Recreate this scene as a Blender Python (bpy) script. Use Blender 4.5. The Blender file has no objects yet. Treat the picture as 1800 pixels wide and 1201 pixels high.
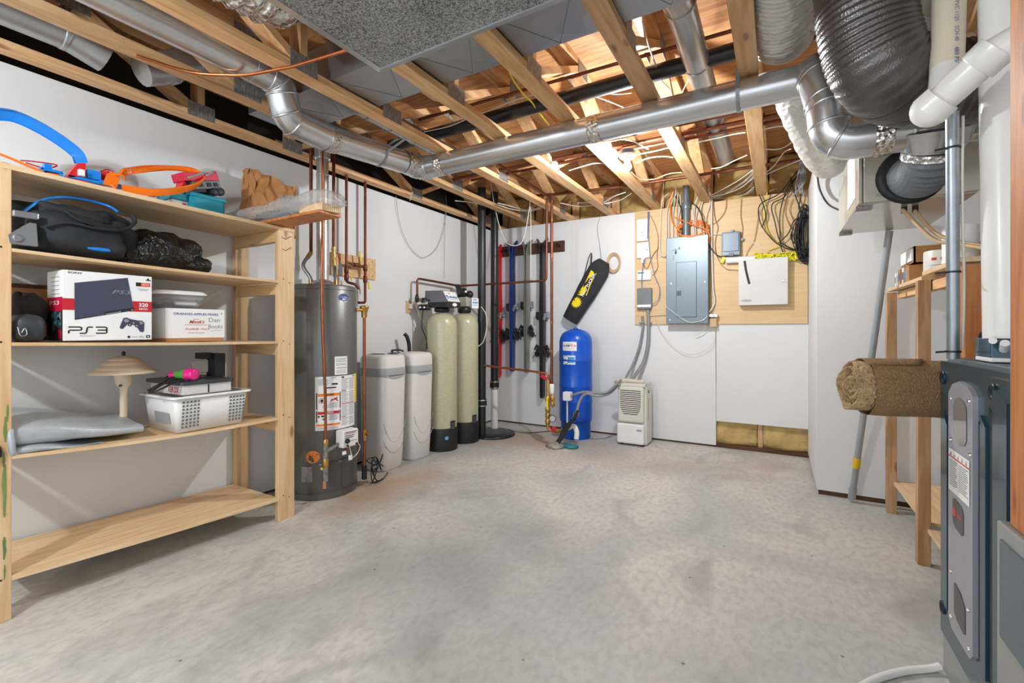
import bpy, math, random
from mathutils import Vector, Matrix
random.seed(7)
SC = bpy.context.scene
COL = SC.collection
# ------------------------------------------------------------------ camera
CAM_H = 1.17; YAW = math.radians(30.16); FPX = 802.0; VH = 579.5
cam = bpy.data.cameras.new('camera'); cam_ob = bpy.data.objects.new('camera', cam); COL.objects.link(cam_ob)
cam.sensor_width = 36.0; cam.lens = 36.0 * FPX / 1800.0
cam.shift_y = -(600.5 - VH) / 1800.0
cam.clip_start = 0.02
cam_ob.location = (0, 0, CAM_H); cam_ob.rotation_euler = (math.pi / 2, 0, YAW)
SC.camera = cam_ob
# ------------------------------------------------------------------ world, exposure
w = bpy.data.worlds.new('world'); SC.world = w; w.use_nodes = True
w.node_tree.nodes['Background'].inputs[0].default_value = (0.90, 0.96, 1.05, 1)
w.node_tree.nodes['Background'].inputs[1].default_value = 1.05
SC.view_settings.view_transform = 'Standard'; SC.view_settings.look = 'None'
SC.view_settings.gamma = 1.0; SC.view_settings.use_curve_mapping = False
SC.view_settings.exposure = 0.86
BULB_L = 1400.0; FILL_GLOBE_L = 400.0
# ------------------------------------------------------------------ helpers
V = Vector
def P(u, v, x=None, y=None, z=None, d=None):
    """point of the room seen at photo pixel (u,v) on the plane x=, y= or z= (or at depth d)"""
    r = (u - 900) / FPX; q = (VH - v) / FPX
    dx = -math.sin(YAW) + r * math.cos(YAW); dy = math.cos(YAW) + r * math.sin(YAW)
    if x is not None: d = x / dx
    elif y is not None: d = y / dy
    elif z is not None: d = (z - CAM_H) / q
    return V((d * dx, d * dy, CAM_H + q * d))
def hexc(h):
    c = [int(h[i:i + 2], 16) / 255 for i in (0, 2, 4)]
    return tuple(x / 12.92 if x <= .04045 else ((x + .055) / 1.055) ** 2.4 for x in c)
MATS = {}
def nmat(name):
    m = bpy.data.materials.new(name); m.use_nodes = True
    MATS[name] = m
    return m, m.node_tree.nodes, m.node_tree.links, m.node_tree.nodes['Principled BSDF']
def mat(name, col, rough=.5, metal=0., var=.06, vscale=6., bump=0., bscale=40., stretch=(1, 1, 1), coat=0., trans=0., emit=0., alpha=1.):
    """plain procedural material: colour with a soft noise variation, optional noise bump"""
    m, N, L, b = nmat(name)
    c = hexc(col) if isinstance(col, str) else col
    b.inputs['Roughness'].default_value = rough; b.inputs['Metallic'].default_value = metal
    if coat: b.inputs['Coat Weight'].default_value = coat
    if trans: b.inputs['Transmission Weight'].default_value = trans
    if alpha < 1: b.inputs['Alpha'].default_value = alpha
    if emit:
        b.inputs['Emission Color'].default_value = (*c, 1); b.inputs['Emission Strength'].default_value = emit
    b.inputs['Base Color'].default_value = (*c, 1)
    if var or bump:
        tc = N.new('ShaderNodeTexCoord'); mp = N.new('ShaderNodeMapping'); L.new(tc.outputs['Object'], mp.inputs[0])
        mp.inputs['Scale'].default_value = stretch
    if var:
        n = N.new('ShaderNodeTexNoise'); n.inputs['Scale'].default_value = vscale; n.inputs['Detail'].default_value = 4
        L.new(mp.outputs[0], n.inputs[0])
        r = N.new('ShaderNodeValToRGB'); r.color_ramp.elements[0].position = .3; r.color_ramp.elements[1].position = .7
        r.color_ramp.elements[0].color = (*[x * (1 - var) for x in c], 1); r.color_ramp.elements[1].color = (*[min(1, x * (1 + var)) for x in c], 1)
        L.new(n.outputs[0], r.inputs[0]); L.new(r.outputs[0], b.inputs['Base Color'])
    if bump:
        n2 = N.new('ShaderNodeTexNoise'); n2.inputs['Scale'].default_value = bscale; n2.inputs['Detail'].default_value = 3
        L.new(mp.outputs[0], n2.inputs[0])
        bp = N.new('ShaderNodeBump'); bp.inputs['Strength'].default_value = bump; bp.inputs['Distance'].default_value = .02
        L.new(n2.outputs[0], bp.inputs['Height']); L.new(bp.outputs[0], b.inputs['Normal'])
    return m
def wood(name, c1, c2, axis, rough=.55, knots=True):
    m, N, L, b = nmat(name)
    tc = N.new('ShaderNodeTexCoord'); oi = N.new('ShaderNodeObjectInfo')
    ad = N.new('ShaderNodeVectorMath'); ad.operation = 'ADD'
    sc = N.new('ShaderNodeVectorMath'); sc.operation = 'SCALE'; sc.inputs['Scale'].default_value = 13.
    cb = N.new('ShaderNodeCombineXYZ')
    for i in range(3): L.new(oi.outputs['Random'], cb.inputs[i])
    L.new(cb.outputs[0], sc.inputs[0]); L.new(tc.outputs['Object'], ad.inputs[0]); L.new(sc.outputs[0], ad.inputs[1])
    mp = N.new('ShaderNodeMapping'); L.new(ad.outputs[0], mp.inputs[0])
    s = [9., 9., 9.]; s['xyz'.index(axis)] = .8
    mp.inputs['Scale'].default_value = s
    n = N.new('ShaderNodeTexNoise'); n.inputs['Scale'].default_value = 4; n.inputs['Detail'].default_value = 6; n.inputs['Distortion'].default_value = .6
    L.new(mp.outputs[0], n.inputs[0])
    r = N.new('ShaderNodeValToRGB'); e = r.color_ramp.elements
    e[0].position = .32; e[0].color = (*hexc(c2), 1); e[1].position = .62; e[1].color = (*hexc(c1), 1)
    L.new(n.outputs[0], r.inputs[0])
    # per board tone
    mr = N.new('ShaderNodeMapRange'); mr.inputs[3].default_value = .82; mr.inputs[4].default_value = 1.12
    L.new(oi.outputs['Random'], mr.inputs[0])
    hs = N.new('ShaderNodeHueSaturation'); L.new(mr.outputs[0], hs.inputs['Value']); L.new(r.outputs[0], hs.inputs['Color'])
    out = hs.outputs[0]
    if knots:
        v = N.new('ShaderNodeTexVoronoi'); v.inputs['Scale'].default_value = 1.; 
        m2 = N.new('ShaderNodeMapping'); k = [9., 9., 9.]; k['xyz'.index(axis)] = 3.2; m2.inputs['Scale'].default_value = k
        L.new(ad.outputs[0], m2.inputs[0]); L.new(m2.outputs[0], v.inputs[0])
        r2 = N.new('ShaderNodeValToRGB'); r2.color_ramp.elements[0].position = .07; r2.color_ramp.elements[1].position = .15
        r2.color_ramp.elements[0].color = (.35, .22, .14, 1); r2.color_ramp.elements[1].color = (1, 1, 1, 1)
        L.new(v.outputs['Distance'], r2.inputs[0])
        mx = N.new('ShaderNodeMix'); mx.data_type = 'RGBA'; mx.blend_type = 'MULTIPLY'; mx.inputs[0].default_value = .75
        L.new(hs.outputs[0], mx.inputs[6]); L.new(r2.outputs[0], mx.inputs[7]); out = mx.outputs[2]
    L.new(out, b.inputs['Base Color']); b.inputs['Roughness'].default_value = rough
    bp = N.new('ShaderNodeBump'); bp.inputs['Strength'].default_value = .15; bp.inputs['Distance'].default_value = .004
    L.new(n.outputs[0], bp.inputs['Height']); L.new(bp.outputs[0], b.inputs['Normal'])
    return m
def galv(name, c1, c2, scale=45., rough=.32, metal=1., stretch=(1, 1, 1)):
    """spangled zinc sheet"""
    m, N, L, b = nmat(name)
    tc = N.new('ShaderNodeTexCoord'); mp = N.new('ShaderNodeMapping'); mp.inputs['Scale'].default_value = stretch; L.new(tc.outputs['Object'], mp.inputs[0])
    v = N.new('ShaderNodeTexVoronoi'); v.inputs['Scale'].default_value = scale; L.new(mp.outputs[0], v.inputs[0])
    n = N.new('ShaderNodeTexNoise'); n.inputs['Scale'].default_value = 5; n.inputs['Detail'].default_value = 4; L.new(mp.outputs[0], n.inputs[0])
    sx = N.new('ShaderNodeSeparateColor'); L.new(v.outputs['Color'], sx.inputs[0])
    r = N.new('ShaderNodeValToRGB'); e = r.color_ramp.elements
    e[0].position = .15; e[0].color = (*hexc(c1), 1); e[1].position = .85; e[1].color = (*hexc(c2), 1)
    a = N.new('ShaderNodeMath'); a.operation = 'MULTIPLY_ADD'; a.inputs[1].default_value = .6; L.new(sx.outputs[0], a.inputs[0])
    s = N.new('ShaderNodeMath'); s.operation = 'MULTIPLY'; s.inputs[1].default_value = .4; L.new(n.outputs[0], s.inputs[0]); L.new(s.outputs[0], a.inputs[2])
    L.new(a.outputs[0], r.inputs[0]); L.new(r.outputs[0], b.inputs['Base Color'])
    b.inputs['Metallic'].default_value = metal
    q = N.new('ShaderNodeMapRange'); q.inputs[3].default_value = rough * .93; q.inputs[4].default_value = rough * 1.1
    L.new(sx.outputs[1], q.inputs[0]); L.new(q.outputs[0], b.inputs['Roughness'])
    return m
def foil(name, col, rough=.22, scale=55., strength=.9, stretch=(1, 1, 1), metal=1.):
    m, N, L, b = nmat(name)
    tc = N.new('ShaderNodeTexCoord'); mp = N.new('ShaderNodeMapping'); mp.inputs['Scale'].default_value = stretch; L.new(tc.outputs['Object'], mp.inputs[0])
    v = N.new('ShaderNodeTexVoronoi'); v.inputs['Scale'].default_value = scale; L.new(mp.outputs[0], v.inputs[0])
    n = N.new('ShaderNodeTexNoise'); n.inputs['Scale'].default_value = scale * .6; n.inputs['Detail'].default_value = 5; L.new(mp.outputs[0], n.inputs[0])
    a = N.new('ShaderNodeMath'); a.operation = 'ADD'; L.new(v.outputs['Distance'], a.inputs[0]); L.new(n.outputs[0], a.inputs[1])
    bp = N.new('ShaderNodeBump'); bp.inputs['Strength'].default_value = strength; bp.inputs['Distance'].default_value = .012
    L.new(a.outputs[0], bp.inputs['Height']); L.new(bp.outputs[0], b.inputs['Normal'])
    b.inputs['Base Color'].default_value = (*hexc(col), 1); b.inputs['Metallic'].default_value = metal; b.inputs['Roughness'].default_value = rough
    return m
# ---- mesh builder
def catmull(pts, k=6, closed=False):
    pts = [V(p) for p in pts]; n = len(pts); out = []
    if n < 3: return pts
    rng = n if closed else n - 1
    for i in range(rng):
        if closed: a, b, c, d = pts[(i - 1) % n], pts[i], pts[(i + 1) % n], pts[(i + 2) % n]
        else:
            b, c = pts[i], pts[i + 1]
            a = pts[i - 1] if i else b * 2 - c
            d = pts[i + 2] if i + 2 < n else c * 2 - b
        for j in range(k):
            t = j / k; t2 = t * t; t3 = t2 * t
            out.append(.5 * ((2 * b) + (c - a) * t + (2 * a - 5 * b + 4 * c - d) * t2 + (3 * b - a - 3 * c + d) * t3))
    if not closed: out.append(pts[-1])
    return out
def fillet(pts, R, n=5):
    pts = [V(p) for p in pts]; out = [pts[0]]
    for i in range(1, len(pts) - 1):
        a, b, c = pts[i - 1], pts[i], pts[i + 1]
        d1 = (a - b); d2 = (c - b); l1 = d1.length; l2 = d2.length; d1.normalize(); d2.normalize()
        ang = d1.angle(d2)
        if ang > 3.1: out.append(b); continue
        t = min(R / math.tan(ang / 2), l1 * .49, l2 * .49)
        p, q = b + d1 * t, b + d2 * t
        for j in range(n + 1):
            s = j / n
            out.append(p * (1 - s) ** 2 + b * 2 * s * (1 - s) + q * s * s)
    out.append(pts[-1]); return out
TXC = {}
def text_geo(s, off=0.):
    key = (s, off)
    if key not in TXC:
        c = bpy.data.curves.new('lettering', 'FONT'); c.body = s; c.size = 1.; c.offset = off; c.resolution_u = 2
        o = bpy.data.objects.new('lettering', c)
        me = o.to_mesh()
        vs = [tuple(v.co) for v in me.vertices]; fs = [tuple(p.vertices) for p in me.polygons]
        o.to_mesh_clear(); bpy.data.objects.remove(o); bpy.data.curves.remove(c)
        x0 = min(v[0] for v in vs); x1 = max(v[0] for v in vs); y0 = min(v[1] for v in vs); y1 = max(v[1] for v in vs)
        TXC[key] = ([((v[0] - x0) / (x1 - x0), (v[1] - y0) / (y1 - y0)) for v in vs], fs, (x1 - x0) / (y1 - y0))
    return TXC[key]
def basis(d):
    d = V(d).normalized(); a = V((0, 0, 1)) if abs(d.z) < .9 else V((1, 0, 0))
    u = a.cross(d).normalized(); return u, d.cross(u), d
class MB:
    def __init__(s): s.v = []; s.f = []; s.m = []; s.sm = []
    def add(s, vs, fs, m=0, smooth=False):
        o = len(s.v); s.v += [V(x) for x in vs]
        for f in fs: s.f.append([i + o for i in f]); s.m.append(m); s.sm.append(smooth)
        return s
    def box(s, x0, y0, z0, x1, y1, z1, m=0):
        x0, x1 = sorted((x0, x1)); y0, y1 = sorted((y0, y1)); z0, z1 = sorted((z0, z1))
        vs = [(x0, y0, z0), (x1, y0, z0), (x1, y1, z0), (x0, y1, z0), (x0, y0, z1), (x1, y0, z1), (x1, y1, z1), (x0, y1, z1)]
        return s.add(vs, [(3, 2, 1, 0), (4, 5, 6, 7), (0, 1, 5, 4), (1, 2, 6, 5), (2, 3, 7, 6), (3, 0, 4, 7)], m)
    def obox(s, c, size, rot=None, m=0):
        R = rot if rot is not None else Matrix.Identity(3)
        hx, hy, hz = [k / 2 for k in size]; c = V(c)
        vs = [c + R @ V(p) for p in ((-hx, -hy, -hz), (hx, -hy, -hz), (hx, hy, -hz), (-hx, hy, -hz), (-hx, -hy, hz), (hx, -hy, hz), (hx, hy, hz), (-hx, hy, hz))]
        return s.add(vs, [(3, 2, 1, 0), (4, 5, 6, 7), (0, 1, 5, 4), (1, 2, 6, 5), (2, 3, 7, 6), (3, 0, 4, 7)], m)
    def beam(s, a, b, wx, wz, side=(1, 0, 0), m=0):
        """rectangular bar from a to b; wx across `side`, wz across the third direction"""
        a, b = V(a), V(b); d = (b - a).normalized(); sd = V(side); sd = (sd - d * sd.dot(d)).normalized(); t = d.cross(sd)
        vs = []
        for p in (a, b):
            for i, j in ((-1, -1), (1, -1), (1, 1), (-1, 1)): vs.append(p + sd * wx / 2 * i + t * wz / 2 * j)
        return s.add(vs, [(3, 2, 1, 0), (4, 5, 6, 7), (0, 1, 5, 4), (1, 2, 6, 5), (2, 3, 7, 6), (3, 0, 4, 7)], m)
    def tube(s, pts, r, n=10, closed=False, caps=True, m=0, sy=1., flat=False):
        pts = [V(p) for p in pts]; k = len(pts)
        rs = r if isinstance(r, (list, tuple)) else [r] * k
        T = []
        for i in range(k):
            a = pts[i - 1] if (i or closed) else pts[i]; b = pts[(i + 1) % k] if (i < k - 1 or closed) else pts[i]
            d = (b - a)
            T.append(d.normalized() if d.length > 1e-9 else (T[-1] if T else V((0, 0, 1))))
        u = basis(T[0])[0]; vs = []
        for i in range(k):
            u = (u - T[i] * u.dot(T[i])); u = u.normalized() if u.length > 1e-6 else basis(T[i])[0]
            w_ = T[i].cross(u)
            for j in range(n):
                a = 2 * math.pi * j / n
                vs.append(pts[i] + (u * math.cos(a) + w_ * math.sin(a) * sy) * rs[i])
        fs = []
        for i in range(k if closed else k - 1):
            i2 = (i + 1) % k
            for j in range(n): fs.append((i * n + j, i * n + (j + 1) % n, i2 * n + (j + 1) % n, i2 * n + j))
        s.add(vs, fs, m, not flat)
        if caps and not closed:
            s.add(vs[:n], [tuple(range(n - 1, -1, -1))], m); s.add(vs[-n:], [tuple(range(n))], m)
        return s
    def lathe(s, prof, c=(0, 0, 0), axis=(0, 0, 1), n=24, m=0, smooth=True, arc=None, sx=1., sy=1.):
        u, w_, d = basis(axis); c = V(c); vs = []
        if V(axis) == V((0, 0, 1)): u, w_ = V((1, 0, 0)), V((0, 1, 0))
        k = len(prof)
        for r, h in prof:
            for j in range(n):
                a = 2 * math.pi * j / n
                vs.append(c + d * h + u * (r * math.cos(a) * sx) + w_ * (r * math.sin(a) * sy))
        fs = [(i * n + j, i * n + (j + 1) % n, (i + 1) * n + (j + 1) % n, (i + 1) * n + j) for i in range(k - 1) for j in range(n)]
        s.add(vs, fs, m, smooth)
        if prof[0][0] > 1e-6: s.add(vs[:n], [tuple(range(n - 1, -1, -1))], m)
        if prof[-1][0] > 1e-6: s.add(vs[-n:], [tuple(range(n))], m)
        return s
    def cyl(s, a, b, r, n=16, m=0):
        a, b = V(a), V(b); return s.tube([a, b], r, n, m=m)
    def ball(s, c, r, n=12, k=7, m=0, sc=(1, 1, 1)):
        vs = []; c = V(c)
        for i in range(k + 1):
            t = math.pi * i / k
            for j in range(n):
                a = 2 * math.pi * j / n
                vs.append(c + V((r * math.sin(t) * math.cos(a) * sc[0], r * math.sin(t) * math.sin(a) * sc[1], -r * math.cos(t) * sc[2])))
        return s.add(vs, [(i * n + j, i * n + (j + 1) % n, (i + 1) * n + (j + 1) % n, (i + 1) * n + j) for i in range(k) for j in range(n)], m, True)
    def prism(s, poly, ext, m=0, smooth=False):
        poly = [V(p) for p in poly]; ext = V(ext); n = len(poly)
        nrm = V((0, 0, 0))
        for i in range(n): nrm += (poly[i] - poly[0]).cross(poly[(i + 1) % n] - poly[0])
        if nrm.dot(ext) < 0: poly.reverse()
        s.add(poly, [tuple(range(n - 1, -1, -1))], m); s.add([p + ext for p in poly], [tuple(range(n))], m)
        return s.add(poly + [p + ext for p in poly], [(i, (i + 1) % n, n + (i + 1) % n, n + i) for i in range(n)], m, smooth)
    def grid(s, fn, nu, nv, m=0, smooth=True):
        vs = [fn(i / nu, j / nv) for i in range(nu + 1) for j in range(nv + 1)]; k = nv + 1
        return s.add(vs, [(i * k + j, (i + 1) * k + j, (i + 1) * k + j + 1, i * k + j + 1) for i in range(nu) for j in range(nv)], m, smooth)
    # decals on a mapped surface: mp(s,t,o) -> point at (s,t) lifted by o
    def rect(s, mp, s0, t0, s1, t1, o=.0008, m=0, seg=1):
        return s.grid(lambda a, b: mp(s0 + (s1 - s0) * a, t0 + (t1 - t0) * b, o), seg, 1, m, False)
    def poly(s, mp, pts, o=.0012, m=0): return s.add([mp(a, b, o) for a, b in pts], [tuple(range(len(pts)))], m)
    def oval(s, mp, cs, ct, rs, rt, o=.0012, m=0, n=24):
        return s.poly(mp, [(cs + rs * math.cos(2 * math.pi * i / n), ct + rt * math.sin(2 * math.pi * i / n)) for i in range(n)], o, m)
    def ring(s, mp, cs, ct, rs, rt, wd, o=.0014, m=0, n=24):
        vs = []
        for k in (0, wd):
            vs += [mp(cs + (rs - k) * math.cos(2 * math.pi * i / n), ct + (rt - k) * math.sin(2 * math.pi * i / n), o) for i in range(n)]
        return s.add(vs, [(i, (i + 1) % n, n + (i + 1) % n, n + i) for i in range(n)], m)
    def line(s, mp, pts, wd, o=.0014, m=0):
        for (a, b), (c, d) in zip(pts, pts[1:]):
            l = math.hypot(c - a, d - b) or 1; nx, ny = -(d - b) / l * wd / 2, (c - a) / l * wd / 2
            s.poly(mp, [(a + nx, b + ny), (a - nx, b - ny), (c - nx, d - ny), (c + nx, d + ny)], o, m)
        return s
    def text(s, mp, string, s0, t0, h, w_=None, o=.0016, m=0, center=False, bold=0., slant=0., rise=0.):
        g, fs, asp = text_geo(string, bold)
        W = w_ if w_ else asp * h
        if center: s0 -= W / 2
        return s.add([mp(s0 + a * W + slant * b * h, t0 + b * h + rise * a * W, o) for a, b in g], fs, m)
    def build(s, name, mats, parent=None, bevel=0., label=None, cat=None, group=None, kind=None, seg=2, sub=0, solid=0., origin=None):
        if not isinstance(mats, (list, tuple)): mats = [mats]
        me = bpy.data.meshes.new(name)
        if parent is not None:
            inv = WM[parent.name].inverted(); vs = [inv @ p for p in s.v]; org = V((0, 0, 0))
        else:
            if origin is not None: org = V(origin)
            else:
                lo = [min(p[i] for p in s.v) for i in range(3)]; hi = [max(p[i] for p in s.v) for i in range(3)]
                org = V(((lo[0] + hi[0]) / 2, (lo[1] + hi[1]) / 2, lo[2]))
            vs = [p - org for p in s.v]
        me.from_pydata([tuple(p) for p in vs], [], s.f)
        for q in mats: me.materials.append(MATS[q] if isinstance(q, str) else q)
        me.polygons.foreach_set('material_index', s.m); me.polygons.foreach_set('use_smooth', s.sm)
        me.validate(); me.update()
        o = bpy.data.objects.new(name, me); COL.objects.link(o)
        if parent is not None: o.parent = parent; WM[o.name] = WM[parent.name].copy()
        else: o.location = org; WM[o.name] = Matrix.Translation(org)
        if bevel:
            b = o.modifiers.new('bevel', 'BEVEL'); b.width = bevel; b.segments = seg; b.limit_method = 'ANGLE'; b.angle_limit = math.radians(40)
        if solid:
            b = o.modifiers.new('solid', 'SOLIDIFY'); b.thickness = solid; b.offset = 0
        if sub:
            b = o.modifiers.new('sub', 'SUBSURF'); b.levels = sub; b.render_levels = sub
        tag(o, label, cat, group, kind)
        return o
WM = {}
def tag(o, label=None, cat=None, group=None, kind=None):
    if label: o['label'] = label
    if cat: o['category'] = cat
    if group: o['group'] = group
    if kind: o['kind'] = kind
    return o
def thing(name, label, cat, loc=(0, 0, 0), rz=0., group=None):
    o = bpy.data.objects.new(name, None); COL.objects.link(o); o.empty_display_size = .05
    o.location = loc; o.rotation_euler = (0, 0, rz)
    WM[o.name] = Matrix.Translation(V(loc)) @ Matrix.Rotation(rz, 4, 'Z')
    return tag(o, label, cat, group)
def dup(root, loc, label=None, rz=None):
    r = root.copy(); COL.objects.link(r); r.location = loc
    if rz is not None: r.rotation_euler = (0, 0, rz)
    if label: r['label'] = label
    for ch in list(root.children):
        c = ch.copy(); COL.objects.link(c); c.parent = r
        for g in list(ch.children):
            e = g.copy(); COL.objects.link(e); e.parent = c
    return r
def wire(name, pts, r, m, label, cat='cable', group=None, n=6, k=6):
    """one loose cable along a smooth path"""
    return MB().tube(catmull(pts, k), r, n).build(name, m, label=label, cat=cat, group=group)
def plane_map(o, sd, td):
    o, sd, td = V(o), V(sd).normalized(), V(td).normalized(); nn = sd.cross(td)
    return lambda s, t, k: o + sd * s + td * t + nn * k
def cyl_map(cx, cy, R, th0, z0=0.):
    return lambda s, t, k: V((cx + (R + k) * math.cos(th0 + s / R), cy + (R + k) * math.sin(th0 + s / R), z0 + t))
# ------------------------------------------------------------------ materials
mat('drywall', 'dfe0e0', .75, var=.025, vscale=1.3, bump=.03, bscale=180)
mat('recess_shade', '2b241d', .9)  # near black stands in for the shade in the gap behind the drywall
wood('pine_x', 'dfb687', 'c8955f', 'x'); wood('pine_y', 'dfb687', 'c8955f', 'y'); wood('pine_z', 'dfb687', 'c8955f', 'z')
wood('shelf_pine_z', 'e6c79d', 'd6ae7b', 'z'); wood('shelf_pine_x', 'dfbb8c', 'cb9f6c', 'x')
wood('ply_shelf', 'e9cda4', 'd9b384', 'y', .5, False); wood('subfloor', 'c9935d', 'a46a3b', 'x', .7, False)
mat('console_print', '41455a', .5, var=0); wood('ply_board', 'e5c596', 'dfba86', 'x', .5, False); wood('rough_stud', 'd3ab80', 'ad8058', 'z', .75); wood('orange_stud', 'c57f45', 'a9612e', 'z', .5)
wood('treated', '6a4a30', '4a3221', 'x', .85, False); wood('dark_rack', '5a3420', '3e2415', 'x', .5, False)
mat('plate_steel', '8b8883', .5, .35, var=.4, vscale=90, stretch=(1, 1, .3))
mat('galvanised', 'd2d4d5', .26, .85, var=.05, vscale=9, bump=.02, bscale=30); mat('galvanised_dull', 'b0b3b5', .33, .8, var=.08, vscale=8, bump=.03, bscale=25)
galv('spangle_dark', '44484a', 'c2c5c3', 230, .5, .45); galv('sheet_metal', 'a3a7ab', 'b7babd', 5, .42)
foil('foil_bright', 'dcd8d2', .2, 38, 1.); foil('foil_tape', 'd8d6d0', .25, 60, .6)
foil('foil_black', '686564', .3, 190, .14, (1, 1, .5), .7); foil('foil_white', 'd9d6cf', .36, 26, .5, (1, 1, 2), .45)
mat('copper', 'a4623f', .35, .9, var=.22, vscale=14); mat('copper_old', '7d4a36', .45, .8, var=.25, vscale=10); mat('copper_bright', 'c87a4c', .3, .9, var=.1)
mat('brass', 'c9a05a', .32, .9, var=.15); mat('chrome', 'd8d8d8', .15, 1., var=0)
mat('abs_black', '202224', .35, var=.15); mat('black_rubber', '1b1b1c', .55, var=.1); mat('black_plastic', '1d1e20', .38, var=.1)
mat('black_cloth', '26282b', .8, var=.2, bump=.35, bscale=14); mat('glossy_black_bag', '141414', .16, var=.1, bump=.9, bscale=45)
mat('pvc_white', 'f2f2ee', .3, var=.03, coat=.2); mat('pvc_cream', 'ddd2bb', .4, var=.06, vscale=4, stretch=(3, 3, .5)); mat('pvc_purple', '5e2f5e', .4, var=.2)
mat('white_plastic', 'ececea', .38, var=.02); mat('off_white', 'dad7cd', .42, var=.03); mat('softener_white', 'dedad6', .45, var=.02); mat('softener_band', 'a3a8a9', .5, var=.04)
mat('heater_grey', '6f706d', .38, .35, var=.05, coat=.2); mat('heater_dark', '555654', .45, .3)
mat('frp', 'b9b697', .32, var=.12, vscale=28, stretch=(1, 1, 6), coat=.4)
mat('tank_blue', (.001, .085, .55), .3, var=.04)
mat('white_cable', 'd8d4c8', .5, var=.03); mat('grey_cable', '8f9296', .5, var=.05); mat('tan_cable', 'c7a97f', .5, var=.06); mat('black_cable', '1c1c1e', .45, var=.1)
mat('orange_cable', 'ef7a2c', .4, var=.05); mat('yellow_cable', 'e6dc2c', .4, var=.1); mat('blue_cable', '5f7fae', .5, var=.05); mat('brown_cable', '8d5d35', .5, var=.05)
mat('grey_conduit', '8b9092', .45, .1, var=.06); mat('panel_grey', '6d7a82', .38, .3, var=.03); mat('panel_dark', '5d676d', .5, .3); mat('cabinet_white', 'cfd0ca', .45, var=.02)
mat('device_grey', '74777b', .45, var=.05)
mat('paper_white', 'f0f1f0', .6, var=.02); mat('ink_black', '18181a', .6, var=0); mat('ink_grey', '8f9396', .6, var=0); mat('ink_red', 'c4202d', .5, var=0); mat('ink_blue', '2a4f9e', .5, var=0)
mat('ink_orange', 'f08a28', .5, var=0); mat('ink_yellow', 'f2d90f', .5, var=0); mat('ink_cyan', '58a9d8', .5, var=0); mat('ink_navy', '20304f', .5, var=0)
mat('insulation', 'c3a76c', .95, var=.25, vscale=9, bump=1., bscale=14)
mat('burlap', 'a5825a', .95, var=.22, vscale=120, bump=.7, bscale=220); mat('burlap_edge', 'b79a72', .95, var=.35, vscale=60, bump=1., bscale=90)
mat('track_blue', '1387e6', .3, var=.03, coat=.3); mat('track_orange', 'f57a1a', .3, var=.04, coat=.3); mat('toy_red', 'd4222c', .35, var=.05); mat('toy_crimson', 'cc1740', .35, var=.05); mat('toy_grey', '6d7176', .45, var=.05); mat('toy_darkgrey', '33383d', .5, var=.1)
mat('teal', '1588a0', .35, var=.05); mat('kraft', 'b9824e', .85, var=.12, vscale=5, bump=.35, bscale=8); mat('cardboard', 'b98552', .85, var=.07)
mat('tarp_silver', 'b7c0c6', .45, .3, var=.08, vscale=18, bump=.12, bscale=160); mat('lamp_cream', 'e0cdb2', .4, var=.04); mat('magenta', 'e8228c', .25, var=.05, coat=.4); mat('green_plastic', '4f9a3d', .4, var=.1)
mat('basket_white', 'f0f0ee', .4, var=.01); mat('dark_grey_lid', '3e4043', .35, var=.08)
mat('clear_plastic', (.95, .96, .97), .08, var=0, trans=.9, alpha=.45); mat('wrap_plastic', (.70, .67, .62), .2, var=0, trans=.2, alpha=.46, bump=.8, bscale=25)
mat('furnace_blue', '31505d', .27, .35, var=.05, coat=.25); mat('furnace_dark', '1d2f37', .35, .3, var=.05); mat('furnace_trim', '6f7f86', .35, .6, var=.04); mat('furnace_silver', 'a9abb4', .4, .35, var=.02); mat('furnace_base', 'a9aca9', .45, .5, var=.06); mat('smoke_window', '8a8683', .12, .1, var=.02); mat('badge_dark', '4f4f51', .4, var=.05); mat('badge_red', 'e2483a', .4, var=0)
mat('erv_paint', 'c0bcae', .22, .25, var=.02, coat=.3)
mat('grey_metal_pole', '9da2a6', .4, .1, var=.06); mat('zinc_pole', 'a2aab0', .38, .85, var=.1, vscale=18); mat('yellow_tape', 'e3b81d', .45, var=.05)
mat('ski_red', 'd11c29', .25, var=.03, coat=.4); mat('ski_blue', '1c3578', .3, var=.05, coat=.3); mat('ski_silver', '9a9a94', .3, .5, var=.1); mat('ski_black', '2f3132', .3, .2, var=.15); mat('binding_grey', '9aa0a3', .35, .4, var=.1)
mat('porcelain', 'f2f2f0', .3, var=0); mat('rag', 'd3cab8', .9, var=.1, bump=.5, bscale=30); mat('dirt_grey', '9c9690', .95, var=.3, bump=.6, bscale=40); mat('teal_dark', '2f7f82', .4, var=.2)
mat('dry_green', '6d8c4a', .7, var=.2); mat('steel_grey', '9ea2a5', .35, .7, var=.06); mat('mirror_grey', 'b7bdc0', .12, .9, var=0)
m_, N_, L_, b_ = nmat('bulb_glow'); b_.inputs['Base Color'].default_value = (1, 1, 1, 1)
b_.inputs['Emission Color'].default_value = (.93, .965, 1.0, 1); b_.inputs['Emission Strength'].default_value = BULB_L
m_, N_, L_, b_ = nmat('fill_globe_glow'); b_.inputs['Base Color'].default_value = (1, 1, 1, 1)
b_.inputs['Emission Color'].default_value = (.88, .95, 1.0, 1); b_.inputs['Emission Strength'].default_value = FILL_GLOBE_L
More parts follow.
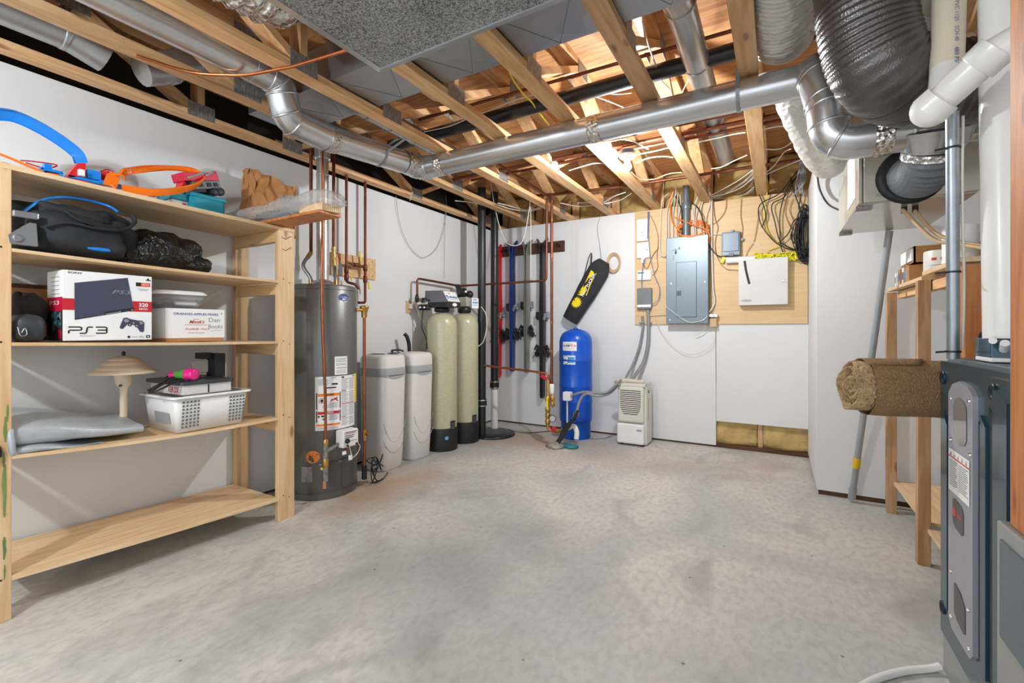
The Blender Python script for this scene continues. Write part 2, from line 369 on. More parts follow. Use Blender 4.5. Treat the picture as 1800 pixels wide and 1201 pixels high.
def concrete():
    m, N, L, b = nmat('concrete_floor')
    tc = N.new('ShaderNodeTexCoord')
    def noise(scale, det=6, dist=0., st=(1, 1, 1)):
        mp = N.new('ShaderNodeMapping'); mp.inputs['Scale'].default_value = st; L.new(tc.outputs['Object'], mp.inputs[0])
        n = N.new('ShaderNodeTexNoise'); n.inputs['Scale'].default_value = scale; n.inputs['Detail'].default_value = det; n.inputs['Distortion'].default_value = dist
        L.new(mp.outputs[0], n.inputs[0]); return n.outputs[0]
    def ramp(src, p0, c0, p1, c1):
        r = N.new('ShaderNodeValToRGB'); e = r.color_ramp.elements; e[0].position = p0; e[1].position = p1
        e[0].color = (*c0, 1); e[1].color = (*c1, 1); L.new(src, r.inputs[0]); return r.outputs[0]
    def mix(fac, a, c, mode='MIX'):
        x = N.new('ShaderNodeMix'); x.data_type = 'RGBA'; x.blend_type = mode
        if isinstance(fac, float): x.inputs[0].default_value = fac
        else: L.new(fac, x.inputs[0])
        for i, s in ((6, a), (7, c)):
            if isinstance(s, tuple): x.inputs[i].default_value = (*s, 1)
            else: L.new(s, x.inputs[i])
        return x.outputs[2]
    def blob(cx, cy, rx, ry, amp=.5, inner=.55, rot=0.):
        mp = N.new('ShaderNodeMapping'); mp.vector_type = 'TEXTURE'; mp.inputs['Location'].default_value = (cx, cy, 0); mp.inputs['Rotation'].default_value = (0, 0, rot); mp.inputs['Scale'].default_value = (rx, ry, 1)
        L.new(tc.outputs['Object'], mp.inputs[0])
        ln = N.new('ShaderNodeVectorMath'); ln.operation = 'LENGTH'; L.new(mp.outputs[0], ln.inputs[0])
        a = N.new('ShaderNodeMath'); a.operation = 'MULTIPLY_ADD'; a.inputs[1].default_value = amp * 2; L.new(nb, a.inputs[0]); L.new(ln.outputs['Value'], a.inputs[2])
        mr = N.new('ShaderNodeMapRange'); mr.inputs[1].default_value = 1. + amp; mr.inputs[2].default_value = inner + amp; L.new(a.outputs[0], mr.inputs[0]); mr.clamp = True
        return mr.outputs[0]
    nb = noise(3.2, 7, .5)
    base = ramp(noise(.9, 7, .8), .40, hexc('bcbfbc'), .60, hexc('d6d3cd'))
    base = mix(ramp(noise(2.2, 6, 1.2, (1, .6, 1)), .55, (0, 0, 0), .72, (.65, .65, .65)), base, hexc('9c9d99'))
    base = mix(ramp(noise(34, 5, .4, (1, .6, 1)), .42, (0, 0, 0), .75, (.5, .5, .5)), base, hexc('9a9a95'))
    def sc(v, k):
        a = N.new('ShaderNodeMath'); a.operation = 'MULTIPLY'; a.inputs[1].default_value = k; L.new(v, a.inputs[0]); return a.outputs[0]
    for cx, cy, rx, ry, k, col in ((-2.55, 2.4, .42, .8, .75, 'b3854f'), (-2.25, 4.3, .8, .6, .6, 'b08a63'), (-1.2, 4.1, 1.4, .5, .35, 'b79b7d'), (-.1, 4.35, .5, .5, .35, 'b98f74'),
                                   (-1.45, 1.85, .5, .6, .5, '8f8e8a'), (-1.15, 2.35, .35, .35, .4, '949390'), (-1.75, 1.35, .5, .35, .4, '979894'), (-.75, 1.95, .35, .25, .35, '979692'), (-.25, 1.65, .5, .35, .3, 'a2a29d'), (.1, 1.5, .5, .2, .35, '979791'), (-.9, 1.25, .5, .4, .35, '908d86'), (-1.9, 1.1, .5, .4, .35, '969a96')):
        base = mix(sc(blob(cx, cy, rx, ry, .8, .0), k), base, hexc(col))
    for cx, cy, rx, ry, k, rot in ((-.30, 1.02, .45, .30, .95, .5), (-.55, .9, .25, .25, .6, .2), (-2.35, 1.0, .05, .26, .7, -.1), (-2.22, .83, .035, .17, .5, -.3), (-2.42, 1.42, .05, .16, .6, .2), (-2.05, 1.0, .03, .13, .5, -.2), (-2.42, .62, .05, .13, .5, 0), (.06, 4.3, .06, .2, .5, -.5), (.1, 4.1, .1, .04, .5, .2), (-2.0, .72, .05, .12, .4, 0)):
        base = mix(sc(blob(cx, cy, rx * 1.25, ry * 1.15, .95, .05, rot), k), base, hexc('d9d9d5'))
    v = N.new('ShaderNodeTexVoronoi'); v.inputs['Scale'].default_value = 5.5; L.new(tc.outputs['Object'], v.inputs[0])
    base = mix(ramp(v.outputs['Distance'], .025, (.85, .85, .85), .045, (0, 0, 0)), base, hexc('6b5a48'))
    L.new(base, b.inputs['Base Color'])
    r = N.new('ShaderNodeMapRange'); r.inputs[3].default_value = .42; r.inputs[4].default_value = .7; L.new(nb, r.inputs[0]); L.new(r.outputs[0], b.inputs['Roughness'])
    bp = N.new('ShaderNodeBump'); bp.inputs['Strength'].default_value = .12; bp.inputs['Distance'].default_value = .01; L.new(noise(30, 5), bp.inputs['Height']); L.new(bp.outputs[0], b.inputs['Normal'])
concrete()
# ------------------------------------------------------------------ room shell
LX, BY = -3.139, 4.94          # faces of the left and back walls
ZC = 2.44                      # underside of the floor trusses
MB().box(-3.9, -3., -.12, 1.75, 5.5, 0).build('floor', 'concrete_floor', kind='structure', origin=(0, 0, 0))
MB().box(-3.6, -3., 2.84, 1.75, 5.35, 2.865).build('ceiling', 'subfloor', kind='structure')
MB().box(LX - .09, -3., .02, LX, BY, 2.425).build('wall_left', 'drywall', kind='structure')
wb = MB(); wb.box(LX, BY, .02, -.526, BY + .05, ZC); wb.box(-.523, BY, .262, .245, BY + .05, ZC); wb.build('wall_back', 'drywall', kind='structure')
MB().box(.245, 3.89, .035, 1.75, BY + .05, ZC).build('wall_alcove', 'drywall', kind='structure')
MB().box(1.62, -1.2, .0, 1.75, 3.89, 2.84).build('wall_right', 'drywall', kind='structure')
MB().box(-3.6, 5.16, 0, 1.75, 5.25, 2.84).build('wall_foundation_back', 'recess_shade', kind='structure')
MB().box(-3.6, -3., 0, -3.45, 5.16, 2.84).build('wall_foundation_left', 'recess_shade', kind='structure')
MB().box(LX, BY + .012, 0, .25, BY + .09, .038).build('baseboard_back', 'treated', kind='structure')
MB().box(.256, 3.902, 0, 1.62, 3.95, .038).build('baseboard_alcove', 'treated', kind='structure')
MB().box(LX - .08, -3, 0, LX - .012, BY, .038).build('baseboard_left', 'treated', kind='structure')
t = MB(); t.box(-3.45, BY + .05, ZC - .04, 1.62, 5.16, ZC); t.build('trim_1', 'pine_x', kind='structure')
t = MB(); t.box(-.16, BY + .055, .0, -.12, BY + .09, .5); t.build('trim_2', 'pine_z', kind='structure')
for i, (a, b, lab) in enumerate(((-.6, -.165, 'yellow fibreglass batt left of the stud in the cut out wall opening'), (-.115, .32, 'yellow fibreglass batt right of the stud in the cut out wall opening'))):
    def fn(u_, v_, a=a, b=b): return V((a + (b - a) * u_, BY + .075 - .018 * math.sin(u_ * 3.1) - .014 * math.sin(v_ * 6.3 + u_ * 4) , .04 + .45 * v_))
    MB().grid(fn, 14, 10).build('insulation_batt', 'insulation', label=lab, cat='insulation', solid=.03)
# ------------------------------------------------------------------ floor trusses
TX0, TDX = -3.05, .4877
ORD = ['first', 'second', 'third', 'fourth', 'fifth', 'sixth', 'seventh', 'eighth', 'ninth']
def truss():
    x = TX0
    r = thing('floor_truss', 'open web wooden floor truss running beside the left wall, nearest to it', 'truss', (x, 0, ZC), 0, 'floor trusses')
    MB().box(x - .0445, -2.9, ZC, x + .0445, 5.15, ZC + .038).build('bottom_chord', 'pine_y', r, .002)
    MB().box(x - .0445, -2.9, 2.802, x + .0445, 5.15, 2.84).build('top_chord', 'pine_y', r)
    zb, zt = ZC + .038, 2.802
    J = [(2.04, 2.7), (2.7, 3.35), (3.35, 4.0), (4.0, 4.6), (4.6, 5.08)]
    for i, (a, b) in enumerate(J):
        za, zz = (zb + .01, zt - .01) if i % 2 == 0 else (zt - .01, zb + .01)
        MB().beam((x, a + .03, za), (x, b - .03, zz), .089, .038).build('web', 'pine_y', r)
    J = [(1.44, .85), (.85, .15), (.15, -.55), (-.55, -1.2)]
    for i, (a, b) in enumerate(J):
        za, zz = (zb + .01, zt - .01) if i % 2 == 0 else (zt - .01, zb + .01)
        MB().beam((x, a - .03, za), (x, b + .03, zz), .089, .038).build('web', 'pine_y', r)
    for y in (1.44, 2.04, 5.1): MB().box(x - .0445, y - .019, zb, x + .0445, y + .019, zt).build('web', 'pine_z', r)
    for s in (-1, 1):
        for y, z in ((1.44, 0), (2.04, 0), (3.35, 0), (4.6, 0), (.15, 0), (.85, 1), (2.7, 1), (4.0, 1), (1.44, 1), (2.04, 1)):
            z0 = ZC + .004 if not z else 2.836; z1 = z0 + (.085 if not z else -.085)
            MB().box(x + s * .0445, y - .075, z0, x + s * .0462, y + .075, z1).build('gusset_plate', 'plate_steel', r, label='toothed grey steel gusset plate')
    return r
t0 = truss()
for k in range(1, 9):
    lab = ('%s floor truss from the left wall, open web of pale timber and steel plates' % ORD[k]) if k < 8 else 'last floor truss on the right, above the furnace pipes'
    dup(t0, (TX0 + TDX * k, 0, ZC), lab)
for k in range(8):
    a = TX0 + TDX * k + .06; b = a + TDX - .12
    def fn(u_, v_, a=a, b=b, k=k): return V((a + (b - a) * u_, 5.09 - .03 * math.sin(u_ * 3.14) - .02 * math.sin(v_ * 7 + k + u_ * 5), 2.45 + .37 * v_))
    MB().grid(fn, 10, 10).build('insulation_batt', 'insulation', label='yellow insulation batt stuffed above the back wall between two floor trusses', cat='insulation', group='batts between the truss ends', solid=.04)
# ------------------------------------------------------------------ round metal ducts
def duct_mesh(pts, r, n=20): return MB().tube(pts, r, n)
def seam(mb, p, d, r, wd=.008, h=.004, m=0):
    p, d = V(p), V(d).normalized()
    return mb.tube([p - d * wd, p - d * wd * .5, p + d * wd * .5, p + d * wd], [r, r + h, r + h, r], 20, caps=False, m=m)
def path_seams(mb, pts, r, every=1, m=0):
    for i in range(1, len(pts) - 1, every): seam(mb, pts[i], (pts[i + 1] - pts[i - 1]), r, .006, .004, m)
# main duct: inside the second bay, jog down, along the room, elbow, across to the furnace
R6 = .077
main = thing('round_duct', 'long galvanised round duct running under the trusses with a jog and an elbow', 'duct', (-2.3, 1.5, 2.3))
A = [V((-2.32, -2.5, 2.515)), V((-2.32, 1.36, 2.515))]
duct_mesh(A, R6).build('duct_run', 'galvanised', main)
jog = fillet([(-2.32, 1.34, 2.515), (-2.325, 1.50, 2.515), (-2.345, 1.56, 2.33), (-2.345, 1.80, 2.325)], .09, 4)
m = duct_mesh(jog, R6 + .003); path_seams(m, jog, R6 + .004, 2); m.build('elbow', 'galvanised', main)
B0, B1 = V((-2.345, 1.78, 2.325)), V((-2.285, 2.46, 2.36))
m = duct_mesh([B0, B1], R6); seam(m, B0 + (B1 - B0) * .05, B1 - B0, R6); m.build('duct_run', 'galvanised', main)
elb = fillet([B1 - (B1 - B0).normalized() * .02, (-2.278, 2.59, 2.362), (-2.10, 2.59, 2.362)], .16, 5)
m = duct_mesh(elb, R6 + .003); path_seams(m, elb, R6 + .004); m.build('elbow', 'galvanised', main)
duct_mesh([(-2.13, 2.59, 2.362), (.10, 2.59, 2.362)], R6).build('duct_run', 'galvanised', main)
for p, d in (((-2.343, 1.84, 2.327), B1 - B0), ((-2.09, 2.59, 2.362), (1, 0, 0)), ((-.93, 2.59, 2.362), (1, 0, 0)), ((-2.283, 2.44, 2.36), B1 - B0)):
    m = MB(); p = V(p); d = V(d).normalized()
    m.tube([p - d * .035, p, p + d * .035], [R6 + .0025, R6 + .004, R6 + .0025], 20, caps=False); m.build('tape_band', 'foil_tape', main, label='crumpled foil tape band')
def strap(parent, c, d, r, top, tilt=(0, 0, 0)):
    m = MB(); c = V(c); u, w_, d = basis(d); pts = []
    for i in range(9):
        a = math.pi * (1 + i / 8)
        pts.append(c + (V((0, 0, 1)).cross(d)) * (math.cos(a) * (r + .003)) + V((0, 0, 1)) * (math.sin(a) * (r + .003)))
    pts = [pts[0] + V((0, 0, top - pts[0].z)) + V(tilt)] + pts + [pts[-1] + V((0, 0, top - pts[-1].z)) + V(tilt)]
    for a, b in zip(pts, pts[1:]): m.beam(a, b, .018, .0016, d)
    m.build('hanger_strap', 'steel_grey', parent, label='perforated grey steel hanger strap')
strap(main, B0 + (B1 - B0) * .62, B1 - B0, R6, 2.47, (.12, .12, .02)); strap(main, (-.17, 2.59, 2.362), (1, 0, 0), R6, 2.47)
# small galvanised runs between the trusses
def bay_duct(pts, r, label, boots=(), name='round_duct', mtl='galvanised_dull', fil=.1):
    q = fillet(pts, fil, 5); t = thing(name, label, 'duct', q[0])
    m = duct_mesh(q, r, 16)
    m.build('duct_run', mtl, t)
    def ring_(p, d): s = MB(); seam(s, p, d, r); s.build('crimp_ring', mtl, t)
    for i in range(1, len(q) - 1, 2): ring_(q[i], q[i + 1] - q[i - 1])
    for a, b in zip(pts, pts[1:]):
        a, b = V(a), V(b); L_ = (b - a).length
        if L_ > .5:
            for f in (.25, .6): ring_(a + (b - a) * f, b - a)
    return t
bay_duct([(-2.32, 1.95, 2.61), (-2.33, 2.56, 2.615), (-2.33, 3.3, 2.61)], .065, 'thin galvanised duct above the long round duct, second truss bay')
bay_duct([(-2.80, -1.0, 2.535), (-2.80, .78, 2.53), (-2.80, .92, 2.49)], .082, 'taped silver duct elbow between the two trusses by the left wall, upper left corner')
bay_duct([(-2.80, 1.06, 2.49), (-2.80, 1.18, 2.56), (-2.80, 1.32, 2.69), (-2.80, 1.97, 2.70)], .076, 'dull grey duct with elbow between the two trusses by the left wall, farther back')
bay_duct([(-.37, 1.90, 2.56), (-.37, 2.1, 2.60), (-.365, 4.1, 2.57)], .065, 'galvanised duct running toward the back wall right of the bare bulb')
# flat cross duct
fd = thing('flat_duct', 'flat sheet metal duct crossing above the truss bottom chords', 'duct', (-1.2, 1.76, 2.49))
MB().box(-2.79, 1.60, 2.485, .55, 1.93, 2.69).build('duct_body', 'sheet_metal', fd)
for k in range(7):
    x = -2.79 + .4877 * (k + .5)
    MB().box(x - .012, 1.597, 2.482, x + .012, 1.934, 2.694).build('drive_cleat', 'galvanised_dull', fd)
    a = TX0 + TDX * (k + 1)
    MB().beam((a + .05, 1.61, 2.4845), (a + .24, 1.92, 2.4845), .002, .001, (1, 0, 0)).beam((a + .24, 1.92, 2.4845), (a + .43, 1.61, 2.4845), .002, .001, (1, 0, 0)).build('crease', 'panel_dark', fd)
# trunk duct under the trusses
tk = thing('trunk_duct', 'wide speckled galvanised trunk duct hanging at the top edge of the room', 'duct', (-.9, 0, 2.2))
MB().box(-1.355, -2.4, 2.2, -.45, 1.30, 2.41).build('duct_body', 'spangle_dark', tk, .002)
MB().box(-1.372, -2.4, 2.196, -1.345, 1.306, 2.206).build('seam_flange', 'galvanised', tk)
MB().box(-1.36, 1.292, 2.194, -.45, 1.31, 2.2).build('seam_flange', 'galvanised_dull', tk)
for x in (-1.3, -.52): MB().box(x, -2.3, 2.41, x + .02, 1.2, 2.44).build('hanger_strap', 'steel_grey', tk)
# foil flex ducts
def flex(pts, r, label, mtl, ribs=.035, amp=.004, n=24, name='flexible_duct', k=8):
    q = catmull(pts, k); L_ = sum((b - a).length for a, b in zip(q, q[1:])); cnt = int(L_ / (ribs / 4))
    # resample
    out = []; rs = []; acc = 0.; i = 0; seg = (q[1] - q[0]).length
    for j in range(cnt + 1):
        d = L_ * j / cnt
        while i < len(q) - 2 and acc + seg < d: acc += seg; i += 1; seg = (q[i + 1] - q[i]).length
        out.append(q[i].lerp(q[i + 1], min(1, (d - acc) / seg))); rs.append(r + amp * math.cos(2 * math.pi * d / ribs) + random.uniform(-.0015, .0015))
    return MB().tube(out, rs, n).build(name, mtl, label=label, cat='duct')
flex([(-1.83, -1.5, 2.565), (-1.83, .2, 2.565), (-1.83, 1.0, 2.565), (-1.82, 1.17, 2.60), (-1.81, 1.22, 2.72)], .125, 'crinkled foil flexible duct beside the speckled trunk duct', 'foil_bright', .05, .008)
flex([(.04, -1.6, 2.565), (.035, .8, 2.565), (.03, 1.7, 2.56), (.02, 2.2, 2.565), (.02, 2.50, 2.585), (.03, 2.60, 2.64), (.03, 2.63, 2.76)], .135, 'fat silver foil flexible duct coming along the ceiling onto the round duct', 'foil_white', .03, .004)
flex([P(1510, -175, d=1.62), P(1511, -100, d=1.58), P(1515, -20, d=1.55), P(1527, 70, d=1.55), P(1552, 125, d=1.56), P(1600, 150, y=2.11), P(1680, 148, y=2.13), P(1790, 130, y=2.16)], .138, 'fat black insulated flexible duct bending beside the white plastic pipes', 'foil_black', .018, .0022)
# ------------------------------------------------------------------ ventilator duct with tee
y0 = 2.36; zt = 1.965
vd = thing('round_duct', 'galvanised duct with elbow and tee feeding the hanging ventilator box', 'duct', (.35, y0, zt))
RV = .083
q = fillet([(.155, 2.53, 2.36), (.165, 2.44, 2.28), (.19, y0, 2.12), (.205, y0, zt), (.45, y0, zt)], .11, 5)
m = duct_mesh(q, RV); path_seams(m, q, RV, 3); m.build('elbow', 'galvanised', vd)
m = duct_mesh([(.43, y0, zt), (1.15, y0, zt)], RV)
for x in (.46, .62, .80, .86, .92): seam(m, (x, y0, zt), (1, 0, 0), RV)
m.build('duct_run', 'galvanised', vd)
m = MB().tube([(.53, y0, zt - .02), (.53, y0 + .015, zt - .06), (.528, y0 + .03, zt - .09)], [.125, .105, .092], 24, caps=False); seam(m, (.528, y0 + .03, zt - .088), (0, .3, -1), .092); m.build('tee_branch', 'galvanised', vd)
m = MB().tube([(.12, 2.59, 2.362), (.15, 2.575, 2.36), (.158, 2.53, 2.35)], R6 + .002, 18); m.build('elbow', 'galvanised', vd)
fl = [V((.528, y0 + .03, zt - .08)), V((.526, y0 + .06, zt - .125)), V((.522, y0 + .14, zt - .15)), V((.516, y0 + .22, zt - .135)), V((.512, 2.636, 1.852))]
fq = catmull(fl, 9); MB().tube(fq, [.081 + .008 * (i % 2) for i in range(len(fq))], 28, flat=True).build('flexible_collar', 'toy_grey', vd, label='ribbed grey flexible collar')
m = MB().tube([V((.528, y0 + .03, zt - .085)), V((.526, y0 + .045, zt - .108))], [.094, .095], 24, caps=False); m.build('tape_band', 'foil_tape', vd)
for x in (.37,):
    MB().tube([(x - .03, y0, zt), (x, y0, zt), (x + .03, y0, zt)], [RV + .002, RV + .005, RV + .002], 20, caps=False).build('tape_band', 'foil_tape', vd, label='crumpled foil tape band')
# white insulated duct behind the elbow
flex([P(1392, 150, y=2.80), P(1400, 165, y=2.82), P(1415, 200, y=2.90), P(1441, 258, y=3.15), P(1458, 285, y=3.6)], .105, 'wrinkled white jacketed insulated duct behind the galvanised elbow', 'foil_white', .09, .003)
# ------------------------------------------------------------------ ventilator box
ev = thing('ventilator_box', 'beige metal air exchanger box hung under the ceiling on the right', 'ventilator', (.53, 3.0, 1.75))
MB().box(.335, 2.66, 1.75, .735, 3.42, 2.08).build('cabinet', 'erv_paint', ev, .004)
MB().box(.345, 2.635, 1.755, .735, 2.662, 2.075).build('front_cover', 'erv_paint', ev, .003)
MB().box(.325, 2.635, 1.752, .34, 3.41, 2.07).build('side_door', 'erv_paint', ev, .003)
MB().lathe([(.125, 0), (.125, .012), (.1, .014)], (.512, 2.636, 1.852), (0, -1, 0), 28).build('port_collar', 'black_rubber', ev, label='black rubber port collar')
for y in (2.70, 3.36): MB().box(.322, y - .02, 1.735, .385, y + .02, 1.752).build('latch', 'plate_steel', ev)
MB().box(.3225, 2.72, 1.80, .3245, 2.98, 2.05).build('paper_label', 'paper_white', ev, label='white paper sheet taped to the end')
mp_ = plane_map((.39, 2.6345, 1.775), (1, 0, 0), (0, 0, 1))
MB().rect(mp_, 0, .004, .06, .006, .0006).rect(mp_, 0, .012, .055, .0135, .0006).build('printed_label', 'ink_black', ev)
for x in (.52, .56): MB().cyl((x, 2.80, 1.752), (x, 2.80, 1.72), .012).build('hose_barb', 'black_plastic', ev)
for x in (.40, .69):
    for y in (2.75, 3.3): MB().cyl((x, y, 2.08), (x, y, 2.46), .005).build('hanger_rod', 'steel_grey', ev)
m = MB(); m.tube(catmull([(.52, 2.80, 1.725), P(1590, 372, y=2.72), P(1640, 420, y=2.62), P(1680, 428, y=2.55), P(1770, 443, y=2.4)], 8), .008, 8); m.tube(catmull([(.56, 2.80, 1.725), P(1612, 375, y=2.72), P(1642, 408, y=2.64), P(1682, 424, y=2.57), P(1770, 440, y=2.42)], 8), .008, 8)
m.build('drain_hose', 'tan_cable', label='pair of tan drain hoses drooping from under the ventilator box', cat='hose')
# ------------------------------------------------------------------ bare bulb and added fill globe
def lamp(loc, label, drop=0., r=.03, glow='bulb_glow'):
    x, y = loc; z = ZC - drop
    t_ = thing('bulb_lamp', label, 'lamp', (x, y, z))
    MB().lathe([(.05, 0), (.05, -.025), (.048, -.03)], (x, y, ZC), n=24).build('ceiling_box', 'ink_navy', t_)
    if drop: MB().lathe([(.004, ZC - .03), (.004, z - .03)], (x, y, 0), n=8).build('cord', 'white_cable', t_)
    MB().lathe([(.055, -.03), (.057, -.04), (.05, -.05), (.03, -.055), (.024, -.07)], (x, y, z), n=24).build('lamp_holder', 'porcelain', t_)
    h_ = .085 + r; b = [(0, -h_ - r - .01)] + [(r * math.sin(k / 8 * math.pi * .86), -h_ - r * math.cos(k / 8 * math.pi * .86)) for k in range(1, 8)] + [(.016, -.085), (.014, -.07)]
    MB().lathe(b, (x, y, z), n=20).build('bulb', glow, t_)
lamp((-.92, 3.21), 'glowing bare bulb in a porcelain holder under the fifth truss bay')
lamp((-1.75, -.70), 'added globe bulb on a cord, out of view, filling the upper left wall with light', .15, .06, 'fill_globe_glow')  # added out of view to supply the cool light on the upper left wall
# ------------------------------------------------------------------ pipes in the ceiling
def pipe(pts, r, m, label, cat='pipe', R=.04, name='copper_pipe', n=10, group=None):
    return MB().tube(fillet(pts, R, 4), r, n).build(name, m, label=label, cat=cat, group=group)
pipe([(-2.6, 2.60, 2.60), (1.2, 2.60, 2.60)], .044, 'abs_black', 'black drain pipe crossing above the long round duct', name='drain_pipe', n=16)
pipe([(-2.2, 2.47, 2.66), (-.2, 2.45, 2.62), (1.2, 2.43, 2.61)], .0095, 'copper_old', 'copper pipe running just in front of the black ceiling drain pipe')
pipe([(-2.7, 3.14, 2.53), (1.2, 3.18, 2.52)], .0115, 'copper_old', 'copper pipe across the ceiling, nearest of three parallel ones')
pipe([(-2.7, 3.28, 2.52), (1.2, 3.31, 2.51)], .0135, 'copper_old', 'copper pipe across the ceiling, middle of three parallel ones')
pipe([(-2.4, 3.40, 2.525), (1.2, 3.42, 2.515)], .0115, 'copper_old', 'copper pipe across the ceiling, farthest of three parallel ones')
pipe([P(925, 345, z=2.52), (-1.9, 4.16, 2.52), (-1.2, 4.22, 2.51), (.22, 4.22, 2.5)], .013, 'copper_old', 'dull copper pipe across the ceiling behind the bare bulb')
pipe([(-1.98, 4.2, 2.5), (-1.98, 3.6, 2.52), (-1.98, 3.0, 2.53)], .012, 'copper_old', 'copper pipe running back along the ceiling above the blue tank')
pipe([P(240, 98, z=2.425), P(335, 130, z=2.425), P(430, 133, z=2.425), P(515, 117, z=2.425), P(610, 88, z=2.425), P(700, 60, z=2.425)], .008, 'copper_bright', 'bright copper pipe strapped under the second and third trusses', R=.3)
# ------------------------------------------------------------------ water heater
HX, HY, HR, HT = -2.88, 2.193, .24, 1.485
hth = math.atan2(-HY, -HX)
hm = cyl_map(HX, HY, HR, hth)
def pos(phi_s, z, off): return hm(phi_s, z, off)
h = thing('water_heater', 'tall dark grey gas water heater standing beside the shelf post', 'water heater', (HX, HY, 0))
MB().lathe([(HR - .01, 0), (HR, .006), (HR, HT - .012), (HR - .006, HT - .002), (HR - .016, HT), (0, HT)], (HX, HY, 0), n=56).build('tank', 'heater_grey', h)
m = MB()
for z in (.045, .055, HT - .035): m.tube([hm(HR * a, z, 0) for a in [2 * math.pi * i / 48 for i in range(48)]], .0022, 5, closed=True)
m.build('seam_ring', 'heater_dark', h)
MB().lathe([(.095, HT - .0), (.095, HT + .012), (.07, HT + .035), (.045, HT + .05)], (HX, HY, 0), n=28).build('draft_hood', 'galvanised', h)
m = MB().lathe([(.042, HT + .04), (.042, 2.10), (.042, 2.8)], (HX, HY, 0), n=20)
for z in (1.95, 2.3): m.lathe([(.042, z - .006), (.046, z - .003), (.046, z + .003), (.042, z + .006)], (HX, HY, 0), n=20)
m.lathe([(.055, 2.42), (.055, 2.5), (.05, 2.8)], (HX, HY, 0), n=20)
m.build('vent_pipe', 'galvanised', h)
# badge, labels
m = MB(); m.oval(hm, .152, 1.395, .05, .030, .001, 0); m.oval(hm, .152, 1.395, .045, .026, .0015, 1); m.text(hm, 'Whirlpool', .112, 1.386, .018, .082, .002, 0, bold=.02); m.build('badge', ['chrome', 'ink_blue'], h, label='oval blue badge')
m = MB(); m.rect(hm, .079, .855, .178, .982, .0008, 0, 8)
for i, z in enumerate((.965, .955, .945, .93, .92)): m.rect(hm, .086, z, .172 - .01 * (i % 2), z + .004, .0013, 1, 6)
m.text(hm, '1-800-432-8373', .088, .898, .011, .082, .0014, 2)
for z in (.885, .875, .867): m.rect(hm, .09, z, .165, z + .003, .0013, 1, 6)
m.build('service_label', ['paper_white', 'ink_grey', 'ink_black'], h, label='white service phone label')
m = MB(); m.rect(hm, -.047, .478, .262, .846, .0008, 0, 22)
m.rect(hm, .262, .64, .30, .85, .0009, 5, 5)
# warning panels
def frame(s0, t0, s1, t1, c):
    m.line(hm, [(s0, t0), (s1, t0), (s1, t1), (s0, t1), (s0, t0)], .007, .0013, 2)
    m.rect(hm, s0 + .006, t1 - .024, s1 - .006, t1 - .005, .0014, c, 8)
frame(-.037, .625, .118, .735, 4); frame(-.037, .535, .118, .612, 3)
m.text(hm, 'WARNING', .005, .716, .013, .07, .0018, 2, bold=.02); m.text(hm, 'DANGER', .012, .593, .011, .06, .0018, 0, bold=.02)
m.poly(hm, [(.045, .672), (.055, .682), (.06, .692), (.072, .688), (.078, .70), (.088, .696), (.10, .708), (.096, .685), (.104, .672)], .0016, 3)
m.ring(hm, -.004, .682, .02, .02, .004, .0016, 3); m.oval(hm, -.004, .682, .009, .012, .0016, 2)
for i in range(5): m.rect(hm, .0 if i > 1 else .04, .662 - .0075 * i, .105 - .01 * (i % 2), .665 - .0075 * i, .0015, 1, 6)
m.rect(hm, -.03, .568, -.018, .58, .0015, 2); m.rect(hm, -.008, .57, .008, .582, .0015, 2); m.poly(hm, [(-.005, .557), (.01, .56), (.02, .545), (.004, .55)], .0015, 2)
for i in range(6): m.rect(hm, .04, .583 - .0075 * i, .11 - .008 * (i % 3), .5862 - .0075 * i, .0015, 1, 5)
m.rect(hm, -.037, .508, .118, .522, .0014, 4, 10); m.text(hm, 'CAUTION', .01, .511, .008, .05, .0018, 2)
for i in range(3): m.rect(hm, -.03, .498 - .007 * i, .105, .501 - .007 * i, .0014, 6 if i % 2 else 4, 8)
for i in range(5): m.rect(hm, -.026, .825 - .009 * i, .035 + .01 * (i % 2), .829 - .009 * i, .0014, 6 if i % 2 else 1, 6)
m.rect(hm, .06, .788, .1, .799, .0014, 2, 4); m.rect(hm, .02, .765, .09, .773, .0014, 2, 5); m.rect(hm, .055, .833, .09, .838, .0014, 1)
for i in range(36):
    z = .82 - .0092 * i
    if i % 10 in (9,): m.rect(hm, .128, z, .165 if i % 20 == 9 else .25, z + .005, .0014, 3 if i > 12 else 2, 6); continue
    m.rect(hm, .128, z, .185 - .008 * (i % 3), z + .0035, .0014, 1, 4); m.rect(hm, .194, z, .252 - .01 * (i % 2), z + .0035, .0014, 1, 4)
m.rect(hm, .128, .83, .15, .84, .0014, 2); m.rect(hm, .235, .833, .255, .84, .0014, 2)
m.build('instruction_label', ['paper_white', 'ink_grey', 'ink_black', 'ink_red', 'ink_orange', 'ink_yellow', 'ink_cyan'], h, label='large white instruction label with red and orange warning panels')
m = MB(); m.oval(hm, -.062, .302, .045, .042, .001, 0, 28); m.rect(hm, -.095, .316, -.03, .32, .0014, 1); m.rect(hm, -.085, .306, -.04, .309, .0014, 1); m.poly(hm, [(-.072, .268), (-.052, .268), (-.062, .278)], .0014, 1)
m.build('sticker', ['ink_orange', 'ink_black'], h, label='round orange sticker')
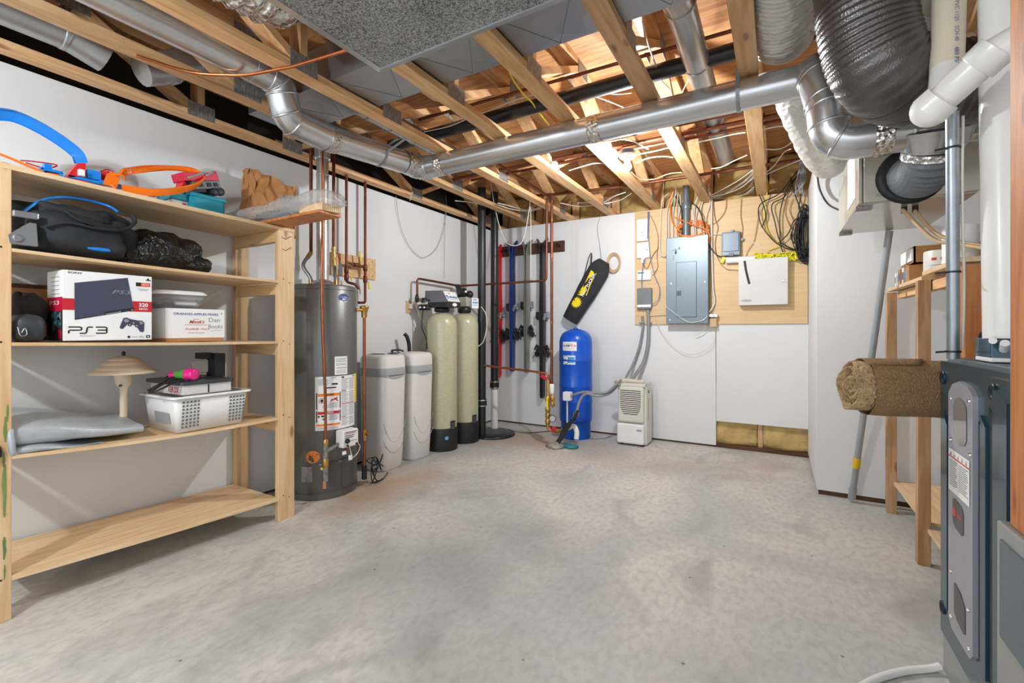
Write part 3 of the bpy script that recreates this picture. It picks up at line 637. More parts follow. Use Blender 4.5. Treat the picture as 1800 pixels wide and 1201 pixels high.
# gas valve box
a = .145; c_ = hm(a, .415, .045); ang = hth + a / HR
Rz = Matrix.Rotation(ang, 3, 'Z')
m = MB().obox(hm(a, .415, .04), (.08, .135, .12), Rz, 0); gv = m.build('gas_valve', 'white_plastic', h, .012, label='white gas control valve box')
fm = plane_map(hm(a, .415, .082) , Rz @ V((0, 1, 0)), (0, 0, 1))
m = MB()
for i, z in enumerate((.045, .035, .02, .008)): m.rect(fm, -.05, z, .05 - .01 * i, z + .004, .0008, 0 if i != 1 else 2)
m.rect(fm, -.005, -.018, .05, -.014, .0008, 1); m.build('printed_label', ['ink_black', 'ink_grey', 'ink_red'], gv)
MB().lathe([(.016, 0), (.018, .012), (.012, .02)], fm(-.035, -.012, 0), Rz @ V((1, 0, 0)), 16).build('dial', 'black_plastic', gv)
for s_, z_ in ((-.03, -.045), (.045, -.045)): MB().lathe([(.008, 0), (.008, .008)], fm(s_, z_, 0), Rz @ V((1, 0, 0)), 10).build('knob', 'black_plastic', gv)
MB().cyl(hm(.145, .36, .04), hm(.145, .325, .035), .012).build('pilot_fitting', 'copper', h)
m = MB(); m.tube(catmull([hm(.205, .37, .05), hm(.235, .33, .06), hm(.215, .28, .05), hm(.17, .25, .03)], 6), .004, 6); m.tube(catmull([hm(.16, .35, .04), hm(.165, .31, .05), hm(.175, .26, .04)], 6), .004, 6)
m.build('igniter_wire', 'white_cable', h)
m = MB(); m.obox(hm(.165, .27, .045), (.004, .03, .035), Rz); m.obox(hm(.12, .315, .05), (.004, .03, .025), Rz); m.build('hang_tag', 'paper_white', h, label='small white paper tag')
# burner access door and screen patch
m = MB().rect(hm, .0, .075, .135, .255, .004, 0, 10); m.rect(hm, .128, .06, .205, .26, .006, 0, 6); m.build('access_cover', 'heater_dark', h)
MB().rect(hm, -.14, .13, -.065, .235, .001, 0, 6).build('screen_patch', 'plate_steel', h, label='mottled screen patch')
MB().rect(hm, .002, .08, .022, .20, .006, 0, 2).build('worn_strip', 'cardboard', h)
MB().rect(hm, -.02, .245, .005, .252, .008, 0, 2).rect(hm, .10, .247, .125, .253, .008, 0, 2).build('bracket', 'steel_grey', h)
# gas line in front of the heater
gx, gy = -2.645, 2.017
g = thing('gas_pipe', 'copper gas pipe running down the front of the dark grey water heater', 'pipe', (gx, gy, .3))
MB().tube(catmull([(gx + .01, gy - .02, 2.5), (gx, gy, 2.0), (gx - .005, gy - .005, 1.5), (gx - .003, gy, 1.2), (gx + .008, gy + .003, .95), (gx + .012, gy + .01, .7), (gx + .012, gy + .012, .43)], 5), .0095, 10).build('pipe_run', 'copper', g)
m = MB(); gp = V((gx + .012, gy + .012, 0))
m.lathe([(.014, .43), (.018, .42), (.018, .395), (.014, .385)], gp, n=12); m.build('union', 'brass', g)
m = MB(); m.lathe([(.017, .39), (.017, .15)], gp, n=12); m.tube([gp + V((0, 0, .345)), hm(.09, .38, .04)], .014, 10); m.build('drip_leg', 'plate_steel', g)
m = MB(); m.lathe([(.02, .30), (.022, .29), (.022, .25), (.018, .24)], gp, n=10); m.build('valve', 'brass', g)
MB().obox(gp + V((-.02, 0, .225)), (.05, .012, .014)).build('valve_handle', 'ink_yellow', g)
# relief valve pipe
rx, ry = -2.675, 2.40
r_ = thing('relief_pipe', 'copper relief pipe with brass valve hanging beside the water heater', 'pipe', (rx, ry, .13))
MB().lathe([(.0115, .15), (.0115, 1.27)], (rx, ry, 0), n=12).build('pipe_run', 'copper', r_)
m = MB().lathe([(.02, 1.26), (.022, 1.30), (.03, 1.325), (.034, 1.335), (.034, 1.345), (.012, 1.35)], (rx, ry, 0), n=14); m.tube([(rx, ry, 1.315), hm(.29, 1.315, 0)], .012, 10); m.build('valve', 'brass', r_)
m = MB().lathe([(.016, .42), (.016, .34)], (rx, ry, 0), n=12); m.tube([(rx, ry, .39), (rx + .03, ry + .01, .39)], .012, 8); m.build('coupling', 'brass', r_)
MB().lathe([(.02, .05), (.018, .15)], (rx, ry, 0), n=12).build('drain_cup', 'black_rubber', r_)
m = MB(); random.seed(3)
for k in range(4):
    c0 = V((rx + .04, ry + .05, .1)); q = [c0 + V((random.uniform(-.05, .05), random.uniform(-.05, .07), random.uniform(-.09, .12))) for _ in range(6)]
    q = [V((p.x, p.y, max(.008, p.z))) for p in q]; m.tube(catmull(q, 5, True), .004, 6, True)
m.tube(catmull([(rx + .03, ry + .03, .012), (rx + .02, ry + .16, .008), (rx - .06, ry + .3, .008)], 5), .004, 6)
m.build('tangled_cord', 'black_cable', label='tangled black cord on the floor between water heater and white brine tank', cat='cord')
# supply pipes over the heater
def flexcon(a, b, c, d, label):
    q = catmull([a, b, c, d], 14); t_ = thing('flexible_connector', label, 'pipe', V(d))
    MB().tube(q, [.0125 + .0012 * (i % 2) for i in range(len(q))], 12).build('corrugated_tube', 'steel_grey', t_)
    m = MB()
    for p, e in ((q[0], q[2]), (q[-1], q[-3])): m.tube([p, p + (e - p).normalized() * .05], .016, 10)
    m.build('nut', 'brass', t_)
pipe([(-2.98, 2.17, 2.5), (-2.98, 2.17, 1.74)], .012, 'copper_old', 'copper pipe dropping from the ceiling left of the heater vent')
pipe([(-2.88, 2.29, 2.5), (-2.88, 2.29, 1.78)], .012, 'copper_old', 'copper pipe dropping from the ceiling right of the heater vent')
flexcon((-2.98, 2.17, 1.74), (-3.0, 2.12, 1.64), (-2.955, 2.145, 1.55), (-2.95, 2.15, HT), 'steel flexible connector curving to the left side of the water heater top')
flexcon((-2.88, 2.29, 1.70), (-2.865, 2.285, 1.62), (-2.83, 2.265, 1.55), (-2.815, 2.255, HT), 'steel flexible connector running to the right side of the water heater top')
v_ = thing('shutoff_valve', 'brass shutoff valve with a hanging grey tag above the water heater', 'valve', (-2.88, 2.29, 1.70))
MB().lathe([(.015, 1.69), (.018, 1.70), (.018, 1.73), (.013, 1.75), (.018, 1.77), (.015, 1.79)], (-2.88, 2.29, 0), n=12).build('body', 'brass', v_)
MB().tube([(-2.88, 2.29, 1.74), (-2.855, 2.305, 1.745), (-2.84, 2.31, 1.69)], .005, 6).build('lever', 'ink_red', v_)
m = MB().obox((-2.835, 2.315, 1.62), (.003, .055, .075), Matrix.Rotation(.4, 3, 'Z')); m.build('hang_tag', 'panel_grey', v_)
# manifold board
mb_ = thing('valve_board', 'short pine board on the left wall carrying copper valves', 'board', (-3.12, 2.69, 1.62))
MB().box(LX, 2.46, 1.615, LX + .02, 2.93, 1.80).build('board', 'shelf_pine_x', mb_, .003)
for y in (2.50, 2.89):
    for z in (1.64, 1.77): MB().lathe([(.006, 0), (.006, .003)], (LX + .02, y, z), (1, 0, 0), 8).build('screw', 'plate_steel', mb_)
px = -3.06
cp = thing('copper_manifold', 'pair of copper pipes with valves joined by a bypass on the pine board', 'pipe', (px, 2.65, 1.4))
MB().tube(fillet([(px, 2.558, 2.5), (px, 2.558, 1.56), (px + .05, 2.60, 1.545), (px + .05, 2.64, 1.51)], .03), .0115, 10).build('pipe_run', 'copper_old', cp)
MB().tube(fillet([(px, 2.756, 2.5), (px, 2.756, 1.40), (px + .03, 2.66, 1.395)], .03), .0115, 10).build('pipe_run', 'copper_old', cp)
MB().tube([(px, 2.558, 1.722), (px, 2.756, 1.705)], .0115, 10).build('bypass', 'copper_old', cp)
for y, z in ((2.558, 1.66), (2.558, 1.60), (2.756, 1.70), (2.756, 1.60)): MB().lathe([(.013, z - .03), (.018, z - .022), (.018, z + .022), (.013, z + .03)], (px, y, 0), n=12).build('valve_body', 'copper_old', cp)
MB().lathe([(.018, -.025), (.018, .025)], (px, 2.66, 1.713), (0, 1, 0), 12).build('valve_body', 'copper_old', cp)
for y, z, l in ((2.69, 1.80, .08), (2.60, 1.575, .03), (2.785, 1.555, .07)): MB().obox((px + .015, y, z - l * .5 + .03), (.006, .014, l), Matrix.Rotation(.15, 3, 'X')).build('valve_handle', 'ink_yellow', cp, label='yellow valve handle')
# ------------------------------------------------------------------ brine tanks
def rr(cx, cy, hx, hy, r, z, n=6):
    out = []
    for k, (sx, sy) in enumerate(((1, 1), (-1, 1), (-1, -1), (1, -1))):
        for j in range(n + 1):
            a = math.pi / 2 * (k + j / n); out.append(V((cx + sx * (hx - r) + r * math.cos(a), cy + sy * (hy - r) + r * math.sin(a), z)))
    return out
def loft(mb, rings, m=0, cap=(True, True)):
    n = len(rings[0]); vs = [p for r in rings for p in r]
    mb.add(vs, [(i * n + j, i * n + (j + 1) % n, (i + 1) * n + (j + 1) % n, (i + 1) * n + j) for i in range(len(rings) - 1) for j in range(n)], m, True)
    if cap[0]: mb.add(rings[0], [tuple(range(n - 1, -1, -1))], m)
    if cap[1]: mb.add(rings[-1], [tuple(range(n))], m)
    return mb
def brine(cx, cy, hx, hy, label, papers):
    b = thing('brine_tank', label, 'tank', (cx, cy, 0), 0, None)
    r = .07
    loft(MB(), [rr(cx - .008, cy, hx * .9 - .012, hy * .9 - .012, r, 0), rr(cx - .008, cy, hx * .9, hy * .9, r, .012), rr(cx - .004, cy, hx * .95, hy * .95, r, .24), rr(cx, cy, hx, hy, r, .78)]).build('body', 'softener_white', b)
    loft(MB(), [rr(cx, cy, hx, hy, r, .78), rr(cx, cy, hx + .002, hy + .002, r, .785), rr(cx, cy, hx + .002, hy + .002, r, .845), rr(cx, cy, hx, hy, r, .85)]).build('band', 'softener_band', b, label='grey band')
    # curved lower edge of the band and pressed grooves on the two seen faces
    x1 = cx + hx; y1 = cy - hy
    m = MB(); mpx = plane_map((x1 + .0005, cy, 0), (0, 1, 0), (0, 0, 1)); w2 = hy - .03
    m.poly(mpx, [(-w2, .79)] + [(w2 * (i / 8 * 2 - 1), .79 - .035 * (1 - (i / 8 * 2 - 1) ** 2)) for i in range(9)] + [(w2, .79)], .0015)
    m.build('band_curve', 'softener_band', b)
    loft(MB(), [rr(cx, cy, hx + .001, hy + .001, r, .85), rr(cx, cy, hx, hy, r, .925), rr(cx, cy, hx - .006, hy - .006, r, .945), rr(cx, cy, hx - .022, hy - .022, r - .012, .957), rr(cx, cy, hx * .5, hy * .5, .04, .966)]).build('lid', 'softener_white', b)
    m = MB()
    for z0, dz in ((.40, .17), (.26, .12)):
        q = []
        for i in range(15):
            t = i / 14 * 2 - 1; z = z0 - dz * (1 - t * t)
            f = .9 + .1 * min(1, z / .78)
            q.append(V((cx + hx * f + .0015 - .006 * (1 - z / .78), cy + (hy - .012) * .94 * t, z)))
        m.tube(q, .0024, 5)
    m.build('groove', 'softener_band', b)
    if papers:
        m = MB().obox((cx + .02, cy - .05, .972), (.14, .1, .004), Matrix.Rotation(.3, 3, 'Z')); m.obox((cx + .06, cy + .03, .972), (.10, .14, .003), Matrix.Rotation(-.5, 3, 'Z'), 1)
        o = m.build('leaflet', ['paper_white', 'ink_navy'], label='printed leaflets lying on the lid of the nearer white brine tank', cat='paper')
    return b
brine(-2.905, 2.81, .15, .15, 'white plastic brine tank with grey band, nearer to the water heater', True)
brine(-2.905, 3.18, .14, .15, 'white plastic brine tank with grey band, next to the tan filter tanks', False)
wire('drain_hose', [(-2.98, 3.00, .965), (-2.92, 2.93, .985), (-2.9, 2.99, .99), (-2.93, 3.08, .975)], .008, 'black_rubber', 'black hose lying across the tops of the two white brine tanks', 'hose')
wire('overflow_tube', [(-2.995, 3.23, .965), (-3.0, 3.23, 1.03), (-3.01, 3.215, 1.10), (-3.03, 3.20, 1.13)], .018, 'black_rubber', 'short black ribbed hose standing up behind the farther white brine tank', 'hose', n=10)
# ------------------------------------------------------------------ filter tanks
def filt(cx, cy, r, top, label):
    f = thing('filter_tank', label, 'tank', (cx, cy, 0))
    MB().lathe([(r + .004, 0), (r + .006, .01), (r + .006, .205), (r - .002, .22)], (cx, cy, 0), n=32).build('boot', 'black_rubber', f, label='black rubber boot')
    MB().lathe([(r - .003, .2), (r, .23), (r, top - .14), (r * .985, top - .105), (r * .93, top - .07), (r * .8, top - .035), (r * .6, top - .012), (r * .38, top), (0, top + .002)], (cx, cy, 0), n=36).build('shell', 'frp', f)
    return f
f1 = filt(-2.86, 3.546, .148, 1.335, 'tan fibreglass filter tank with black boot, nearer one under the grey control head')
f2 = filt(-2.85, 3.905, .148, 1.34, 'tan fibreglass filter tank with black boot, farther one beside the black drain pipe')
for f, cx, cy, s_ in ((f1, -2.86, 3.546, 1), (f2, -2.85, 3.905, 1)):
    mp_ = cyl_map(cx, cy, .1545, math.atan2(-cy, -cx) + .75); m = MB(); m.rect(mp_, -.03, .2, .03, .29, .001, 0, 4)
    for z in (.215, .23, .25, .265): m.rect(mp_, -.022, z, .02, z + .004, .0015, 1, 3)
    m.build('printed_label', ['ink_black', 'ink_grey'], f, label='black printed label')
mp_ = cyl_map(-2.86, 3.546, .1545, math.atan2(-3.546, 2.86) + .3); MB().oval(mp_, .0, .13, .018, .018, .001).build('blue_dot', 'ink_cyan', f1)
# control head on the first tank
ch = thing('control_head', 'grey softener control box with sloped white front on the nearer filter tank', 'control', (-2.86, 3.546, 1.337))
MB().lathe([(.06, 1.34), (.075, 1.35), (.075, 1.375), (.06, 1.385)], (-2.86, 3.546, 0), n=20).build('neck', 'black_plastic', ch)
MB().box(-2.99, 3.44, 1.385, -2.70, 3.64, 1.435).build('base', 'black_plastic', ch, .006)
m = MB(); m.prism([(-2.99, 3.442, 1.435), (-2.705, 3.442, 1.435), (-2.775, 3.442, 1.545), (-2.985, 3.442, 1.55)], (0, .20, 0)); m.build('cover', 'device_grey', ch, .006, label='grey cover')
sd = V((0, 1, 0)); td = V((-.07, 0, .11)).normalized(); fm = plane_map((-2.7045, 3.542, 1.437), sd, td)
m = MB(); m.rect(fm, -.095, .004, .095, .122, .0012, 0); m.rect(fm, -.04, .093, .0, .099, .002, 1); m.poly(fm, [(-.075, .03), (-.06, .03), (-.052, .055), (-.067, .075), (-.08, .055)], .002, 2)
m.rect(fm, -.085, .06, -.06, .075, .002, 4); [m.rect(fm, -.045 + .016 * i, .045, -.034 + .016 * i + .003 * (i % 2), .045 + (.022 if i % 3 else .016), .002, 3) for i in range(8)]; m.rect(fm, -.04, .025, .08, .03, .002, 5); m.build('front_label', ['paper_white', 'ink_black', 'ink_cyan', 'ink_blue', 'ink_red', 'ink_grey'], ch, label='white front label with blue lettering')
bm = plane_map((-2.699, 3.54, 1.41), (0, 1, 0), (0, 0, 1)); MB().oval(bm, .0, 0, .038, .018, .001, 0, 8).build('sticker', 'paper_white', ch)
MB().lathe([(.01, 0), (.01, .012)], (-2.93, 3.44, 1.455), (0, -1, 0), 8).build('cord_grip', 'black_plastic', ch)
# bypass to the left
by = thing('bypass_valve', 'black and beige bypass valve fittings left of the grey control box', 'valve', (-3.0, 3.43, 1.37))
m = MB(); m.tube([(-3.05, 3.40, 1.425), (-2.99, 3.43, 1.43), (-2.95, 3.44, 1.43)], .017, 10); m.build('union', 'off_white', by, label='beige plastic union')
m = MB(); m.tube([(-3.02, 3.40, 1.385), (-2.93, 3.45, 1.385)], .026, 12); m.lathe([(.026, 1.43), (.026, 1.475), (.02, 1.48)], (-2.985, 3.425, 0), n=12); m.ball((-3.04, 3.385, 1.475), .02, sc=(1, 1, 2.2)); m.build('body', 'black_plastic', by)
m = MB()
for q in ((-3.0, 3.385, 1.385), (-2.965, 3.405, 1.385)): m.lathe([(.009, 0), (.009, .014)], q, (.6, -.7, 0), 8)
m.build('screw_cap', 'white_plastic', by)
sv = thing('control_head', 'tan valve head with black fittings on the farther filter tank', 'control', (-2.85, 3.905, 1.342))
MB().lathe([(.055, 1.342), (.07, 1.35), (.07, 1.40), (.05, 1.41)], (-2.85, 3.905, 0), n=18).build('neck', 'black_plastic', sv)
MB().box(-2.90, 3.86, 1.41, -2.79, 3.95, 1.51).build('body', 'erv_paint', sv, .006)
m = MB(); m.ball((-2.86, 3.90, 1.56), .05, sc=(1, .8, 1)); m.ball((-2.80, 3.93, 1.54), .04); m.tube([(-2.90, 3.9, 1.52), (-2.99, 4.0, 1.60), (-3.03, 4.03, 1.645)], .03, 10); m.build('fitting', 'black_plastic', sv)
m = MB().lathe([(.012, 0), (.012, .012)], (-2.805, 3.87, 1.565), (.63, -.77, 0), 10); m.build('screw_cap', 'white_plastic', sv)
crd = thing('instruction_card', 'small white printed card on the valve head beside the black drain pipe', 'card', (-2.765, 3.97, 1.39))
fm = plane_map((-2.765, 3.92, 1.395), (.35, .94, 0), (0, 0, 1)); m = MB(); m.rect(fm, 0, 0, .085, .105, 0, 0); m.rect(fm, .02, .085, .06, .092, .001, 1); m.rect(fm, .01, .05, .075, .066, .001, 2); m.rect(fm, .01, .03, .07, .036, .001, 2); m.build('card', ['paper_white', 'ink_navy', 'ink_cyan'], crd, solid=.003)
wire('white_tube', [(-2.70, 4.0, 1.41), (-2.66, 4.03, 1.33), (-2.65, 4.03, 1.2), (-2.67, 4.0, 1.05), (-2.72, 3.97, .99)], .005, 'white_cable', 'thin white tube curving from the printed card down the farther filter tank', 'tube')
# wall outlet with cords
ot = thing('wall_outlet', 'tan wall outlet with plugged cord behind the softener', 'outlet', (LX + .01, 3.37, 1.33))
MB().box(LX, 3.33, 1.33, LX + .008, 3.405, 1.45).build('cover_plate', 'tan_cable', ot, .003)
MB().obox((LX + .025, 3.375, 1.40), (.035, .035, .05)).build('plug', 'off_white', ot, .006)
wire('loose_cord', [(-3.10, 3.38, 1.40), (-3.07, 3.39, 1.44), (-3.04, 3.42, 1.3), (-3.0, 3.5, 1.15), (-3.03, 3.45, .98)], .005, 'tan_cable', 'tan cord hanging from the wall outlet behind the softener', 'cord')
wire('loose_cord', [(-2.99, 3.42, 1.38), (-3.01, 3.42, 1.2), (-2.97, 3.44, 1.08), (-2.93, 3.40, .98)], .005, 'black_cable', 'black cord hanging from the bypass valve behind the white brine tank', 'cord')
# softener plumbing
pipe([(-3.05, 3.40, 1.43), (-3.05, 3.40, 1.672), (-3.05, 4.05, 1.655)], .0115, 'copper_old', 'copper pipe rising and bending along the left wall to the softener valves')
pipe([(-3.03, 4.07, 1.653), (-2.02, 4.17, 1.665), (-2.015, 4.17, 2.5)], .0115, 'copper_old', 'copper pipe crossing in front of the skis and turning up to the ceiling')
pipe([(-2.80, 4.08, .79), (-2.01, 4.19, .725), (-1.995, 4.19, .62)], .0115, 'copper', 'low copper pipe crossing in front of the skis')
# ------------------------------------------------------------------ drain stacks
d1 = thing('drain_stack', 'black drain pipe with rubber coupling, nearer of the two in the corner', 'pipe', (-2.76, 4.1, 0))
MB().lathe([(.044, .03), (.044, 2.7)], (-2.76, 4.1, 0), n=24).build('pipe_run', 'abs_black', d1)
m = MB().lathe([(.052, .34), (.054, .345), (.054, .415), (.052, .42)], (-2.76, 4.1, 0), n=24); m.build('coupling', 'black_rubber', d1)
for z in (.35, .41): MB().lathe([(.0555, z - .006), (.0565, z - .005), (.0565, z + .005), (.0555, z + .006)], (-2.76, 4.1, 0), n=24).build('clamp_ring', 'chrome', d1)
d2 = thing('drain_stack', 'black drain pipe ending in white pipe, beside the red ski', 'pipe', (-2.82, 4.45, 0))
X, Y = -2.82, 4.45
MB().lathe([(.044, .56), (.044, 2.75)], (X, Y, 0), n=24).build('pipe_run', 'abs_black', d2)
MB().lathe([(.040, .03), (.040, .50)], (X, Y, 0), n=24).build('lower_pipe', 'pvc_white', d2, label='white lower pipe')
MB().lathe([(.052, .49), (.054, .495), (.054, .575), (.052, .58)], (X, Y, 0), n=24).build('coupling', 'black_rubber', d2)
for z in (.50, .57): MB().lathe([(.0555, z - .006), (.0565, z - .005), (.0565, z + .005), (.0555, z + .006)], (X, Y, 0), n=24).build('clamp_ring', 'chrome', d2)
MB().lathe([(.25, 0), (.255, .012), (.24, .03), (.1, .034), (0, .034)], (-2.74, 4.28, 0), n=40).build('sump_lid', 'abs_black', label='round black sump cover on the floor under the corner drain pipes', cat='cover')
wire('loose_cord', [(-2.6, 4.4, .045), (-2.45, 4.5, .01), (-2.25, 4.72, .008), (-2.1, 4.80, .008), (-2.05, 4.66, .008), (-1.9, 4.86, .008)], .004, 'black_cable', 'thin black cord running along the back wall from the sump cover', 'cord')
# ------------------------------------------------------------------ pressure tank
BX, BYY, BR = -1.90, 4.654, .178
bt = thing('pressure_tank', 'bright blue steel pressure tank standing by the back wall', 'tank', (BX, BYY, 0))
MB().lathe([(BR - .02, 0), (BR - .016, .02), (BR - .016, .17), (BR - .004, .20), (BR - .004, .19)], (BX, BYY, 0), n=48).build('base', 'tank_blue', bt)
pr = [(BR - .012, .18), (BR - .002, .205), (BR, .23)]
for z in (.40, .56, .84): pr += [(BR, z - .012), (BR + .003, z - .006), (BR + .003, z + .006), (BR, z + .012)]
pr += [(BR, 1.03), (BR - .006, 1.075), (BR - .03, 1.125), (BR - .07, 1.155), (BR - .12, 1.172), (0, 1.178)]
MB().lathe(pr, (BX, BYY, 0), n=48).build('shell', 'tank_blue', bt)
MB().lathe([(.025, 1.17), (.025, 1.185), (.012, 1.192)], (BX, BYY, 0), n=14).build('air_valve_cap', 'tank_blue', bt)
bth = math.atan2(-BYY, -BX); bm = cyl_map(BX, BYY, BR, bth)
m = MB(); m.rect(bm, -.155, .945, .01, 1.04, .001, 0, 10); m.text(bm, 'CHAMP', -.148, .985, .026, .092, .0018, 1, bold=.025); m.text(bm, 'ION', -.05, .985, .026, .048, .0018, 2, bold=.025)
m.oval(bm, -.029, .998, .008, .008, .002, 0, 10); m.rect(bm, -.11, 1.015, -.03, 1.02, .0018, 3, 4); m.rect(bm, -.13, .965, -.02, .969, .0018, 3, 6); m.build('name_label', ['paper_white', 'ink_navy', 'ink_red', 'ink_grey'], bt, label='white name label with blue and red lettering')
m = MB(); m.rect(bm, -.148, .80, -.005, .895, .001, 0, 10); m.rect(bm, -.085, .815, -.012, .882, .0015, 1, 6); m.text(bm, 'CSA', -.143, .838, .024, .05, .002, 2, bold=.03); m.ring(bm, -.11, .848, .04, .045, .006, .0018, 3, 20); m.rect(bm, -.07, .86, -.02, .868, .002, 4, 3); m.rect(bm, -.06, .842, -.025, .85, .002, 3, 3)
m.build('rating_label', ['paper_white', 'ink_cyan', 'ink_black', 'ink_navy', 'track_blue'], bt, label='white and light blue rating label')
MB().rect(bm, -.03, .25, .04, .30, .001, 0, 5).build('serial_plate', 'panel_grey', bt)
# riser with valves in front of the tank
RX, RY = -1.975, 4.2
rs = thing('copper_riser', 'copper riser with brass valves and gauge left of the blue tank', 'pipe', (RX, RY, .1))
MB().lathe([(.0145, .62), (.0145, 2.5)], (RX, RY, 0), n=12).build('pipe_run', 'copper_old', rs)
for z in (2.28, 1.92, 1.24, .95): MB().lathe([(.0165, z - .014), (.0165, z + .014)], (RX, RY, 0), n=12).build('coupling', 'copper', rs)
q = V((RX - .03, RY - .03, 0))
MB().tube(fillet([q + V((0, .01, .66)), q + V((0, 0, .32)), q + V((.0, 0, .16)), q + V((.09, .03, .145)), (-1.90, 4.42, .14)], .05), .018, 12).build('lower_pipe', 'brass', rs)
m = MB().lathe([(.02, .62), (.026, .61), (.026, .53), (.02, .52)], (RX, RY, 0), n=12); m.build('check_valve', 'white_plastic', rs, label='white taped valve body')
m = MB()
for z in (.47, .36, .30, .24): m.lathe([(.018, z - .028), (.026, z - .02), (.026, z + .02), (.018, z + .028)], q, n=12)
for z in (.48, .42): m.lathe([(.016, z - .03), (.024, z - .02), (.024, z + .02), (.016, z + .03)], (RX + .015, RY - .01, 0), n=12)
m.tube([(RX, RY, .5), (RX + .02, RY - .02, .46), (RX + .05, RY - .05, .42)], .008, 8); m.build('fitting', 'brass', rs)
MB().obox(q + V((.005, -.025, .43)), (.02, .012, .12)).build('valve_handle', 'ink_yellow', rs, .003, label='yellow lever handle')
MB().obox((RX - .075, RY - .03, .685), (.075, .014, .035), Matrix.Rotation(.5, 3, 'Y')).build('valve_handle', 'ink_red', rs, .003, label='red lever handle')
m = MB().lathe([(.0, 0), (.034, 0), (.036, .018), (.032, .022)], (RX + .035, RY - .055, .285), (.43, -.9, 0), 20); gc = m.build('gauge_case', 'black_plastic', rs)
MB().lathe([(0, .0225), (.03, .0225)], (RX + .035, RY - .055, .285), (.43, -.9, 0), 20).build('gauge_face', 'paper_white', gc, label='white gauge face')
m = MB()
for k in range(6):
    a = k * math.pi / 3; m.ball((RX + .05 + .02 * math.cos(a), RY - .06, .175 + .02 * math.sin(a)), .014, 8, 5)
m.ball((RX + .05, RY - .06, .175), .018, 8, 5); m.build('drain_handle', 'ink_red', rs, label='red round drain handle')
ps = thing('pressure_switch', 'small white pressure switch box in front of the blue tank', 'switch', (-1.87, 4.36, .30))
MB().box(-1.905, 4.31, .44, -1.825, 4.39, .53).build('cover', 'white_plastic', ps, .008)
MB().lathe([(.009, .17), (.009, .44)], (-1.87, 4.35, 0), n=8).build('stem', 'off_white', ps)
m = MB().tube(fillet([(-1.87, 4.36, .15), (-1.80, 4.37, .19), (-1.77, 4.37, .12), (-1.775, 4.36, .05)], .06), .026, 12); m.build('elbow', 'pvc_white', ps, label='white plastic elbow')
wire('flexible_conduit', [(-1.83, 4.35, .48), (-1.77, 4.33, .515), (-1.66, 4.33, .545), (-1.55, 4.33, .54), (-1.44, 4.36, .56), (-1.37, 4.55, .66)], .012, 'grey_conduit', 'grey flexible conduit from the white switch box to the dehumidifier', 'conduit', n=10)
wire('flexible_conduit', [(-1.88, 4.22, .06), (-1.82, 4.26, .18), (-1.745, 4.28, .33), (-1.71, 4.30, .46), (-1.65, 4.31, .53), (-1.55, 4.32, .515), (-1.45, 4.38, .53), (-1.40, 4.55, .60)], .014, 'grey_conduit', 'grey and black flexible conduit looping down to the floor by the blue tank', 'conduit', n=10)
m = MB()
for k in range(3): m.tube(catmull([(-1.72 - .01 * k, 4.27, .36 - .04 * k), (-1.80 - .02 * k, 4.24, .2), (-1.87 - .012 * k, 4.2, .07), (-1.90 - .02 * k, 4.16 + .02 * k, .02)], 5), .013, 8)
m.build('black_hose', 'black_rubber', label='bundle of black taped hoses reaching the floor before the blue tank', cat='hose')
random.seed(5)
for nm, mt, c_, s_, lab in (('dirt_pile', 'dirt_grey', (-1.90, 4.12, .012), (.09, .07, .035), 'small heap of grey lint and debris on the floor before the blue tank'), ('plastic_scrap', 'teal_dark', (-1.77, 4.18, .015), (.085, .05, .03), 'dark teal plastic scrap on the floor before the blue tank')):
    m = MB(); m.ball((0, 0, 0), 1, 18, 9)
    m.v = [V((c_[0] + p.x * s_[0] * (1 + .25 * math.sin(9 * p.y + 4 * p.x)), c_[1] + p.y * s_[1] * (1 + .2 * math.sin(7 * p.x)), max(.001, c_[2] + p.z * s_[2] * (1 + .4 * math.sin(8 * p.x + 5 * p.y))))) for p in m.v]
    m.build(nm, mt, label=lab, cat='debris')
# ------------------------------------------------------------------ dehumidifier
x0, x1, y0, y1 = -1.405, -1.125, 4.56, 4.84
dh = thing('dehumidifier', 'off white plastic dehumidifier with louvred front against the back wall', 'dehumidifier', (-1.265, 4.70, 0))
MB().box(x0 + .01, y0 + .05, .01, x1, y1, .60).build('rear_body', 'off_white', dh, .015)
fcv = MB().box(x0, y0, .235, x1 - .02, y0 + .08, .60).build('front_cover', 'off_white', dh, .02)
m = MB(); m.prism([(x0 + .005, y0 + .01, .60), (x0 + .005, y1 - .02, .60), (x1 - .005, y1 - .02, .60), (x1 - .005, y0 + .01, .60)], (0, 0, .03)); m.build('top_panel', 'off_white', dh, .012)
wbk = MB().box(x0 - .008, y0 - .008, .02, x1 - .015, y0 + .12, .222).build('water_bucket', 'white_plastic', dh, .018, label='white water bucket')
for sx in (x0 + .03, x1 - .04):
    for sy in (y0 + .04, y1 - .03): MB().lathe([(.015, 0), (.018, .022)], (sx, sy, 0), n=10).build('foot', 'black_rubber', dh)
cxm = (x0 + x1 - .02) / 2; fm = plane_map((cxm, y0, .0), (1, 0, 0), (0, 0, 1)); m = MB(); m2 = MB()
for i in range(13):
    z = .555 - .0195 * i; hw = .105 if z > .42 else .105 * math.sqrt(max(.02, 1 - ((.42 - z) / .135) ** 2))
    m.rect(fm, -hw, z - .004, hw, z + .004, .001); m2.obox((cxm, y0 - .002, z + .007), (hw * 2, .006, .005))
m.build('louvre_slot', 'black_plastic', fcv); m2.build('louvre_blade', 'off_white', fcv)
sm = plane_map((x1 + .0005, 0, 0), (0, 1, 0), (0, 0, 1)); m = MB()
for i in range(14): m.rect(sm, 4.665, .255 + .016 * i, 4.69, .262 + .016 * i, .001)
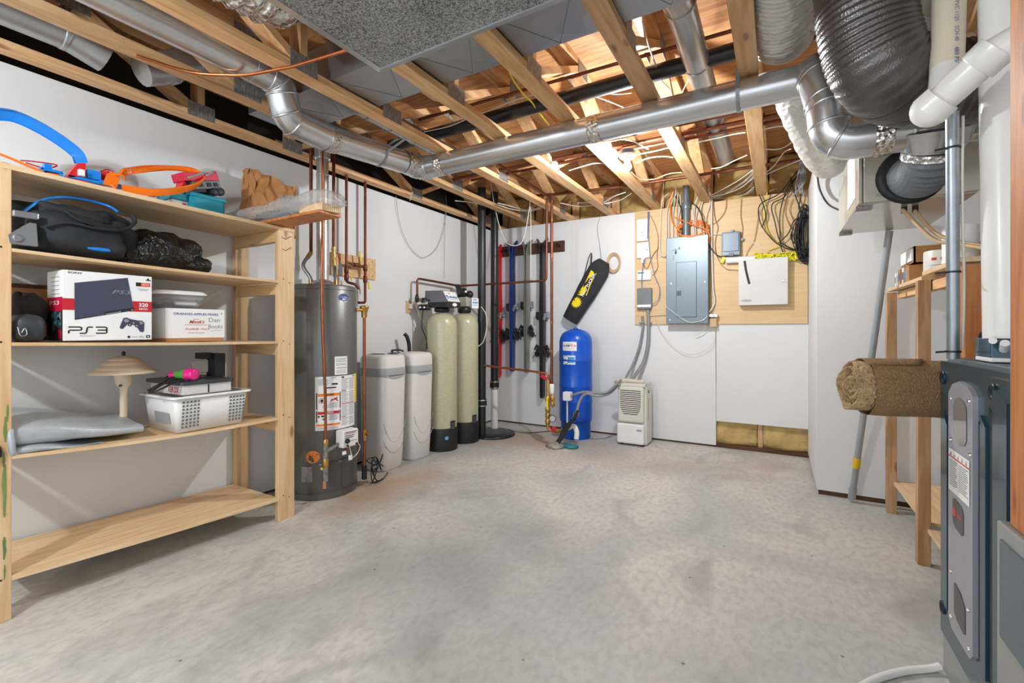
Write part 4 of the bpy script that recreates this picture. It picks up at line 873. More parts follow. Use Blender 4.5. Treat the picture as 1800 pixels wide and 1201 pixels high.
m.build('side_vent', 'black_plastic', dh); MB().rect(sm, 4.66, .525, 4.72, .555, .001).build('side_grip', 'panel_dark', dh)
MB().rect(plane_map((0, y0 - .009, 0), (1, 0, 0), (0, 0, 1)), x1 - .085, .155, x1 - .035, .175, .001).build('bucket_grip', 'softener_band', wbk)
m = MB().tube(catmull([(-1.45, 4.60, .625), (-1.40, 4.585, .645), (-1.32, 4.60, .65), (-1.24, 4.60, .648), (-1.15, 4.61, .646)], 6), [.012, .016, .018, .02, .022, .024, .024, .022, .022, .024, .026, .024, .022, .022, .024, .022, .02, .02, .018, .018, .02, .02, .022, .02, .012], 8)
m.build('rag', 'rag', label='rolled cream rag lying on top of the dehumidifier', cat='rag')
# ------------------------------------------------------------------ ski rack and skis
a = P(868, 443, y=4.92); b = P(992, 431, y=4.92)
rk = thing('ski_rack', 'dark brown wooden ski rack board on the back wall', 'rack', (a.x, 4.93, 2.09))
MB().box(a.x, 4.918, 2.085, b.x, BY, 2.215).build('board', 'dark_rack', rk, .004)
for u in (868, 888, 900, 920, 930, 948, 961, 982):
    p = P(u, 438, y=4.9)
    MB().cyl((p.x, 4.92, 2.15), (p.x, 4.85, 2.165), .014, 10).build('peg', 'black_rubber', rk)
def ski(x, zt, zb, side, mt, label, toe, heel, flare=.045, wd=.075):
    yc = 4.875; r = thing('ski', label, 'ski', (x, yc, zb), 0, 'skis on the wall rack')
    prof = [(zb, 0, .8, .006), (zb + .03, 0, .95, .010), (zb + .35, 0, .92, .012), ((zt + zb) / 2, 0, .84, .018), (zt - .35, 0, .95, .011), (zt - .14, .006, 1, .009), (zt - .07, flare * .4, .95, .008), (zt - .02, flare * .85, .7, .007), (zt, flare, .25, .006)]
    rings = []
    for z, fo, wf, th in prof:
        xa = x + side * (.003 + fo); xb = xa + side * th * 1.6; w2 = wd * wf / 2
        q = [V((xa, yc - w2, z)), V((xb, yc - w2, z)), V((xb, yc + w2, z)), V((xa, yc + w2, z))]
        rings.append(q if side > 0 else q[::-1])
    m = MB(); vs = [p for q in rings for p in q]
    m.add(vs, [(i * 4 + j, i * 4 + (j + 1) % 4, i * 4 + 4 + (j + 1) % 4, i * 4 + 4 + j) for i in range(len(rings) - 1) for j in range(4)], 0, False)
    m.add(rings[0], [(3, 2, 1, 0)]); m.add(rings[-1], [(0, 1, 2, 3)]); m.build('ski_board', mt, r)
    xo = x + side * .02
    m = MB().obox((xo + side * .022, yc, toe), (.04, .06, .05)); m.obox((xo + side * .045, yc, toe + .02), (.03, .045, .05)); m.ball((xo + side * .05, yc, toe - .02), .022); m.obox((xo + side * .02, yc - .035, toe - .035), (.03, .012, .04)); m.build('toe_binding', 'binding_grey' if side > 0 else 'black_plastic', r, .005)
    m = MB().obox((xo + side * .03, yc, heel), (.055, .06, .055)); m.obox((xo + side * .055, yc, heel - .035), (.035, .04, .06), Matrix.Rotation(.3 * side, 3, 'Y')); m.obox((xo + side * .06, yc - .02, heel + .05), (.018, .02, .07), Matrix.Rotation(-.5 * side, 3, 'Y')); m.ball((xo + side * .03, yc, heel + .045), .026); m.build('heel_binding', 'black_plastic', r, .005)
    m = MB().tube([(xo + side * .02, yc - .045, heel + .04), (xo + side * .045, yc - .05, heel - .03), (xo + side * .085, yc - .05, heel - .075)], .005, 6); m.build('ski_brake', 'black_plastic', r); m = MB().tube([(xo + side * .02, yc + .045, heel + .04), (xo + side * .05, yc + .05, heel - .03), (xo + side * .08, yc + .05, heel - .06)], .005, 6); m.build('ski_brake', 'black_plastic', r)
    return r
SK = [(877, 430, 664, 'ski_red', 'red', (553, 591)), (900.5, 424, 653, 'ski_blue', 'dark blue', (540, 588)), (926, 422, 655, 'ski_silver', 'silver grey', (537, 583)), (953.5, 419, 700, 'ski_black', 'black', (555, 618))]
for u, vt, vb, mt, cn, (vto, vhe) in SK:
    pt = P(u, vt, y=4.875); pb = P(u, vb, y=4.875); x = pt.x
    for sd, nm in ((-1, 'left'), (1, 'right')):
        r = ski(x, pt.z, pb.z, sd, mt, '%s one of the two %s skis strapped base to base on the rack' % (nm, cn), P(u, vto, y=4.875).z, P(u, vhe, y=4.875).z, .02 if mt == 'ski_red' else .06)
        if mt == 'ski_red' and sd > 0:
            fm = plane_map((x + .003, 4.837, 0), (0, 0, -1), (1, 0, 0)); m = MB()
            m.text(lambda s, t, o: V((x + .0055 + t, 4.8365 - o, pt.z - s)), 'e', 1.62, 0, .012, .03, .001, 0, bold=.02)
            m.text(lambda s, t, o: V((x + .0045 + t, 4.8365 - o, pt.z - s)), 'ROSSIGNOL', .88, 0, .013, .38, .001, 0, bold=.02, slant=.3); m.build('lettering', 'paper_white', r)
    if mt != 'ski_red' and 0: pass
# white cord loops hanging from a truss in front of the rack
wire('hanging_cord', [P(863, 322, y=4.2), P(868, 355, y=4.2), P(878, 398, y=4.2), P(890, 425, y=4.2), P(903, 432, y=4.2), P(916, 427, y=4.2), P(924, 405, y=4.2), P(930, 370, y=4.2), P(932, 354, y=4.2), P(937, 342, y=4.2)], .005, 'white_cable', 'white cord hanging in a loop from the trusses in front of the ski tips', 'cord')
wire('hanging_cord', [P(932, 354, y=4.21), P(933, 380, y=4.21), P(933, 430, y=4.21), P(933, 488, y=4.15)], .004, 'white_cable', 'thin white cord hanging straight down to the copper pipe in front of the skis', 'cord')
# ------------------------------------------------------------------ tool bag
pb = P(1002, 563, y=4.855); pt = P(1062, 459, y=4.855); ax = (pt - pb); Lb = ax.length; ax.normalize(); pe = V((0, -1, 0)).cross(ax).normalized()   # pe: across, in the wall plane
pe = ax.cross(V((0, -1, 0))).normalized()
bg = thing('carry_bag', 'black cloth carry bag with yellow sun logo hanging slanted on the back wall', 'bag', pb)
def bag_w(l): return .092 + .028 * min(1, l / .5) + (.0 if l < .86 else -.055 * ((l - .86) / .14) ** 1.5)
def bag_t(l): return .058 + .01 * math.sin(l * 9) - (.03 * ((l - .85) / .15) if l > .85 else 0)
def bag_pt(l, a, k=0):
    l2 = max(0, min(1, l)); w_, th = bag_w(l2), bag_t(l2); q = max(-1, min(1, a / w_))
    return pb + ax * (l * Lb) + pe * a + V((0, -1, 0)) * (th * math.sqrt(max(0, 1 - abs(q) ** 2.6)) + k)
m = MB(); rings = []
for i in range(25):
    l = i / 24; w_, th = bag_w(l), bag_t(l); ring = []
    for j in range(28):
        t_ = 2 * math.pi * j / 28; cx_, cy_ = math.cos(t_), math.sin(t_)
        ring.append(pb + ax * (l * Lb) + pe * (w_ * math.copysign(abs(cx_) ** .8, cx_)) + V((0, -1, 0)) * (th * math.copysign(abs(cy_) ** .8, cy_) + .004 * math.sin(5 * t_ + 9 * l)))
    rings.append(ring)
loft(m, rings); m.build('bag_body', 'black_cloth', bg)
m = MB().tube(catmull([bag_pt(.50, -.11), bag_pt(.7, -.135, -.02), bag_pt(.92, -.185, -.02), bag_pt(1.0, -.19, -.02), bag_pt(.97, -.165, -.02), bag_pt(.87, -.115, -.02)], 6), .011, 8, sy=.4); m.build('shoulder_strap', 'black_cloth', bg)
bmap = lambda s, t, k: bag_pt(s, t, k)
m = MB()
m.poly(bmap, [(.40, -.045), (.42, -.062), (.58, -.048), (.80, -.058), (.80, -.02), (.78, .0), (.60, -.02), (.46, .012), (.41, -.005)], .002, 0)
g = lambda s, t, k: bag_pt(s, t, k)
def bt_(string, s0, t0, h_, w_, mm, k=.004, b=.02):
    q, fs, asp = text_geo(string, b); m.add([bag_pt(s0 + x_ * w_, t0 - (y_) * h_, k) for x_, y_ in q], fs, mm)
bt_('ROD TUCKER', .415, .018, .036, .37, 2, .0032, .06); bt_('ROD TUCKER', .415, .016, .034, .37, 1, .0045, .025)
bt_("LI'L", .40, -.03, .028, .08, 0, .0045, .03)
m.poly(bmap, [(.45, .034), (.62, .012), (.80, .012), (.80, .02), (.62, .022), (.45, .043)], .003, 0)
pts = []
for i in range(32):
    rr_ = (.068 if i % 2 == 0 else .046); a_ = 2 * math.pi * i / 32; pts.append((.29 + rr_ * math.sin(a_) / Lb, -.02 + rr_ * math.cos(a_)))
m.poly(bmap, pts, .003, 0)
m.build('logo', ['ink_yellow', 'paper_white', 'ink_black'], bg, label='yellow sun logo with white lettering')
random.seed(11)
m = MB(); c0 = P(1079, 462, y=4.915)
for k in range(5):
    r0 = .072 + .006 * k; m.tube([c0 + V((r0 * .8 * math.cos(t_ / 14 * 6.283 + k), -.003 * k + .004 * math.sin(3 * t_), r0 * 1.15 * math.sin(t_ / 14 * 6.283 + k))) for t_ in range(14)], .004, 6, True)
m.build('cord_coil', 'tan_cable', label='coil of thin tan cord hanging behind the top of the black carry bag', cat='cord')
wire('string', [P(1057, 376, y=4.92), P(1050, 400, y=4.93), P(1054, 430, y=4.93), P(1057, 455, y=4.9)], .0025, 'grey_cable', 'thin grey string the black carry bag hangs from', 'string')
# ------------------------------------------------------------------ electrical board
YF = 4.922
a = P(1116, 375, y=YF); b = P(1420, 569, y=YF)
MB().box(a.x, YF, b.z, .240, BY - .002, ZC - .003).build('backer_board', 'ply_board', label='pale plywood backer board for electrical gear on the back wall', cat='board')
def wbox(u0, v0, u1, v1, depth):
    yf = YF - depth; p0 = P(u0, v0, y=yf); p1 = P(u1, v1, y=yf); return p0.x, yf, p1.z, p1.x, YF, p0.z
def panel_box(name, label, cat, u0, v0, u1, v1, depth, mt, bev=.006):
    x0, y0, z0, x1, y1, z1 = wbox(u0, v0, u1, v1, depth)
    t_ = thing(name, label, cat, ((x0 + x1) / 2, YF, z0))
    MB().box(x0, y0, z0, x1, y1, z1).build('housing', mt, t_, bev)
    return t_, plane_map((x0, y0 - .0004, z0), (1, 0, 0), (0, 0, 1)), x1 - x0, z1 - z0
# breaker panel
bp_, fm, W_, H_ = panel_box('breaker_panel', 'tall grey electrical breaker panel on the plywood board', 'panel', 1171, 419, 1245, 569, .10, 'panel_grey', .004)
m = MB(); q = (.25, .19, .73, .78)
x0, z0, x1, z1 = [q[0] * W_, q[1] * H_ * .4, q[2] * W_, q[3] * H_ * .905]
m.obox(fm((x0 + x1) / 2, (z0 + z1) / 2, .004), (x1 - x0, .008, z1 - z0)); dr = m.build('door', 'panel_grey', bp_, .003)
m = MB(); m.line(fm, [(x0, z0), (x1, z0), (x1, z1), (x0, z1), (x0, z0)], .006, .0005); m.build('door_gap', 'panel_dark', bp_)
lz = z0 + (z1 - z0) * .44
m = MB(); m.obox(fm(x0 + .025, lz, .012), (.045, .01, .045)); m.build('latch', 'panel_dark', dr, .003); MB().lathe([(.008, 0), (.008, .006)], fm(x0 + .025, lz, .017), (0, -1, 0), 10).build('latch_button', 'ink_black', dr)
for s_, t_ in ((.04, .04), (W_ - .04, .04), (.05, H_ * .47), (W_ - .03, H_ * .47)): MB().lathe([(.008, 0), (.006, .004)], fm(s_, t_, 0), (0, -1, 0), 10).build('screw', 'chrome', bp_)
m = MB()
for k in range(9): m.oval(fm, .06 + random.uniform(0, .07), H_ * .76 + random.uniform(-.01, .1), random.uniform(.004, .012), random.uniform(.006, .02), .0006, 0, 9)
m.build('paint_mark', 'panel_dark', bp_, label='scraped sticker marks')
# small devices on the left of the panel
d_, fm, W_, H_ = panel_box('network_box', 'upper white network box at the left edge of the plywood board', 'device', 1119, 386, 1139, 423, .03, 'white_plastic')
m = MB().rect(fm, .02, .055, W_ - .02, .06, .001); m.rect(fm, W_ / 2 - .012, .085, W_ / 2 + .012, .095, .001); m.build('groove', 'softener_band', d_)
d_, fm, W_, H_ = panel_box('network_box', 'rounded white box below the upper network box on the plywood board', 'device', 1118.5, 427, 1142, 453, .03, 'white_plastic', .02)
MB().oval(fm, W_ - .03, H_ * .5, .008, .008, .001, 0, 10).build('indicator', 'ink_grey', d_)
MB().box(fm(W_ / 2 - .02, 0, 0).x, YF - .02, fm(0, -.05, 0).z, fm(W_ / 2 + .02, 0, 0).x, YF - .005, fm(0, 0, 0).z + .004).build('connector', 'paper_white', d_)
d_, fm, W_, H_ = panel_box('network_box', 'small white box with green strip on the plywood board', 'device', 1119.5, 476, 1144, 492, .025, 'white_plastic')
MB().rect(fm, .01, H_ * .68, W_ * .5, H_ * .82, .001).build('strip', 'teal_dark', d_)
d_, fm, W_, H_ = panel_box('network_box', 'dark grey box with cables entering below on the plywood board', 'device', 1119.5, 507, 1145, 543, .05, 'device_grey')
MB().box(fm(.005, 0, 0).x, YF - .056, fm(0, .02, 0).z, fm(W_ - .005, 0, 0).x, YF - .05, fm(0, .045, 0).z).build('label_strip', 'paper_white', d_)
d_, fm, W_, H_ = panel_box('junction_box', 'light grey junction box with lid right of the breaker panel', 'junction box', 1268.5, 409, 1301, 448, .06, 'panel_grey')
MB().obox(fm(W_ / 2, H_ * .56, .004), (W_ * .86, .01, H_ * .78)).build('lid', 'panel_grey', d_, .004); MB().obox(fm(W_ * .52, .01, .004), (.04, .014, .03)).build('latch', 'panel_dark', d_)
for s_, t_ in ((W_ * .55, H_ + .012), (W_ + .012, H_ * .65)): MB().obox(fm(s_, t_, -.03), (.025, .02, .025)).build('mounting_ear', 'panel_grey', d_)
d_, fm, W_, H_ = panel_box('metal_cabinet', 'square off white metal cabinet at the right end of the plywood board', 'cabinet', 1298, 457, 1385, 535, .09, 'cabinet_white', .004)
MB().line(fm, [(W_ * .13, H_ * .97), (W_ * .16, H_ * .75), (W_ * .2, H_ * .58), (W_ * .23, H_ * .46)], .02, .001).build('black_tape', 'ink_black', d_, label='strip of black tape')
MB().lathe([(.01, 0), (.01, .006)], fm(W_ * .94, H_ * .49, 0), (0, -1, 0), 12).build('lock', 'plate_steel', d_)
MB().obox(fm(W_ * .93, H_ * .49, .008), (.045, .004, .008), Matrix.Rotation(.3, 3, 'Y')).build('key', 'chrome', d_)
m = MB().oval(fm, W_ * .17, H_ * .1, .045, .012, .0006, 0); m.build('emblem', 'softener_band', d_)
# conduits at the panel
pc = P(1206, 415, y=4.87)
m = MB().lathe([(.032, pc.z - .01), (.032, 2.62)], (pc.x, 4.87, 0), n=18); m.lathe([(.040, pc.z + .27), (.042, pc.z + .275), (.042, pc.z + .33), (.040, pc.z + .335)], (pc.x, 4.87, 0), n=18)
m.build('grey_conduit', 'panel_grey', label='grey plastic conduit rising from the breaker panel into the ceiling', cat='conduit')
MB().tube(catmull([P(1251, 350, y=4.90), P(1251, 420, y=4.90), P(1253, 500, y=4.90), P(1256, 528, y=4.90), P(1253, 540, y=4.90), P(1246, 549, y=4.88)], 6), .015, 8, sy=.6).build('white_cable', 'white_cable', label='thick white cable running down the right side of the breaker panel', cat='cable')
wire('flexible_conduit', [P(1139, 545, y=4.90), P(1140, 570, y=4.90), P(1139, 605, y=4.90), P(1132, 635, y=4.88), P(1120, 655, y=4.82), P(1108, 672, y=4.70)], .018, 'grey_conduit', 'thick grey conduit from the plywood board down to the dehumidifier, right one', 'conduit', n=10)
wire('flexible_conduit', [P(1129, 556, y=4.90), P(1130, 575, y=4.90), P(1124, 610, y=4.90), P(1113, 640, y=4.88), P(1098, 668, y=4.74)], .013, 'grey_conduit', 'thinner grey conduit from the plywood board down behind the dehumidifier, left one', 'conduit', n=10)
m = MB(); 
for u in (1128, 1141): p = P(u, 568, y=4.90); m.obox(p, (.05, .03, .014))
m.build('conduit_clip', 'panel_grey', label='grey clips holding the two conduits below the plywood board', cat='clip')
pl = thing('power_adapter', 'beige plug adapter with white connectors at the lower right of the breaker panel', 'adapter', P(1253, 575, y=4.9))
p0 = P(1246, 560, y=4.89); p1 = P(1260, 575, y=4.89); MB().box(p0.x, 4.87, p1.z, p1.x, BY, p0.z).build('adapter_body', 'tan_cable', pl, .006)
m = MB()
for u in (1244, 1251, 1258): p = P(u, 555, y=4.88); m.obox(p, (.035, .05, .032), Matrix.Rotation(.2, 3, 'Y'))
m.build('connector', 'white_plastic', pl, .005)
# coils
m = MB(); random.seed(4)
c0 = P(1217, 405, y=4.86)
for k in range(4):
    m.tube([c0 + V((.145 * math.cos(t_ / 18 * 6.283) + random.uniform(-.006, .006), .035 * math.sin(t_ / 18 * 6.283) - .01, (.062 + .008 * k) * math.sin(t_ / 18 * 6.283) + .006 * k + random.uniform(-.004, .004))) for t_ in range(18)], .0055, 6, True)
m.tube(catmull([P(1181, 330, y=4.88), P(1178, 360, y=4.86), P(1182, 390, y=4.84), P(1195, 407, y=4.84)], 6), .0065, 6); m.tube(catmull([P(1186, 382, y=4.87), P(1215, 394, y=4.83), P(1240, 403, y=4.83), P(1247, 415, y=4.85), P(1247, 440, y=4.9)], 6), .0065, 6)
m.build('cable_coil', 'orange_cable', label='coil of bright orange cable lying on top of the breaker panel', cat='cable')
m = MB()
p0 = P(1327, 452, y=4.87); p1 = P(1402, 450, y=4.87)
for k in range(16):
    q = []
    for i in range(11):
        t_ = i / 10; env = math.sin(math.pi * t_); ww = (.03 if .42 < t_ < .5 else .05)
        q.append(p0.lerp(p1, t_) + V((random.uniform(-.01, .01), random.uniform(-.03, .03), random.uniform(-1, 1) * ww * (.4 + .5 * abs(t_ - .45) * 2))))
    m.tube(catmull(q, 3), .0045, 5)
m.build('cable_coil', 'yellow_cable', label='tied bundle of yellow cable lying on the off white metal cabinet', cat='cable')
m = MB(); pa, pb2 = P(1276, 458, y=4.88), P(1340, 455, y=4.89); m.tube([pa, pb2], .03, 14); m.build('paper_roll', 'paper_white', label='white paper roll behind the yellow cable bundle', cat='roll')
m = MB(); c0 = P(1416, 412, y=4.86)
for k in range(20):
    rx_, rz_ = random.uniform(.025, .085), random.uniform(.12, .26); ph = random.uniform(0, 6.28); yy = random.uniform(-.03, .03); dx = random.uniform(-.02, .02)
    m.tube(catmull([c0 + V((dx + rx_ * math.cos(t_ / 9 * 6.283 + ph), yy + .02 * math.sin(2 * t_ + k), rz_ * math.sin(t_ / 9 * 6.283 + ph) + random.uniform(-.03, .02))) for t_ in range(9)], 3, True), .005, 5, True)
m.tube([c0 + V((.06, .03, .26)), c0 + V((.065, .02, 0)), c0 + V((.06, .01, -.25))], .012, 6)
m.build('cord_bundle', 'black_cable', label='bundle of black cords hanging in the corner right of the yellow cable', cat='cable')
BK = [[(1402, 300), (1370, 340), (1336, 360), (1336, 390), (1352, 415), (1372, 432), (1405, 443)], [(1400, 310), (1380, 345), (1357, 360), (1362, 390), (1372, 425), (1395, 438), (1410, 442)], [(1390, 312), (1395, 335), (1402, 355), (1410, 375), (1414, 400)],
      [(1410, 300), (1385, 330), (1372, 370), (1371, 405), (1373, 435), (1384, 449), (1404, 447)], [(1414, 378), (1396, 388), (1386, 410), (1368, 428)], [(1406, 322), (1408, 345), (1404, 365), (1412, 380)], [(1330, 335), (1340, 355), (1346, 380), (1339, 400)], [(1395, 400), (1390, 415), (1394, 425), (1402, 430)]]
for i, q in enumerate(BK):
    wire('black_cable', [P(u, v, y=4.86 + .006 * (i % 4)) for u, v in q], .0055, 'black_cable', 'black cable arching over the right half of the plywood board into the cord bundle', group='black cables on the plywood board')
wire('yellow_wire', [P(1347, 305, y=4.86), P(1350, 330, y=4.86), P(1344, 365, y=4.88), P(1346, 395, y=4.9), P(1357, 420, y=4.9), P(1371, 430, y=4.89), P(1352, 440, y=4.9), P(1345, 447, y=4.88)], .005, 'yellow_cable', 'yellow cable hanging from the trusses over the plywood board')
BR = [[(1253, 350), (1257, 385), (1262, 400), (1257, 425), (1260, 450), (1275, 472), (1298, 475)], [(1277, 345), (1275, 370), (1260, 390), (1246, 396)], [(1303, 350), (1302, 380), (1305, 400), (1304, 420)], [(1335, 370), (1330, 400), (1325, 425), (1315, 440), (1311, 452)], [(1384, 350), (1380, 375), (1390, 400), (1398, 405)],
      [(1394, 350), (1388, 370), (1396, 390)], [(1144, 380), (1153, 400), (1157, 420), (1155, 450), (1156, 470), (1147, 485)], [(1158, 435), (1147, 450), (1140, 468), (1135, 472), (1130, 462)]]
for i, q in enumerate(BR):
    wire('brown_wire', [P(u, v, y=4.905) for u, v in q], .0028, 'brown_cable', 'thin brown wire looping loosely over the plywood board', group='brown wires on the plywood board')
BL = [[(1141, 372), (1140, 410), (1143, 450), (1151, 485), (1159, 505), (1158, 525), (1148, 534), (1138, 532), (1130, 515), (1128, 490), (1132, 455)], [(1134, 455), (1130, 470), (1128, 500)], [(1139, 372), (1138, 420)]]
for i, q in enumerate(BL): wire('grey_wire', [P(u, v, y=4.88) for u, v in q], .004, 'blue_cable', 'grey blue cable looping between the white network boxes', group='grey blue cables at the network boxes')
WW = [([(1134, 475), (1135, 495), (1139, 515), (1144, 535), (1152, 560), (1163, 585), (1185, 610), (1210, 623), (1232, 620), (1252, 605), (1257, 595)], 'thin white wire sagging below the breaker panel across the white wall', .0025, 4.90), ([(1168, 532), (1172, 540), (1190, 554), (1203, 563), (1216, 567), (1236, 563), (1243, 556)], 'white wire hanging across the lower front of the breaker panel', .004, 4.81), ([(1243, 556), (1242, 573), (1235, 583), (1220, 590)], 'short white wire dangling under the right corner of the breaker panel', .003, 4.89),
      ([(1257, 577), (1257.5, 620), (1258, 672)], 'thin grey wire hanging straight down from the beige adapter', .0025, 4.925), ([(1143, 555), (1155, 554), (1171, 553)], 'white wire from the dark grey box to the breaker panel', .004, 4.905), ([(1308, 417), (1330, 430), (1352, 443), (1362, 447)], 'white wire slanting from the junction box to the yellow bundle', .004, 4.90), ([(1243, 410), (1255, 412), (1268, 412)], 'short white wire from the orange coil to the junction box', .004, 4.90)]
for q, lab, r0, yy in WW: wire('white_wire', [P(u, v, y=yy) for u, v in q], r0, 'white_cable', lab)
wire('black_cable', [P(1215, 355, y=4.85), P(1228, 368, y=4.85), P(1237, 390, y=4.84), P(1241, 415, y=4.85), P(1250, 437, y=4.88), P(1263, 450, y=4.88), P(1275, 450, y=4.88)], .006, 'black_cable', 'black cable passing the breaker panel toward the junction box')
wire('black_cable', [P(1188, 345, y=4.88), P(1197, 365, y=4.88), P(1199, 390, y=4.88), P(1199, 414, y=4.87)], .008, 'black_cable', 'thick black cable dropping into the left of the breaker panel top')
MB().obox(P(1271, 457, y=4.89), (.03, .012, .06), Matrix.Rotation(.5, 3, 'Y')).build('wire_tag', 'ink_yellow', label='yellow tag under the junction box', cat='tag')
# white cables dropping into the panel top
random.seed(21)
for i, (u, dv) in enumerate(((1173, 0), (1177, 0), (1183, 0), (1189, 0), (1193, 0), (1217, 0), (1220, 0), (1224, 0), (1230, 0), (1233, 0), (1240, 0))):
    u += random.uniform(-1.5, 1.5); top = (u + (random.uniform(2, 16) if u < 1200 else random.uniform(6, 24)), 334 + random.uniform(-6, 8))
    wire('white_cable', [P(top[0], top[1], z=2.47) if 0 else P(top[0], top[1], y=4.84), P(u + random.uniform(-1, 6), 362, y=4.88), P(u, 385, y=4.885), P(u, 424, y=4.87)], .0045, 'white_cable', 'white cable dropping from the ceiling into the top of the breaker panel', group='white cables entering the breaker panel')
wire('white_cable', [P(1175, 340, y=4.86), P(1164, 352, y=4.88), P(1162, 380, y=4.9), P(1160, 425, y=4.9), P(1162, 448, y=4.9), P(1170, 451, y=4.89)], .006, 'white_cable', 'thick white cable bending into the left side of the breaker panel')
# ------------------------------------------------------------------ loose cables among the trusses
def cw(q, z, r, lab, grp=None, m='white_cable', n='white_cable'): return wire(n, [P(u, v, z=z + (.012 * ((i * 7) % 3 - 1))) for i, (u, v) in enumerate(q)], r, m, lab, group=grp)
G1 = 'white cables fanned beside the panel ceiling'
for i in range(14):
    s_ = (i * 5 % 14) / 13; q = [(1323 + i % 3, 299 + 42 * s_ ** 1.3), (1300 + i % 4 * 4, 316 + 26 * s_ + (i % 3) * 3), (1272 + (i * 5) % 12, 332 + 16 * s_ + (i % 4) * 2), (1246 + (i * 3) % 8, 345 + (i % 6) * 1.5)]
    cw(q, 2.47 + .004 * i, .0045, 'white cable fanning out over the plywood board toward the seventh truss', G1)
G2 = 'white cables sagging between the trusses near the bulb'
for q in ([(1000, 300), (1030, 291), (1050, 287), (1085, 290)], [(1100, 275), (1140, 268), (1175, 260)], [(1117, 287), (1140, 278), (1165, 275), (1183, 277)], [(1250, 297), (1270, 293), (1290, 283), (1313, 273)], [(1340, 308), (1360, 292), (1378, 268), (1390, 262)], [(1340, 310), (1380, 292), (1415, 278)], [(1340, 262), (1370, 262), (1395, 248), (1415, 232)], [(1340, 228), (1370, 222), (1400, 224), (1430, 230)], [(1397, 258), (1412, 245), (1420, 238)],
          [(1225, 250), (1250, 245), (1290, 236), (1310, 233)], [(1055, 253), (1100, 245), (1140, 262)], [(1060, 357), (1080, 345), (1100, 338)], [(1062, 358), (1090, 352), (1110, 340)], [(985, 357), (1020, 363), (1072, 358)], [(1015, 357), (1030, 356), (1055, 354)]):
    cw(q, 2.47, .0045, 'white cable sagging across a truss bay around the bare bulb', G2)
G3 = 'thin white wires high in the ceiling'
for q in ([(815, 208), (850, 198), (900, 178), (940, 166)], [(1035, 165), (1070, 178), (1095, 188)], [(1045, 158), (1080, 165), (1110, 163)], [(1130, 38), (1140, 80), (1155, 120), (1163, 142), (1178, 158), (1182, 172)], [(1240, 75), (1225, 110), (1210, 140), (1198, 165)], [(745, 232), (790, 222), (830, 205)], [(690, 250), (715, 240), (745, 238)]):
    cw(q, 2.60, .004, 'thin white wire strung across the ceiling above the long round duct', G3)
cw([(895, 365), (915, 362), (935, 366), (960, 360)], 2.47, .006, 'white cables drooping behind the ski rack', G2) if 0 else None
for q in ([(875, 357), (895, 362), (925, 369), (950, 365)], [(875, 360), (900, 368), (930, 371), (950, 367)], [(800, 353), (830, 356), (850, 361)]): cw(q, 2.46, .005, 'white cable slung under the trusses above the skis', 'white cables above the skis')
cw([(892, 118), (905, 145), (920, 165), (935, 180), (945, 195), (965, 220)], 2.58, .005, 'yellow wire running between trusses above the long round duct', None, 'yellow_cable', 'yellow_wire')
cw([(1110, 303), (1125, 315), (1150, 315), (1175, 306), (1198, 303)], 2.44, .005, 'tan wire looping away from the bare bulb', None, 'tan_cable', 'tan_wire')
wire('black_cable', [P(1437, 245, y=3.7), P(1436, 290, y=3.82), P(1440, 330, y=3.86), P(1455, 358, y=3.8), P(1478, 371, y=3.45)], .006, 'black_cable', 'black cable hanging from the ceiling down to the ventilator box')
m = MB(); random.seed(9)
for k in range(7):
    m.tube(catmull([P(1415 + random.uniform(-6, 6), 235, z=2.5), P(1412 + random.uniform(-8, 8), 275, y=4.6), P(1408 + random.uniform(-9, 9), 318, y=4.8), P(1403 + random.uniform(-12, 12), 345, y=4.88)], 5), .006, 6)
m.build('cable_bundle', 'grey_cable', label='grey cable bundle coming down in the corner above the black cords', cat='cable')
# thin wires on the left wall
wire('string', [P(696, 345, x=-3.12), P(702, 390, x=-3.12), P(715, 425, x=-3.12), P(730, 445, x=-3.12), P(745, 453, x=-3.12), P(765, 440, x=-3.12), P(778, 410, x=-3.12), P(785, 370, x=-3.12), P(784, 345, x=-3.12)], .0025, 'grey_cable', 'thin grey wire hanging in a loop on the left wall above the softener', 'wire')
wire('string', [P(783, 360, x=-3.12), P(782, 420, x=-3.12), P(781, 490, x=-3.12)], .002, 'grey_cable', 'thin grey wire hanging straight on the left wall above the control box', 'wire')
wire('hanging_cord', [P(722, 340, z=2.44), P(721, 352, z=2.43), P(725, 338, z=2.43)], .005, 'white_cable', 'short white tie under the truss beside the left wall', 'cord')
